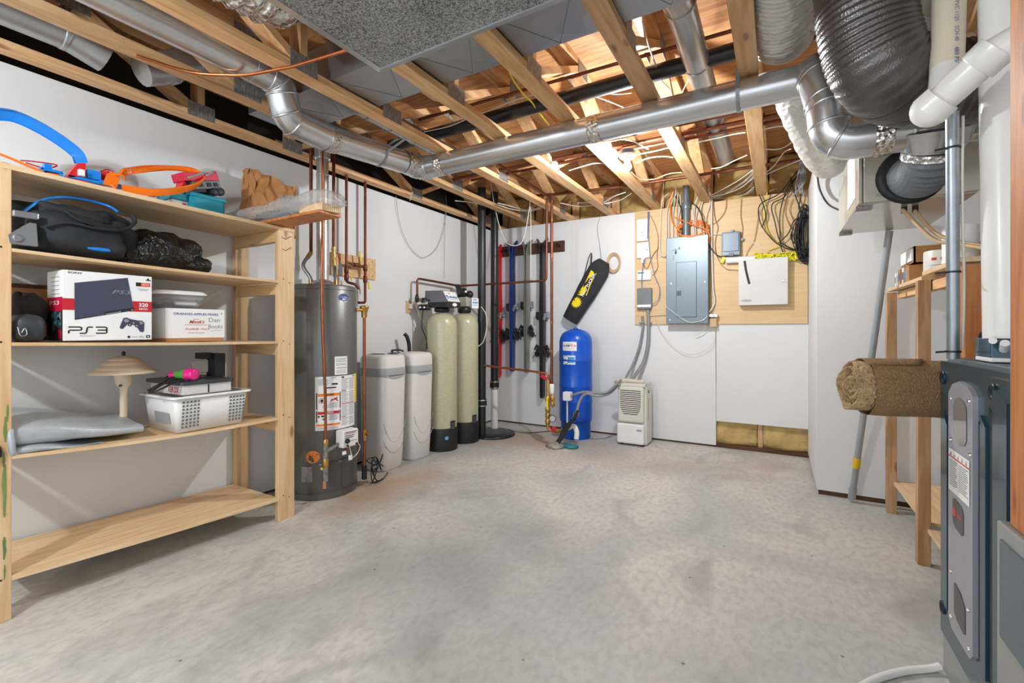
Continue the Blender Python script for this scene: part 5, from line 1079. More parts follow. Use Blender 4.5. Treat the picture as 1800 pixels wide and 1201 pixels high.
# ------------------------------------------------------------------ left shelving unit
SF = [(.176, .146), (.661, .634), (1.118, 1.099), (1.499, 1.469), (1.836, 1.80)]
YL, YR = .578, 1.687
def sz(k, y): a, b = SF[k]; return a + (b - a) * (y - YL) / (YR - YL)
def sx(y): return -2.672 + .05 * (y - YL) / (YR - YL)
sh = thing('shelving_unit', 'home made pine shelving unit with five shelves against the left wall', 'shelf', (-2.87, 1.13, 0))
def post(x0, x1, y0, y1, z1): return MB().box(x0, y0, 0, x1, y1, z1).build('post', 'shelf_pine_z', sh, .003)
post(-2.712, -2.672, YL - .1, YL, 1.84); post(-2.66, -2.622, YR, YR + .105, 1.79); post(-3.13, -3.09, YL - .1, YL, 1.84); post(-3.13, -3.09, YR, YR + .09, 1.79)
for k in range(5):
    y0, y1 = YL - (.1 if k == 4 else .0), YR + (.1 if k == 4 else 0); n = 12; m = MB(); th = .02 if k in (0, 4) else .014
    rings = []
    for i in range(n + 1):
        y = y0 + (y1 - y0) * i / n; sag = -.016 * math.sin(math.pi * i / n) * (1 if k == 1 else .25)
        zt = sz(k, y) + sag; xf = sx(y) - (.0 if k != 4 else -.003); xb = -3.12
        rings.append([V((xf, y, zt - th)), V((xf, y, zt)), V((xb, y, zt)), V((xb, y, zt - th))])
    vs = [p for r in rings for p in r]
    m.add(vs, [(i * 4 + j, i * 4 + 4 + j, i * 4 + 4 + (j + 1) % 4, i * 4 + (j + 1) % 4) for i in range(n) for j in range(4)])
    m.add(rings[0], [(0, 1, 2, 3)]); m.add(rings[-1], [(3, 2, 1, 0)]); m.build('shelf_board', 'ply_shelf', sh)
    for y in (YL - .03, YR + .02):
        m = MB(); z = sz(k, y) - th; m.box(-3.09, y - .018, z - .07, sx(y) - .04, y + .018, z - .001)
        if k: m.build('cleat', 'shelf_pine_x', sh)
m = MB()
for z in (1.81, 1.48, 1.10, .645, .15):
    for dy in (.03, .07):
        m.lathe([(.004, 0), (.004, .001)], (-2.6215, YR + dy, z - .02 * (dy > .05)), (1, 0, 0), 6); m.lathe([(.004, 0), (.004, .001)], (-2.6715, YL - dy, z + .02), (1, 0, 0), 6)
m.build('nail_head', 'ink_black', sh)
pm = plane_map((-2.6715, YL - .1, 0), (0, 1, 0), (0, 0, 1)); m = MB()
for s_, z, w_, l in ((.080, .42, .016, .21), (.079, .25, .014, .09), (.080, .17, .006, .06), (.082, .72, .012, .10), (.088, .80, .008, .07), (.078, .62, .010, .06)):
    q = [(s_ + w_ * .5 * random.uniform(.5, 1.1) * (1 if i < 6 else -1) * math.sin(math.pi * ((i % 6) + .6) / 6.6), z + l * ((i if i < 6 else 11 - i) / 5)) for i in range(12)]
    m.poly(pm, q, .0008)
m.build('paint_streak', 'dry_green', sh, label='dried green paint streaks')
pm2 = plane_map((-2.6215, YR, 0), (0, 1, 0), (0, 0, 1)); m = MB()
for z in (1.735, 1.665): m.line(pm2, [(.02, z), (.045, z - .008), (.07, z + .01), (.085, z + .016)], .0035, .0008)
m.build('pencil_mark', 'ink_black', sh)
MB().lathe([(.0, 0), (.045, 0), (.05, .008), (.045, .016), (0, .018)], (-2.672, YL - .077, .685), (1, 0, 0), 24).build('black_disc', 'black_plastic', label='black round disc hanging on the front left shelf post', cat='disc')
# helpers for soft things
def blob(mb, c, r, e=(1., 1., 1.), amp=.1, seed=0, n=28, k=16, floor=None, m=0, freq=(3, 4, 5)):
    c = V(c); rnd = random.Random(seed); ph = [rnd.uniform(0, 6.28) for _ in range(9)]
    def sg(v, p): return math.copysign(abs(v) ** p, v)
    vs = []
    for i in range(k + 1):
        t_ = math.pi * i / k
        for j in range(n):
            a = 2 * math.pi * j / n; s_ = math.sin(t_)
            x, y, z = sg(s_, e[2]) * sg(math.cos(a), e[0]), sg(s_, e[2]) * sg(math.sin(a), e[1]), -sg(math.cos(t_), e[2])
            f = 1 + amp * (.5 * math.sin(freq[0] * a + ph[0] + 2 * z) + .35 * math.sin(freq[1] * y * 2 + ph[1] + 3 * x) + .3 * math.sin(freq[2] * a + 5 * t_ + ph[2]) + .25 * math.sin(9 * x + 11 * y + ph[3]) * math.sin(8 * z + ph[4]))
            p = c + V((x * r[0] * f, y * r[1] * f, z * r[2] * f))
            if floor is not None: p.z = max(floor(p.y) if callable(floor) else floor, p.z)
            vs.append(p)
    return mb.add(vs, [(i * n + j, i * n + (j + 1) % n, (i + 1) * n + (j + 1) % n, (i + 1) * n + j) for i in range(k) for j in range(n)], m, True)
f4 = lambda y: sz(3, y) + .002; f3 = lambda y: sz(2, y) + .002; f2 = lambda y: sz(1, y) - .008; f5 = lambda y: sz(4, y) + .002
# --- fourth shelf: bags
wb_ = thing('wheeled_bag', 'black cloth wheeled bag with blue piping on the fourth shelf', 'bag', (-2.88, .87, sz(3, .87)))
m = blob(MB(), (-2.86, .80, 1.595), (.19, .225, .10), (.5, .6, .6), .09, 3, 60, 30, f4, freq=(5, 7, 9)); m.build('bag_body', 'black_cloth', wb_)
m = blob(MB(), (-2.87, .80, 1.685), (.16, .20, .05), (.6, .6, .7), .14, 8, 48, 20, freq=(5, 6, 8)); m.build('top_flap', 'black_cloth', wb_)
MB().tube(catmull([P(42, 372, x=-2.72), P(70, 354, x=-2.74), P(105, 347, x=-2.78), P(150, 351, x=-2.78), P(190, 362, x=-2.76), P(208, 373, x=-2.72)], 6), .006, 8).build('piping', 'track_blue', wb_, label='blue piping')
m = MB(); p0 = P(45, 378, x=-2.66); m.obox(p0, (.02, .075, .026)); m.build('handle_end', 'steel_grey', wb_, .004, label='grey metal handle end')
p1 = P(46, 412, x=-2.665); m = MB(); m.prism([p1 + V((0, -.045, -.045)), p1 + V((0, .035, -.045)), p1 + V((0, .03, .05)), p1 + V((0, .01, .05)), p1 + V((0, -.05, -.01))], (-.03, 0, 0)); m.build('wheel_bracket', 'steel_grey', wb_, .004, label='grey wheel bracket')
MB().lathe([(.014, 0), (.016, .006), (.012, .009)], p1 + V((.0, -.025, -.02)), (1, 0, 0), 12).build('axle_cap', 'steel_grey', wb_)
m = MB().tube(catmull([P(80, 398, x=-2.66), P(120, 392, x=-2.66), P(170, 402, x=-2.66), P(215, 405, x=-2.665), P(236, 392, x=-2.68), P(232, 378, x=-2.7)], 6), .014, 8, sy=.5); m.tube(catmull([P(115, 370, x=-2.70), P(135, 385, x=-2.67), P(160, 395, x=-2.67)], 6), .01, 8, sy=.5)
m.build('carry_strap', 'black_cloth', wb_)
m = blob(MB(), P(165, 438, x=-2.70), (.03, .07, .012), (.8, .8, .8), .1, 4, 18, 8, f4); m.build('blue_cloth', 'track_blue', wb_, label='bright blue cloth edge')
gb = MB(); blob(gb, (-2.84, 1.14, 1.57), (.15, .20, .11), (.85, .85, .85), .13, 21, 44, 22, f4, freq=(5, 6, 7)); blob(gb, (-2.80, 1.29, 1.525), (.10, .09, .05), (.9, .9, .9), .10, 5, 30, 14, f4, freq=(5, 6, 7))
gb.build('trash_bag', 'glossy_black_bag', label='shiny black plastic bag beside the wheeled bag on the fourth shelf', cat='bag')
# --- third shelf
x0 = -2.695; a = P(110, 600, x=x0); b = P(267, 487, x=x0); zb = sz(2, .9) + .008
gbx = thing('console_box', 'white game console carton with red stripe on the third shelf', 'box', (x0 - .09, .9, zb))
W_ = b.y - a.y; H_ = b.z - zb; y0 = a.y
MB().box(x0 - .19, y0, zb, x0, y0 + W_, zb + H_).build('carton', 'paper_white', gbx, .002)
fm = lambda s, t, k: V((x0 + .0004 + k, y0 + s * W_, zb + t * H_))
m = MB()   # 0 red 1 dark grey 2 black 3 white 4 grey 5 cyan 6 navy 7 red-orange
m.rect(fm, 0, .437, 1, .60, .0004, 0)
m.poly(fm, [(.12, .297), (.775, .456), (.70, .955), (.117, .824)], .0010, 1); m.poly(fm, [(.12, .297), (.775, .456), (.777, .50), (.45, .425), (.43, .40), (.42, .372), (.12, .315)], .0014, 2)
m.line(fm, [(.45, .39), (.60, .425)], .012, .0018, 4)
m.oval(fm, .61, .43, .012, .014, .0018, 4, 12); m.oval(fm, .755, .465, .01, .012, .0018, 4, 12)
m.text(fm, 'PS3', .52, .70, .055, .20, .0016, 4, slant=.5)
m.text(fm, 'SONY', .05, .955, .026, .15, .0008, 2, bold=.02)
m.oval(fm, .95, .95, .012, .022, .0008, 2, 12); m.line(fm, [(.92, .94), (.985, .935)], .014, .0008, 2)
m.rect(fm, .80, .835, .86, .895, .0008, 2); m.rect(fm, .86, .835, .975, .895, .0008, 7); m.text(fm, 'NETFLIX', .875, .85, .03, .085, .0014, 3); m.rect(fm, .82, .79, .96, .797, .0008, 4); m.rect(fm, .84, .77, .94, .777, .0008, 4)
m.text(fm, '320', .835, .515, .06, .115, .0012, 3, bold=.03); m.text(fm, 'GB/GO', .835, .468, .03, .11, .0012, 3, bold=.02)
# logo drawn as strokes
def st(q): m.line(fm, q, .017, .0010, 2)
st([(.055, .195), (.18, .195), (.19, .185), (.19, .16), (.18, .15), (.07, .15), (.06, .14), (.06, .105)]); st([(.33, .195), (.235, .195), (.225, .185), (.225, .11), (.215, .10), (.17, .10)]) if 0 else st([(.31, .195), (.26, .195), (.25, .185), (.24, .115), (.23, .105), (.17, .105)])
st([(.34, .195), (.45, .195), (.46, .185), (.46, .115), (.45, .105), (.34, .105)]); st([(.36, .15), (.455, .15)])
m.text(fm, 'PlayStation 3', .17, .055, .022, .16, .0008, 4)
# controller picture
m.poly(fm, [(.605, .19), (.62, .17), (.645, .17), (.70, .245), (.80, .225), (.845, .13), (.875, .115), (.90, .13), (.905, .27), (.875, .30), (.83, .30), (.72, .325), (.69, .345), (.65, .335)], .001, 1)
for s_, t_, r_ in ((.725, .235, .026), (.81, .22, .026)): m.oval(fm, s_, t_, r_, r_ * 1.05, .0014, 2, 16); m.oval(fm, s_, t_, r_ * .6, r_ * .6, .0018, 4, 12)
m.oval(fm, .685, .295, .03, .028, .0014, 4, 14); m.oval(fm, .865, .265, .026, .024, .0014, 4, 14); m.oval(fm, .77, .26, .008, .008, .0014, 3, 8)
m.oval(fm, .715, .045, .018, .02, .0008, 6, 14); m.rect(fm, .75, .04, .82, .048, .0008, 4); m.text(fm, 'Blu', .845, .032, .026, .055, .0008, 5); m.rect(fm, .925, .025, .975, .07, .0008, 6); m.oval(fm, .95, .047, .012, .012, .0012, 3, 10)
fpr = m.build('front_print', ['ink_red', 'console_print', 'ink_black', 'paper_white', 'ink_grey', 'ink_cyan', 'ink_navy', 'badge_red'], gbx, label='printed front with console and controller picture')
lm = lambda s, t, k: V((x0 - .19 + s * .19, y0 - .0004 - k, zb + t * H_)); m = MB()
m.rect(lm, 0, 0, 1, .42, .0004, 1); m.rect(lm, 0, .42, 1, .62, .0004, 0); m.text(lm, 'PS3', .2, .51, .06, .6, .001, 2); random.seed(2)
for k in range(14): m.oval(lm, random.uniform(.1, .9), random.uniform(.05, .4), random.uniform(.04, .12), random.uniform(.02, .05), .0008, 3 if k % 3 else 4, 8)
m.rect(lm, .72, .03, .94, .16, .001, 0)
for i in range(5): m.rect(lm, .3, .9 - .06 * i, .8, .91 - .06 * i, .0006, 4)
m.build('side_print', ['toy_crimson', 'toy_darkgrey', 'paper_white', 'teal_dark', 'ink_grey'], gbx, label='printed side with red band')
# fruit carton with clear tub
x0 = -2.745; a = P(291, 598, x=x0); b = P(395, 545, x=x0); zb = sz(2, 1.28); W_ = b.y - a.y; y0 = a.y; H_ = b.z - zb
fb = thing('fruit_carton', 'white fruit carton with blue and red lettering on the third shelf', 'box', (x0 - .14, (a.y + b.y) / 2, zb))
MB().box(x0 - .30, y0 + .003, zb, x0 - .003, y0 + W_ - .006, zb + .025).build('tray_bottom', 'cardboard', fb, label='brown cardboard bottom')
MB().box(x0 - .303, y0, zb + .018, x0, y0 + W_, zb + H_).build('lid', 'paper_white', fb, .002)
fm = lambda s, t, k: V((x0 + .0004 + k, y0 + s * W_, zb + t * H_)); m = MB()
m.text(fm, 'ORANGES·APPLES·PEARS', .12, .80, .075, .76, .0006, 0, bold=.01); m.text(fm, 'Mixtik\'s', .37, .55, .10, .25, .0006, 1, bold=.02, slant=.3); m.rect(fm, .44, .675, .55, .685, .0006, 1); m.rect(fm, .30, .50, .68, .512, .0006, 1); m.text(fm, 'Fruitfully Yours', .30, .33, .085, .40, .0006, 1, slant=.35); m.rect(fm, .36, .255, .63, .267, .0006, 1)
m.text(fm, 'Dan', .71, .60, .13, .20, .0006, 2, rise=.0); m.text(fm, 'Books', .70, .40, .13, .26, .0006, 2); m.line(fm, [(.73, .32), (.84, .335), (.94, .33)], .008, .0006, 2); m.rect(fm, .935, .85, .95, .90, .0006, 2)
m.build('lettering', ['ink_blue', 'ink_red', 'ink_grey'], fb)
zb2 = zb + H_ + .002; x0 = -2.76; a = P(275, 540, x=x0); b = P(368, 515, x=x0); cy_ = (a.y + b.y) / 2; hw = (b.y - a.y) / 2
ct = thing('clear_tub', 'clear plastic tub with white lid standing on the fruit carton', 'container', (x0 - .12, cy_, zb2))
cx_ = x0 - .11
loft(MB(), [rr(cx_, cy_, .085, hw * .80, .03, zb2), rr(cx_, cy_, .105, hw * .96, .035, zb2 + .075)], cap=(True, False)).build('tub', 'clear_plastic', ct, solid=.002)
loft(MB(), [rr(cx_, cy_, .112, hw, .04, zb2 + .073), rr(cx_, cy_, .114, hw * 1.02, .04, zb2 + .082), rr(cx_, cy_, .10, hw * .9, .04, zb2 + .094)]).build('lid', 'white_plastic', ct, label='white lid')
ctn = MB().box(cx_ - .06, cy_ - hw * .6, zb2 + .004, cx_ + .07, cy_ + hw * .6, zb2 + .022); ctn.build('game_case', 'ink_navy', label='flat dark case lying inside the clear tub', cat='case')
MB().box(cx_ - .05, cy_ - hw * .2, zb2 + .0225, cx_ + .072, cy_ + hw * .65, zb2 + .036).build('game_case', 'paper_white', label='flat white case lying on the dark case inside the clear tub', cat='case')
# dark bags and picture left of the console carton
m = MB(); blob(m, (-2.90, .655, 1.225), (.13, .07, .105), (.6, .7, .7), .10, 12, 28, 16, f3); m.build('camera_bag', 'black_cloth', label='dark cloth bag behind the left post on the third shelf', cat='bag')
kb = thing('black_case', 'dark green black hard case lying at the left end of the third shelf', 'case', (-2.76, .63, sz(2, .63)))
m = MB(); blob(m, (-2.765, .635, 1.175), (.085, .055, .06), (.5, .6, .6), .03, 2, 28, 14, f3); m.build('shell', 'toy_darkgrey', kb); MB().tube(catmull([P(31, 575, x=-2.672), P(36, 590, x=-2.67), P(47, 588, x=-2.67), P(44, 577, x=-2.67), P(38, 585, x=-2.67)], 5), .002, 5).build('emblem', 'chrome', kb)
MB().obox((-3.085, .70, 1.29), (.02, .36, .34), Matrix.Rotation(-.08, 3, 'Y')).build('picture_frame', 'orange_stud', label='brown framed picture leaning on the wall behind the dark bag', cat='picture') if 0 else None
pf = thing('picture_frame', 'brown picture leaning on the wall behind the dark bags on the third shelf', 'picture', (-3.08, .78, sz(2, .78)))
MB().box(-3.095, .60, sz(2, .7) + .002, -3.075, .95, sz(2, .7) + .27).build('frame', 'dark_rack', pf, .004); MB().box(-3.075, .62, sz(2, .7) + .022, -3.0735, .93, sz(2, .7) + .25).build('picture', 'kraft', pf)
# --- second shelf
tz = lambda y: sz(1, y) - .012
def tarp(u_, v_, y0=.575, L_=.455, z0=.034, h0=.047, hx=.19, rise=.045):
    y = y0 + L_ * u_; a_ = v_ * 2 * math.pi
    c_, s_ = math.cos(a_), math.sin(a_)
    x = -2.878 + hx * math.copysign(abs(c_) ** .5, c_); th = h0 * (1 - .35 * u_) + .008 * math.sin(4 * u_ + 1)
    z = tz(y) + z0 * (1 - .45 * u_) + th + th * math.copysign(abs(s_) ** .65, s_) + (rise * (1 - (x + 3.07) / .38) if s_ > 0 else 0) * (1 - .3 * u_) + .003 * math.sin(9 * u_ + 40 * x)
    return V((x + .012 * math.sin(6 * u_), y, max(tz(y) + .003, z)))
tpt = thing('folded_tarp', 'folded silver grey tarp on the second shelf beside the left post', 'tarp', (-2.89, .8, tz(.8)))
def tarp_mesh(nm, **k):
    tp = MB(); tp.grid(lambda a, b: tarp(a, b, **k), 24, 40)
    for u_ in (0, 1): q = [tarp(u_, j / 40, **k) for j in range(40)]; tp.add(q, [tuple(range(40)) if u_ else tuple(range(39, -1, -1))])
    tp.build(nm, 'tarp_silver', tpt)
tarp_mesh('folded_cloth'); tarp_mesh('lower_fold', y0=.577, L_=.30, z0=.0, h0=.016, hx=.193, rise=0.)
m = MB(); m.tube(catmull([(-2.684, .576, tz(.58) + .118), (-2.674, .577, tz(.58) + .07), (-2.677, .582, tz(.58) + .02), (-2.70, .60, tz(.6) + .01)], 6), .012, 10); m.build('fold_edge', 'tarp_silver', tpt)
lx, ly = -2.92, 1.03
lp = thing('table_lamp', 'cream mushroom shaped table lamp on the second shelf behind the tarp', 'lamp', (lx, ly, tz(ly)))
z0 = tz(ly) + .003
MB().lathe([(.07, z0), (.07, z0 + .01), (.03, z0 + .03), (.016, z0 + .05), (.016, .865), (.022, .875), (.034, .895), (.04, .95)], (lx, ly, 0), n=24).build('stand', 'lamp_cream', lp)
MB().lathe([(.137, .944), (.14, .948), (.122, .962), (.111, .967), (.111, .973), (.106, .977), (.094, .988), (.088, .991), (.088, .997), (.083, 1.001), (.072, 1.010), (.066, 1.012), (.066, 1.017), (.06, 1.021), (.035, 1.032), (0, 1.036)], (lx, ly, 0), n=36).build('lamp_shade', 'lamp_cream', lp)
MB().lathe([(.006, 1.033), (.009, 1.045), (.007, 1.055), (0, 1.058)], (lx, ly, 0), n=10).build('finial', 'black_plastic', lp); MB().lathe([(.006, 0), (.006, .012)], (lx + .03, ly - .022, .885), (.8, -.6, 0), 8).build('switch', 'black_plastic', lp)
# basket
bx0, bx1, by0, by1 = -3.0, -2.65, 1.145, 1.515; bz = tz(1.33) + .006; bh = .185
bk = thing('plastic_basket', 'white plastic basket with square holes on the second shelf', 'basket', ((bx0 + bx1) / 2, (by0 + by1) / 2, bz))
cx_, cy_ = (bx0 + bx1) / 2, (by0 + by1) / 2; hx, hy = (bx1 - bx0) / 2, (by1 - by0) / 2
loft(MB(), [rr(cx_, cy_, hx - .02, hy - .02, .02, bz), rr(cx_, cy_, hx, hy, .02, bz + bh)], cap=(True, False)).build('body', 'basket_white', bk, solid=.004)
loft(MB(), [rr(cx_, cy_, hx + .018, hy + .018, .025, bz + bh - .008), rr(cx_, cy_, hx + .018, hy + .018, .025, bz + bh + .002), rr(cx_, cy_, hx - .004, hy - .004, .02, bz + bh + .002), rr(cx_, cy_, hx - .004, hy - .004, .02, bz + bh - .008), rr(cx_, cy_, hx + .018, hy + .018, .025, bz + bh - .008)], cap=(False, False)).build('rim', 'basket_white', bk)
fm = lambda s, t, k: V((bx1 - .018 + .02 * t / bh + .003 + k, by0 + s, bz + t)); m = MB()
for g0 in (.035, .27):
    m = MB()
    for i in range(5):
        for j in range(8): s_ = g0 + .018 * i; t_ = .02 + .0185 * j; m.rect(fm, s_, t_, s_ + .010, t_ + .0115, .0008)
    m.build('hole_grid', 'toy_grey', bk, label='grid of square holes')
lm = lambda s, t, k: V((bx0 + s, by0 + .018 - .02 * t / bh - .003 - k, bz + t)); MB().rect(lm, .12, .04, .28, .10, .0008).build('hand_hole', 'softener_band', bk)
# flat white carton with dark slab
zc = bz + bh + .004
xb = thing('flat_carton', 'flat white carton with dark red lettering lying on the white basket', 'box', (-2.85, 1.31, zc))
MB().box(-3.03, 1.19, zc, -2.668, 1.432, zc + .052).build('carton', 'softener_white', xb, .003)
fm = plane_map((-3.03, 1.1895, zc), (1, 0, 0), (0, 0, 1)); MB().text(fm, 'XEROX', .20, .010, .032, .12, .0006, 0, bold=.01).build('lettering', 'ink_red', xb)
fm2 = plane_map((-2.6675, 1.19, zc), (0, 1, 0), (0, 0, 1)); MB().rect(fm2, .12, .004, .127, .048, .0006).build('slot', 'ink_black', xb)
sl = MB(); loft(sl, [rr(-2.855, 1.31, .20, .14, .03, zc + .0535), rr(-2.855, 1.31, .20, .14, .03, zc + .071)]); sl.build('dark_tray', 'dark_grey_lid', label='dark grey slab with rounded corners on the flat white carton', cat='tray', bevel=.003)
zt_ = zc + .0725
hd = thing('hair_dryer', 'bright pink and green hair dryer lying on the dark slab', 'hair dryer', (-2.74, 1.27, zt_))
pa = V((-2.66, 1.245, zt_ + .035)); pb_ = V((-2.80, 1.19, zt_ + .03))
MB().tube([pa, pa.lerp(pb_, .15), pa.lerp(pb_, .3)], [.028, .034, .033], 18).build('nozzle', 'magenta', hd); MB().lathe([(.0, .004), (.02, .002), (.028, 0), (.03, -.006)], pa, (pa - pb_), 18).build('front_ring', 'magenta', hd); MB().lathe([(0, .006), (.01, .004)], pa, (pa - pb_), 12).build('hub', 'magenta', hd)
MB().tube([pa.lerp(pb_, .3), pa.lerp(pb_, .5), pa.lerp(pb_, .75)], [.032, .026, .02], 14).build('barrel', 'green_plastic', hd); MB().tube([pa.lerp(pb_, .72), pb_], [.02, .016], 12).build('handle', 'magenta', hd)
random.seed(8)
m = MB()
for i in range(4):
    c0 = V((-2.69 - .035 * (i % 2), 1.13 + .015 * i, zt_ - .004 + .004 * i)); q = []
    for k in range(12):
        a_ = k / 12 * 6.283; y_ = (.075 + .012 * i) * math.cos(a_); q.append(c0 + V((.03 * math.sin(a_), y_ , .004 - (.028 + .006 * i if y_ < -.02 else 0) * (-y_ / .09) + .006 * math.sin(a_ + i))))
    m.tube(catmull(q, 4, True), .0032, 6, True)
m.tube(catmull([pb_, pb_ + V((.0, -.02, -.012)), V((-2.72, 1.14, zt_ + .006))], 5), .0032, 6)
m.build('power_cord', 'black_cable', hd)
bb = thing('metal_bracket', 'black upright bracket standing on the dark slab behind the hair dryer', 'bracket', (-2.84, 1.42, zt_))
MB().box(-2.87, 1.40, zt_, -2.77, 1.455, zt_ + .135).build('upright', 'black_plastic', bb, .003); MB().box(-2.87, 1.34, zt_ + .105, -2.80, 1.40, zt_ + .14).build('arm', 'black_plastic', bb, .003)
MB().box(-2.80, 1.29, zt_ + .03, -2.795, 1.375, zt_ + .10).build('plate', 'mirror_grey', bb, .002, label='shiny grey plate'); MB().box(-2.86, 1.29, zt_, -2.78, 1.46, zt_ + .006).build('foot_plate', 'black_plastic', bb)
# --- top shelf
def ribbon(mb, pts, up, wd=.042, lip=.007, th=.003, m=0):
    pts = [V(p) for p in pts]; rings = []
    for i, p in enumerate(pts):
        d = (pts[min(i + 1, len(pts) - 1)] - pts[max(i - 1, 0)]).normalized(); u_ = V(up(i / (len(pts) - 1))) if callable(up) else V(up)
        u_ = (u_ - d * u_.dot(d)).normalized(); s_ = d.cross(u_)
        rings.append([p + s_ * a * wd / 2 + u_ * b for a, b in ((-1, lip), (-1, -th), (1, -th), (1, lip), (.9, lip), (.9, 0), (-.9, 0), (-.9, lip))])
    vs = [q for r in rings for q in r]; mb.add(vs, [(i * 8 + j, i * 8 + 8 + j, i * 8 + 8 + (j + 1) % 8, i * 8 + (j + 1) % 8) for i in range(len(rings) - 1) for j in range(8)], m, False)
    mb.add(rings[0], [(0, 1, 2, 3, 4, 5, 6, 7)], m); mb.add(rings[-1], [(7, 6, 5, 4, 3, 2, 1, 0)], m)
tr = thing('toy_track', 'toy car track set with blue loop, orange loop and red ramps on the top shelf', 'toy', (-2.80, .95, sz(4, .95)))
zs = lambda y: sz(4, y) + .003
XT = -2.80
q = catmull([P(-60, 215, x=XT), P(-25, 202, x=XT), P(20, 203, x=XT), P(65, 222, x=XT), P(108, 248, x=XT), P(135, 270, x=XT), P(143, 287, x=XT)], 8)
m = MB(); ribbon(m, q, lambda t_: V((.75, -.15, -.62 + .2 * t_)), .05); m.build('blue_track', 'track_blue', tr, label='blue curved track')
q = [P(120, 318, x=XT)]
m = MB(); m.obox(V((XT, P(140, 300, x=XT).y, zs(.87) + .022)), (.05, .05, .04)); m.prism([P(116, 312, x=XT + .03), P(137, 287, x=XT + .03), P(151, 287, x=XT + .03), P(150, 310, x=XT + .03)], (-.06, 0, 0)); m.build('ramp_tower', 'toy_red', tr, .003, label='red ramp tower')
def tb(u, v, sz_, mt, nm, dx=0): p = P(u, v, x=XT + dx); return MB().obox(p, sz_).build(nm, mt, tr, .003)
tb(143, 304, (.02, .022, .03), 'paper_white', 'ramp_plate', .04)
tb(162, 309, (.055, .05, .042), 'track_blue', 'launcher_block'); tb(150, 318, (.06, .14, .014), 'track_blue', 'base_rail'); tb(195, 325, (.06, .10, .012), 'track_blue', 'base_rail')
m = MB(); pL = P(72, 303, x=XT + .03); pR = P(112, 310, x=XT + .03); m.obox((XT, pL.y + .005, zs(.7) + .022), (.05, .012, .042)); m.obox((XT, pR.y - .005, zs(.75) + .022), (.05, .012, .042)); m.obox((XT, (pL.y + pR.y) / 2, zs(.72) + .04), (.05, pR.y - pL.y, .012)); m.obox((XT + .01, pL.y + .025, zs(.7) + .055), (.03, .026, .02)); m.build('blue_gate', 'track_blue', tr, .002)
ribbon(mm := MB(), catmull([P(-5, 270, x=XT + .03), P(25, 282, x=XT + .03), P(55, 295, x=XT + .03), P(72, 301, x=XT + .03)], 6), (.3, 0, 1), .045); ribbon(mm, [P(80, 305, x=XT), P(104, 309, x=XT)], (.3, 0, 1), .04); mm.build('orange_track', 'track_orange', tr, label='straight orange track')
m = MB(); m.tube(catmull([P(36, 282, x=XT - .05), P(60, 284, x=XT - .06), P(100, 290, x=XT - .06), P(80, 296, x=XT - .04), P(45, 286, x=XT - .04)], 5), .003, 5); m.tube(catmull([P(175, 303, x=XT - .05), P(188, 298, x=XT - .06), P(200, 302, x=XT - .05)], 5), .003, 5); m.build('red_rail', 'toy_red', tr)
# orange loop lying over, banked
C0 = P(275, 317, x=XT + .02); q = []
LO = [(197, 312), (215, 303), (240, 299), (275, 296), (310, 296.5), (336, 300), (352, 307), (357, 315), (350, 324), (330, 332), (300, 337), (265, 338), (235, 334), (215, 331)]
XO = [.0, .0, -.02, -.05, -.07, -.06, -.03, .02, .06, .09, .10, .09, .06, .03]
q = catmull([P(u, v, x=XT + o) for (u, v), o in zip(LO, XO)], 6); cen = sum(q, V()) / len(q)
rings = MB(); pts = q; upf = lambda t_: (cen - pts[min(len(pts) - 1, int(t_ * (len(pts) - 1) + .5))]) * V((1, 1, 0)).length * .0 + V(((cen.x - pts[int(t_ * (len(pts) - 1))].x), (cen.y - pts[int(t_ * (len(pts) - 1))].y), .06))
ribbon(rings, pts, upf, .034); rings.build('orange_loop', 'track_orange', tr, label='orange loop of track')
m = MB(); p = P(196, 314, x=XT + .04); m.prism([p + V((0, -.03, -.035)), p + V((0, .02, -.04)), p + V((0, .035, .015)), p + V((0, .01, .035)), p + V((0, -.015, .02))], (-.012, 0, 0)); m.tube(catmull([p + V((.0, .01, .02)), p + V((.01, .04, .025)), p + V((0, .05, .005))], 4), .005, 6); m.tube(catmull([p + V((.0, -.0, -.03)), p + V((.01, .02, -.055)), p + V((0, .03, -.05))], 4), .006, 6); m.build('orange_bracket', 'track_orange', tr)
m = MB(); m.prism([P(174, 303, x=XT), P(192, 300, x=XT), P(196, 318, x=XT), P(180, 317, x=XT)], (-.04, 0, 0)); m.build('red_ramp', 'toy_red', tr)
tb(268, 343, (.04, .03, .012), 'track_orange', 'track_foot', .06)
# teal case with toy truck
tcs = thing('teal_case', 'teal plastic case under the red toy truck on the top shelf', 'case', (-2.80, 1.36, zs(1.36)))
zt0 = zs(1.37); ya = P(335, 360, x=-2.72).y; yb = P(397, 375, x=-2.72).y
MB().box(-2.93, ya, zt0, -2.72, yb, zt0 + .095).build('body', 'teal', tcs, .015); MB().box(-2.935, ya - .003, zt0 + .075, -2.715, yb + .004, zt0 + .10).build('lid', 'teal', tcs, .008)
yc = P(300, 350, x=-2.74).y; MB().box(-2.90, yc, zt0 + .045, -2.74, ya, zt0 + .085).build('tray', 'teal', tcs, .006); MB().box(-2.89, yc + .01, zt0, -2.75, ya, zt0 + .045).build('side_box', 'softener_white', tcs, .003)
MB().rect(plane_map((-2.7495, (yc + ya) / 2 + .015, zt0 + .008), (0, 1, 0), (0, 0, 1)), 0, 0, .02, .026, .001).build('sticker', 'toy_red', tcs)
tk_ = thing('toy_truck', 'red and grey toy truck resting tilted on the teal case', 'toy', (-2.82, 1.37, zt0 + .1))
Rt = Matrix.Rotation(.3, 3, 'X') @ Matrix.Rotation(.15, 3, 'Z'); c_ = V((-2.82, 1.335, zt0 + .165))
def tp_(o): return c_ + Rt @ V(o)
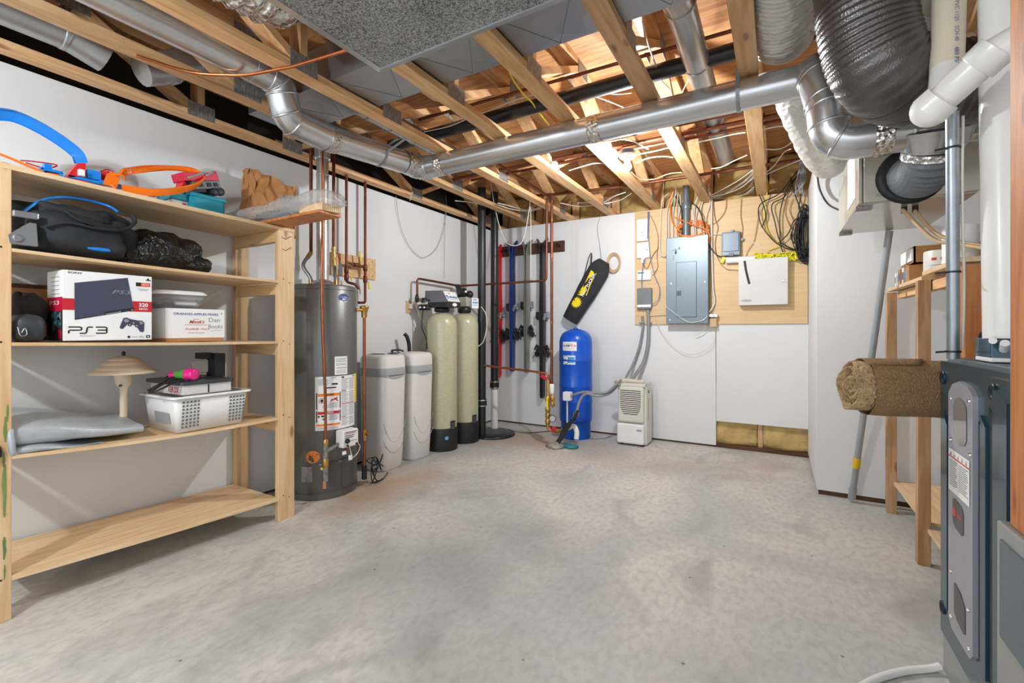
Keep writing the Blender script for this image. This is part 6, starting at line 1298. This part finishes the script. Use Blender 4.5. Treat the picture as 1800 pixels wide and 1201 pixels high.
m = MB().obox(tp_((0, .0, .045)), (.10, .20, .045), Rt); 
for i in range(5): m.obox(tp_((-.04 + .02 * i, .09, .07)), (.012, .02, .012), Rt)
m.build('trailer_top', 'toy_crimson', tk_, .003, label='red trailer top')
m = MB().obox(tp_((0, .02, .0)), (.095, .16, .045), Rt); tbd = m.build('trailer_body', 'toy_grey', tk_, .003)
m = MB()
for y in (-.02, .03, .07): m.obox(tp_((.049, y, .0)), (.003, .025, .022), Rt)
m.obox(tp_((0, .102, .01)), (.07, .004, .03), Rt); m.build('window', 'ink_black', tbd)
m = MB().obox(tp_((.052, -.03, .052)), (.006, .12, .012), Rt @ Matrix.Rotation(.25, 3, 'X')); m.obox(tp_((.052, .05, .06)), (.006, .06, .01), Rt @ Matrix.Rotation(.35, 3, 'X')); m.build('rail', 'chrome', tk_)
MB().obox(tp_((0, -.06, -.03)), (.08, .14, .02), Rt).build('chassis', 'ink_black', tk_, .003)
for x in (-.045, .045):
    for y in (.05, .085): MB().lathe([(.0, -.012), (.022, -.012), (.024, 0), (.022, .012), (0, .012)], tp_((x, y, -.04)), Rt @ V((1, 0, 0)), 14).build('wheel', 'toy_darkgrey', tk_)
MB().obox(tp_((0, .07, -.032)), (.08, .05, .03), Rt).build('rear_axle', 'toy_darkgrey', tk_, .004)
MB().prism([tp_((.03, -.13, -.03)), tp_((.03, -.08, -.03)), tp_((.03, -.09, .03))], Rt @ V((-.06, 0, 0))).build('cab', 'toy_red', tk_)
# paper bag
ya, yb = P(436, 340, x=-2.92).y, P(518, 340, x=-2.92).y; zb = zs(1.6); zt_ = P(470, 306, x=-2.92).z
m = MB(); rings = []; rnd = random.Random(4)
for i in range(9):
    l = i / 8; ring = []
    for j in range(32):
        t_ = 2 * math.pi * j / 32; cx_, cy_ = math.cos(t_), math.sin(t_)
        ring.append(V((-2.95 + .07 * math.copysign(abs(cx_) ** .5, cx_) * (1 - .5 * l) + rnd.uniform(-.02, .02), (ya + yb) / 2 + (yb - ya) / 2 * math.copysign(abs(cy_) ** .6, cy_) * (1 + .06 * l) + rnd.uniform(-.014, .014), zb + (zt_ - zb - (.04 if cy_ > .2 else 0) * l) * l + rnd.uniform(-.014, .014) * (i > 0))))
    rings.append(ring)
vs = [p for r in rings for p in r]; m.add(vs, [(i * 32 + j, i * 32 + (j + 1) % 32, (i + 1) * 32 + (j + 1) % 32, (i + 1) * 32 + j) for i in range(8) for j in range(32)], 0, False); m.add(rings[0], [tuple(range(31, -1, -1))]); m.add(rings[-1], [tuple(range(32))])
m.build('paper_bag', 'kraft', label='crumpled brown paper bag at the back of the top shelf', cat='bag')
# boards wrapped in plastic sticking out into the room
zb = sz(4, 1.7) + .004
pk = thing('board', 'long bare board sticking out into the room from the top shelf', 'board', (-2.6, 1.67, zb))
MB().box(-3.10, 1.60, zb, -2.13, 1.745, zb + .014).build('plank', 'orange_stud', pk)
m = MB()
for i in range(11): m.box(-2.32 + .003 * i, 1.615 + .0105 * i, zb + .0145, -2.125 + .002 * i, 1.6225 + .0105 * i, zb + .055)
m.build('shim_bundle', 'ply_shelf', label='bundle of wood shims on the end of the long board', cat='wood')
st = thing('metal_bracket', 'dark grey metal bracket wrapped in clear plastic on the long board', 'bracket', (-2.55, 1.66, zb + .015))
MB().box(-2.78, 1.605, zb + .015, -2.40, 1.74, zb + .045).build('frame', 'toy_grey', st, .004); MB().box(-2.47, 1.61, zb + .045, -2.43, 1.72, zb + .125).build('upright', 'device_grey', st, .004); MB().box(-2.75, 1.62, zb + .045, -2.55, 1.73, zb + .075).build('slat', 'toy_darkgrey', st, .004)
m = MB(); rings = []; rnd = random.Random(14)
PW = [(-2.90, 1.52, .035, .045), (-2.80, 1.56, .055, .06), (-2.70, 1.62, .075, .085), (-2.58, 1.655, .082, .10), (-2.46, 1.67, .085, .135), (-2.34, 1.67, .082, .12), (-2.22, 1.675, .078, .11), (-2.12, 1.68, .07, .095), (-2.06, 1.68, .045, .06), (-2.03, 1.68, .01, .02)]
for x, y, hy, hh in PW:
    ring = []
    for j in range(26):
        t_ = 2 * math.pi * j / 26; c_, s_ = math.cos(t_), math.sin(t_)
        ring.append(V((x + rnd.uniform(-.012, .012), y + hy * math.copysign(abs(c_) ** .8, c_) * rnd.uniform(.92, 1.1), zb + .018 + hh * .5 + hh * .5 * s_ * rnd.uniform(.9, 1.12) + (.02 if x > -2.3 else 0))))
    rings.append(ring)
loft(m, rings); m.build('plastic_wrap', 'wrap_plastic', label='crinkled clear plastic sheet wrapped over the metal bracket on the top shelf', cat='wrap')
# ------------------------------------------------------------------ furnace
FX, FY0, FY1, FZ0, FZ1 = .486, 1.545, 2.105, .137, 1.075
fu = thing('furnace', 'tall dark blue grey furnace cabinet with silver strip at the right edge', 'furnace', (.85, 1.83, 0))
MB().box(FX + .035, FY0, .137, 1.20, FY1, FZ1 - .01).build('casing', 'furnace_trim', fu, .004)
MB().box(FX + .02, FY0 - .004, FZ1 - .022, 1.205, FY1 + .004, FZ1).build('top_rim', 'furnace_trim', fu, .003)
MB().box(FX + .008, FY0 + .002, 0, 1.19, FY1 - .003, .136).build('base', 'furnace_base', fu, .003, label='bare grey metal base')
# front panel with pressed ribs: s runs from the far edge toward the camera, t up, k outward
YW = FY1 - FY0
pm = lambda s, t, k: V((FX + .002 - k, FY1 - s, FZ0 + t))
PH = FZ1 - .012 - FZ0
m = MB(); m.prism([pm(0, .0, 0), pm(YW, .0, 0), pm(YW, PH, 0), pm(0, PH, 0)], (.034, 0, 0)); fp = m.build('front_panel', 'furnace_blue', fu, .006)
def rib(s0, s1, t0, t1, depth=.007, cut=.03):
    mm = MB(); mm.prism([pm(s0, t0, 0), pm(s1, t0 - .01, 0), pm(s1, t1 - cut, 0), pm(s0, t1, 0)], (-depth, 0, 0)); return mm.build('rib', 'furnace_blue', fp, .003)
def slot(s0, s1, t0, t1, cut=.025):
    mm = MB(); mm.prism([pm(s0, t0, .0), pm(s1, t0 - .008, .0), pm(s1, t1 - cut, .0), pm(s0, t1, .0)], (-.0012, 0, 0)); return mm.build('recess', 'furnace_dark', fp)
slot(.045, .056, .10, .76); slot(.098, .122, .12, .735); slot(.345, .374, .12, .775); slot(.418, .456, .10, .826)
rib(.06, .094, .12, .75); rib(.378, .414, .10, .80); rib(.462, .545, .02, PH - .045)
mm = MB(); mm.prism([pm(.13, .115, 0), pm(.16, .09, 0), pm(.32, .09, 0), pm(.342, .112, 0), pm(.342, .845, 0), pm(.30, .868, 0), pm(.23, .876, 0), pm(.17, .862, 0), pm(.132, .832, 0)], (-.012, 0, 0)); ss = mm.build('silver_strip', 'furnace_silver', fu, .003, label='raised silver strip')
sp = lambda s, t, k: pm(s, t, .0125 + k)
mm = MB(); mm.poly(sp, [(.183, .71), (.20, .692), (.24, .683), (.28, .69), (.298, .708), (.298, .80), (.28, .818), (.24, .828), (.20, .82), (.183, .80)][::-1], .001); mm.build('sight_window', 'smoke_window', ss, label='smoked sight window')
mm = MB(); mm.poly(sp, [(.19, .16), (.21, .146), (.27, .134), (.288, .14), (.288, .215), (.25, .242), (.20, .252), (.19, .245)][::-1], .001); mm.build('lower_window', 'badge_dark', ss, label='dark lower window')
for s_, t_ in ((.16, .815), (.32, .828), (.16, .685), (.325, .675), (.16, .268), (.31, .225), (.16, .125), (.315, .115)): MB().lathe([(.007, 0), (.005, .004)], sp(s_, t_, 0), (-1, 0, 0), 10).build('screw', 'chrome', ss)
t1, t0 = .657, .525
mm = MB(); mm.rect(sp, .141, t0, .322, t1, .0008, 0); mm.rect(sp, .141, t1 - .026, .322, t1 - .021, .0012, 1)
for i in range(5): mm.poly(sp, [(.155 + .034 * i, t1 - .019), (.168 + .034 * i, t1 - .019), (.1615 + .034 * i, t1 - .006)], .0012, 3 if i == 0 else 2)
random.seed(6)
for i in range(13):
    z = t1 - .036 - .0064 * i; mm.rect(sp, .148, z, .148 + random.uniform(.055, .08), z + .0032, .0012, 2); mm.rect(sp, .236, z, .236 + random.uniform(.05, .08), z + .0032, .0012, 2)
mm.build('instruction_label', ['paper_white', 'badge_red', 'ink_grey', 'ink_black'], ss, label='white instruction label with red line')
b0, b1 = .417, .51
mm = MB(); mm.poly(sp, [(.178, b0 + .022), (.20, b0 + .006), (.255, b0), (.272, b0 + .008), (.272, b1 - .02), (.255, b1 - .006), (.19, b1), (.178, b1 - .006)][::-1], .001, 0)
mm.oval(sp, .197, (b0 + b1) / 2 + .006, .013, .015, .0016, 1, 16); mm.text(sp, 'TRANE', .216, (b0 + b1) / 2 - .002, .012, .045, .0016, 1, bold=.02); mm.build('badge', ['badge_dark', 'badge_red'], ss, label='dark badge with red lettering')
for s_, t_ in ((.035, PH - .055), (.448, PH - .055), (.03, .09), (.51, .09)):
    mm = MB(); mm.lathe([(.022, 0), (.021, .005), (.016, .003), (.012, -.001), (0, -.001)], pm(s_, t_, .001), (-1, 0, 0), 20); mm.build('panel_knob', 'furnace_dark', fp)
MB().beam(pm(.44, PH - .018, .002), pm(.54, PH - .018, .002), .003, .003).build('panel_lip', 'chrome', fp)
# return plenum and post nearer than the furnace
rp = thing('return_plenum', 'low grey sheet metal plenum beside the furnace at the lower right corner', 'plenum', (.85, 1.30, 0))
MB().box(.455, 1.07, 0, 1.2, 1.53, .715).build('body', 'furnace_base', rp, .004); MB().box(.45, 1.3, .45, .456, 1.5, .68).build('handle_recess', 'furnace_trim', rp, .004)
sdp = thing('wood_stud', 'orange brown wooden stud standing at the right edge of the room', 'stud', (.49, 1.45, .717))
MB().box(.468, 1.405, .717, .508, 1.50, ZC).build('stud', 'orange_stud', sdp, .003)
# box and burlap behind the furnace
MB().box(.57, 2.115, 0, 1.2, 2.40, .842).build('duct_box', 'furnace_base', label='grey sheet metal duct box behind the furnace, under the burlap roll', cat='duct', bevel=.003)
br = thing('burlap_roll', 'roll of tan burlap cloth sticking out past the furnace', 'roll', (.72, 2.35, .85)); cz = .952
e0 = V((.255, 2.167, cz)); dr_ = V((.966, .26, 0)); sd_ = V((.26, -.966, 0)); up_ = V((0, 0, 1))
def bp2(l, a_, r_): return e0 + dr_ * l + sd_ * (r_ * math.cos(a_)) + up_ * (r_ * math.sin(a_))
m = MB(); m.grid(lambda u_, v_: bp2(.03 + .95 * u_, v_ * 2 * math.pi, .104 + .0022 * math.sin(9 * v_ * 6.283 + 6 * u_) + .0015 * math.sin(23 * u_)), 24, 48); m.build('roll_body', 'burlap', br)
m = MB(); vs = []
for i in range(110):
    t_ = i / 109; a_ = t_ * 2 * math.pi * 4.6; r_ = .012 + .089 * t_
    off = -.012 + .02 * math.sin(a_ * .43 + 1) * t_ + .006 * math.sin(a_ * 3.1)
    vs += [bp2(off, a_, r_), bp2(.08, a_, r_ * 1.0)]
m.add(vs, [(2 * i, 2 * i + 2, 2 * i + 3, 2 * i + 1) for i in range(109)], 0, True); m.build('rolled_end', 'burlap_edge', br, solid=.009, label='frayed rolled end')
m = MB(); m.grid(lambda u_, v_: bp2(.02 + (.16 + .05 * math.sin(3 * u_)) * v_, 1.0 + 1.9 * u_, .1075), 14, 6); m.build('loose_flap', 'burlap', br, solid=.004)
# ------------------------------------------------------------------ things standing on the furnace
pvc = thing('vent_pipe', 'thick white plastic vent pipe rising from the furnace top with a slanted branch', 'pipe', (.57, 1.86, 1.08))
p0, p1 = P(1769, 606, y=1.86), P(1757, -120, y=1.90); p0.z = 1.14
MB().tube([p0, p0.lerp(p1, .62), p1], .049, 24).build('riser', 'pvc_white', pvc)
MB().box(p0.x - .05, 1.80, FZ1, p0.x + .055, 1.92, 1.145).build('inlet_box', 'furnace_blue', pvc, .004, label='blue grey inlet box')
pb_ = P(1760, 100, y=1.86); br0 = P(1812, 48, y=1.55); el = P(1655, 178, y=1.80)
MB().tube(fillet([P(1790, 70, y=1.66), P(1740, 98, y=1.68), P(1650, 180, y=1.74), P(1660, 174, y=1.86), P(1664, 120, y=1.90)], .06), .040, 22).build('branch', 'pvc_white', pvc)
a, b = P(1740, 98, y=1.68), P(1650, 180, y=1.74)
m = MB(); d = (b - a).normalized(); c1 = a.lerp(b, .94); m.tube([c1 - d * .004, c1 + d * .004], .0425, 20); m.build('primer_ring', 'pvc_purple', pvc, label='purple primer ring')
m = MB(); c1 = a.lerp(b, .25); m.tube([a - d * .02, c1 - d * .002, c1], [.047, .047, .044], 20); m.tube([b - d * .012, b + d * .03], [.048, .050], 20); m.ball(b + d * .02, .05, 18, 10); m.build('fitting', 'pvc_white', pvc)
pc2 = thing('vent_pipe', 'cream plastic pipe going straight up behind the slanted white branch', 'pipe', P(1668, 190, y=1.9))
MB().tube([P(1664, 130, y=1.90), P(1673, -170, y=1.92)], .041, 22).build('pipe_run', 'pvc_cream', pc2)
for k_, v_ in ((0, 2), (1, 46), (2, 82)): a_ = P(1678, v_, y=1.858); MB().text(plane_map(a_, (0, 0, -1), (.95, .3, 0)), ('PVC 1120', 'SCH 40', '480 PSI')[k_], 0, 0, .011, (.06, .045, .05)[k_], .001, 0).build('printed_marking', 'ink_blue', pc2)
pc3 = thing('vent_pipe', 'cream plastic pipe with elbow slanting up beside the black flexible duct', 'pipe', P(1610, 70, y=2.1))
MB().tube(fillet([P(1670, -80, y=1.95), P(1601, 60, y=2.05), P(1625, 90, y=2.25), P(1700, 80, y=2.3)], .05), .042, 20).build('pipe_run', 'pvc_cream', pc3)
m = MB(); a_, b_ = P(1670, -80, y=1.95), P(1601, 60, y=2.05); d = (b_ - a_).normalized(); m.tube([b_ - d * .05, b_ - d * .02, b_ + d * .02], .049, 20); m.build('elbow_socket', 'pvc_white', pc3)
pc4 = MB().tube([P(1600, -60, y=2.0), P(1578, 30, y=2.08), P(1640, 108, y=2.3), P(1720, 96, y=2.32)], .036, 18); pc4.build('vent_pipe', 'pvc_white', label='white plastic pipe partly hidden behind the black flexible duct', cat='pipe')
# conduit pole on the furnace
cpz = thing('conduit', 'thin zinc conduit standing on the furnace top with black ties', 'conduit', (.52, 1.97, 1.08))
q0, q1 = P(1675.5, 622, y=1.97), P(1674, 198, y=1.90); q0.z = FZ1 + .002
MB().tube([q0, q1], .0165, 16).build('pole', 'zinc_pole', cpz)
for t_ in (.03, .36, .86): p = q0.lerp(q1, t_); MB().tube([p - V((0, 0, .003)), p + V((0, 0, .003))], .0195, 14).beam(p + V((-.018, -.01, 0)), p + V((-.045, -.012, -.003)), .006, .003, (0, 0, 1)).build('cable_tie', 'black_cable', cpz, label='black cable tie')
wire('white_wire', [q0 + V((.022, 0, .03)), q0.lerp(q1, .3) + V((.026, 0, 0)), q0.lerp(q1, .7) + V((.022, 0, 0)), q0.lerp(q1, .98) + V((.024, 0, 0))], .004, 'white_cable', 'thin white wire tied along the zinc conduit on the furnace')
tr_ = thing('trap_fitting', 'white plastic trap fittings on the furnace top beside the blue inlet box', 'fitting', (.53, 1.78, FZ1))
p = P(1752, 610, y=1.88)
m = MB().tube(fillet([(.60, 2.04, FZ1), (.60, 2.04, 1.13), (.575, 2.0, 1.15)], .03), .022, 14); m.build('black_trap', 'abs_black', label='black ribbed trap elbow on the furnace top behind the white fittings', cat='pipe')
zf = FZ1 + .003
m = MB().obox((.545, 1.845, zf + .006), (.05, .12, .012)); m.obox((.548, 1.85, zf + .045), (.025, .025, .08)); m.tube([(.54, 1.84, zf + .065), (.525, 1.79, zf + .06)], .009, 10); m.tube([(.55, 1.80, zf + .035), (.54, 1.76, zf + .055)], .010, 10); m.build('fitting', 'white_plastic', tr_, .003)
MB().box(.70, 2.15, .845 + 0, .85, 2.30, .846) if 0 else None
hs = thing('filter_housing', 'cream upright filter cartridge behind the white vent pipe', 'filter', (.66, 2.03, FZ1))
MB().lathe([(.035, FZ1 + .002), (.035, FZ1 + .06)], (.665, 2.05, 0), n=18).build('stand', 'pvc_cream', hs); MB().lathe([(.055, FZ1 + .06), (.058, FZ1 + .065), (.058, 1.345), (.05, 1.355)], (.665, 2.05, 0), n=24).build('cylinder', 'off_white', hs)
# white hose loop on the floor at the lower right
MB().tube(catmull([P(1652, 1172, z=.02), P(1630, 1176, z=.012), P(1590, 1180, z=.012), P(1545, 1192, z=.012), P(1510, 1212, z=.012), P(1490, 1240, z=.012)], 8), .012, 12).build('white_hose', 'pvc_white', label='white hose curving over the floor in front of the furnace', cat='hose')
# ------------------------------------------------------------------ right shelving
rs_ = thing('shelving_unit', 'narrow timber shelving along the right side behind the furnace', 'shelf', (.85, 3.0, 0))
PT = [(.605, 3.74, 1.405, .05), (.605, 3.0, 1.415, .05), (.635, 2.46, 1.425, .055)]
for x, y, z1, w_ in PT: MB().box(x, y - w_ / 2, 0, x + w_, y + w_ / 2, z1).build('post', 'rough_stud' if y > 2.5 else 'orange_stud', rs_, .002)
for x, y, z1, w_ in PT: MB().box(1.15, y - .025, 0, 1.2, y + .025, z1).build('post', 'rough_stud', rs_, .002)
for y0, y1, z in ((2.98, 3.78, 1.415), (2.435, 2.97, 1.435)): MB().box(.62, y0, z, 1.2, y1, z + .02).build('shelf_board', 'ply_shelf', rs_, .001)
MB().box(.66, 2.46, 1.365, .70, 3.72, 1.41).build('rail', 'pine_y', rs_, .002)
MB().box(1.10, 2.46, 1.33, 1.14, 3.72, 1.41).build('rail', 'pine_y', rs_, .002)
for y0, y1, z in ((3.03, 3.76, .185), (2.45, 2.97, .17)): m = MB(); m.box(.64, y0, z, 1.2, y1, z + .018); m.build('shelf_board', 'ply_shelf', rs_, .001)
MB().box(1.16, 2.46, .20, 1.18, 3.7, .30).build('back_rail', 'pine_y', rs_)
# goods on the right shelf
zr = 1.436
def cyl_thing(name, label, cat, x, y, r, h_, mt, lid=None, z=zr, band=None):
    t_ = thing(name, label, cat, (x, y, z)); MB().lathe([(r * .97, z), (r, z + .006), (r, z + h_ - .006), (r * .97, z + h_)], (x, y, 0), n=24).build('body', mt, t_)
    if lid: MB().lathe([(r * 1.04, z + h_), (r * 1.04, z + h_ + .012), (r * .9, z + h_ + .016)], (x, y, 0), n=24).build('lid', lid, t_)
    if band:
        mp = cyl_map(x, y, r, math.atan2(-y, -x)); m = MB(); band(m, mp, z); m.build('label', ['ink_red', 'ink_grey', 'ink_cyan', 'teal_dark'], t_)
    return t_
def bandA(m, mp, z):
    for i in range(3): m.rect(mp, -.045 + .035 * i, z + .075, -.025 + .035 * i, z + .088, .0008, 0, 2)
    m.rect(mp, -.05, z + .05, .05, z + .053, .0008, 1, 6); m.rect(mp, -.05, z + .035, .03, z + .039, .0008, 1, 6)
cyl_thing('paint_can', 'large white can with red marks at the front of the right shelf', 'can', .715, 3.04, .075, .125, 'off_white', None, band=bandA)
cyl_thing('paper_roll', 'tall white paper roll behind the zinc conduit on the right shelf', 'roll', .70, 2.74, .06, .17, 'paper_white', None, z=1.456)
cyl_thing('jar', 'cream and blue jar between the cardboard box and the white roll on the right shelf', 'jar', .80, 3.12, .05, .16, 'softener_white', 'track_blue', band=lambda m, mp, z: m.rect(mp, .01, z + .03, .06, z + .13, .0008, 2, 4))
cyl_thing('jar', 'dark green jar beside the large white can on the right shelf', 'jar', .76, 2.87 + .06, .035, .085, 'toy_darkgrey', 'teal_dark', z=zr)
cbx = thing('cardboard_box', 'open brown cardboard box resting on small cartons at the far end of the right shelf', 'box', (.84, 3.5, zr + .10))
z0 = zr + .10; m = MB(); m.box(.66, 3.33, z0, 1.02, 3.62, z0 + .01); m.box(.66, 3.33, z0, .668, 3.62, z0 + .10); m.box(.66, 3.33, z0, 1.02, 3.338, z0 + .10); m.box(1.012, 3.33, z0, 1.02, 3.62, z0 + .10); m.box(.66, 3.612, z0, 1.02, 3.62, z0 + .10); m.build('carton', 'cardboard', cbx)
m = MB().box(.652, 3.345, z0 + .02, .66, 3.60, z0 + .09); m.build('label_panel', 'paper_white', cbx, label='pale printed side label')
for i, (y, w_, h_, mt, lab) in enumerate(((3.70, .03, .085, 'paper_white', 'thin white carton nearest the far post on the right shelf'), (3.655, .03, .09, 'softener_white', 'grey white carton second from the far post on the right shelf'), (3.60, .05, .10, 'cardboard', 'brown carton carrying the open cardboard box, third from the far post'), (3.40, .08, .10, 'cardboard', 'brown carton under the near end of the open cardboard box'), (3.51, .05, .10, 'softener_white', 'pale carton under the middle of the open cardboard box'))):
    t_ = thing('small_carton', lab, 'box', (.70, y, zr)); MB().box(.645, y - w_ / 2, zr, .82, y + w_ / 2, zr + h_).build('carton', mt, t_, .001); MB().rect(plane_map((.6446, y + w_ / 2, zr), (0, -1, 0), (0, 0, 1)), w_ * .2, h_ * .3, w_ * .8, h_ * .75, .0006).build('print', 'ink_blue' if i % 2 == 0 else 'ink_grey', t_)
MB().obox((.68, 2.93, zr + .012), (.03, .08, .022), Matrix.Rotation(.4, 3, 'Z')).build('white_tube', 'white_plastic', label='small white tube lying before the white roll on the right shelf', cat='tube', bevel=.006)
m = MB(); blob(m, (.85, 2.56, 1.50), (.07, .08, .05), (.8, .8, .8), .1, 6, 20, 10, 1.4565); m.build('black_hose', 'black_rubber', label='coil of black hose on the near end of the right shelf', cat='hose')
bx_ = thing('small_carton', 'white and red carton behind the white vent pipe on the right shelf', 'box', (.80, 2.42, 1.456)); MB().box(.72, 2.445, 1.456, .88, 2.475, 1.53).build('carton', 'paper_white', bx_); MB().rect(plane_map((.7196, 2.47, 1.456), (0, -1, 0), (0, 0, 1)), .005, .03, .025, .05, .0006).build('print', 'ink_red', bx_)
# purple wrapped bag behind the furnace
m = MB(); blob(m, (.74, 2.56, .42), (.07, .08, .23), (.8, .8, .7), .10, 33, 26, 18, .19); m.build('snack_bag', 'pvc_purple', label='purple and orange wrapped bag standing on the low right shelf behind the furnace', cat='bag')
# leaning pole
pa, pb_ = V((.435, 3.835, .0)), V((.566, 3.405, 1.745))
lp_ = thing('leaning_pole', 'grey metal pole leaning from the floor against the ventilator box', 'pole', pa)
MB().tube([pa + (pb_ - pa) * .012, pb_], .0185, 16).build('tube', 'grey_metal_pole', lp_); d = (pb_ - pa).normalized()
MB().tube([pa + d * .03, pa + d * .10], .0225, 16).build('end_cap', 'grey_metal_pole', lp_)
m = MB().tube([pa.lerp(pb_, .145), pa.lerp(pb_, .185)], .0215, 16); m.build('tape', 'yellow_tape', lp_, label='yellow tape')
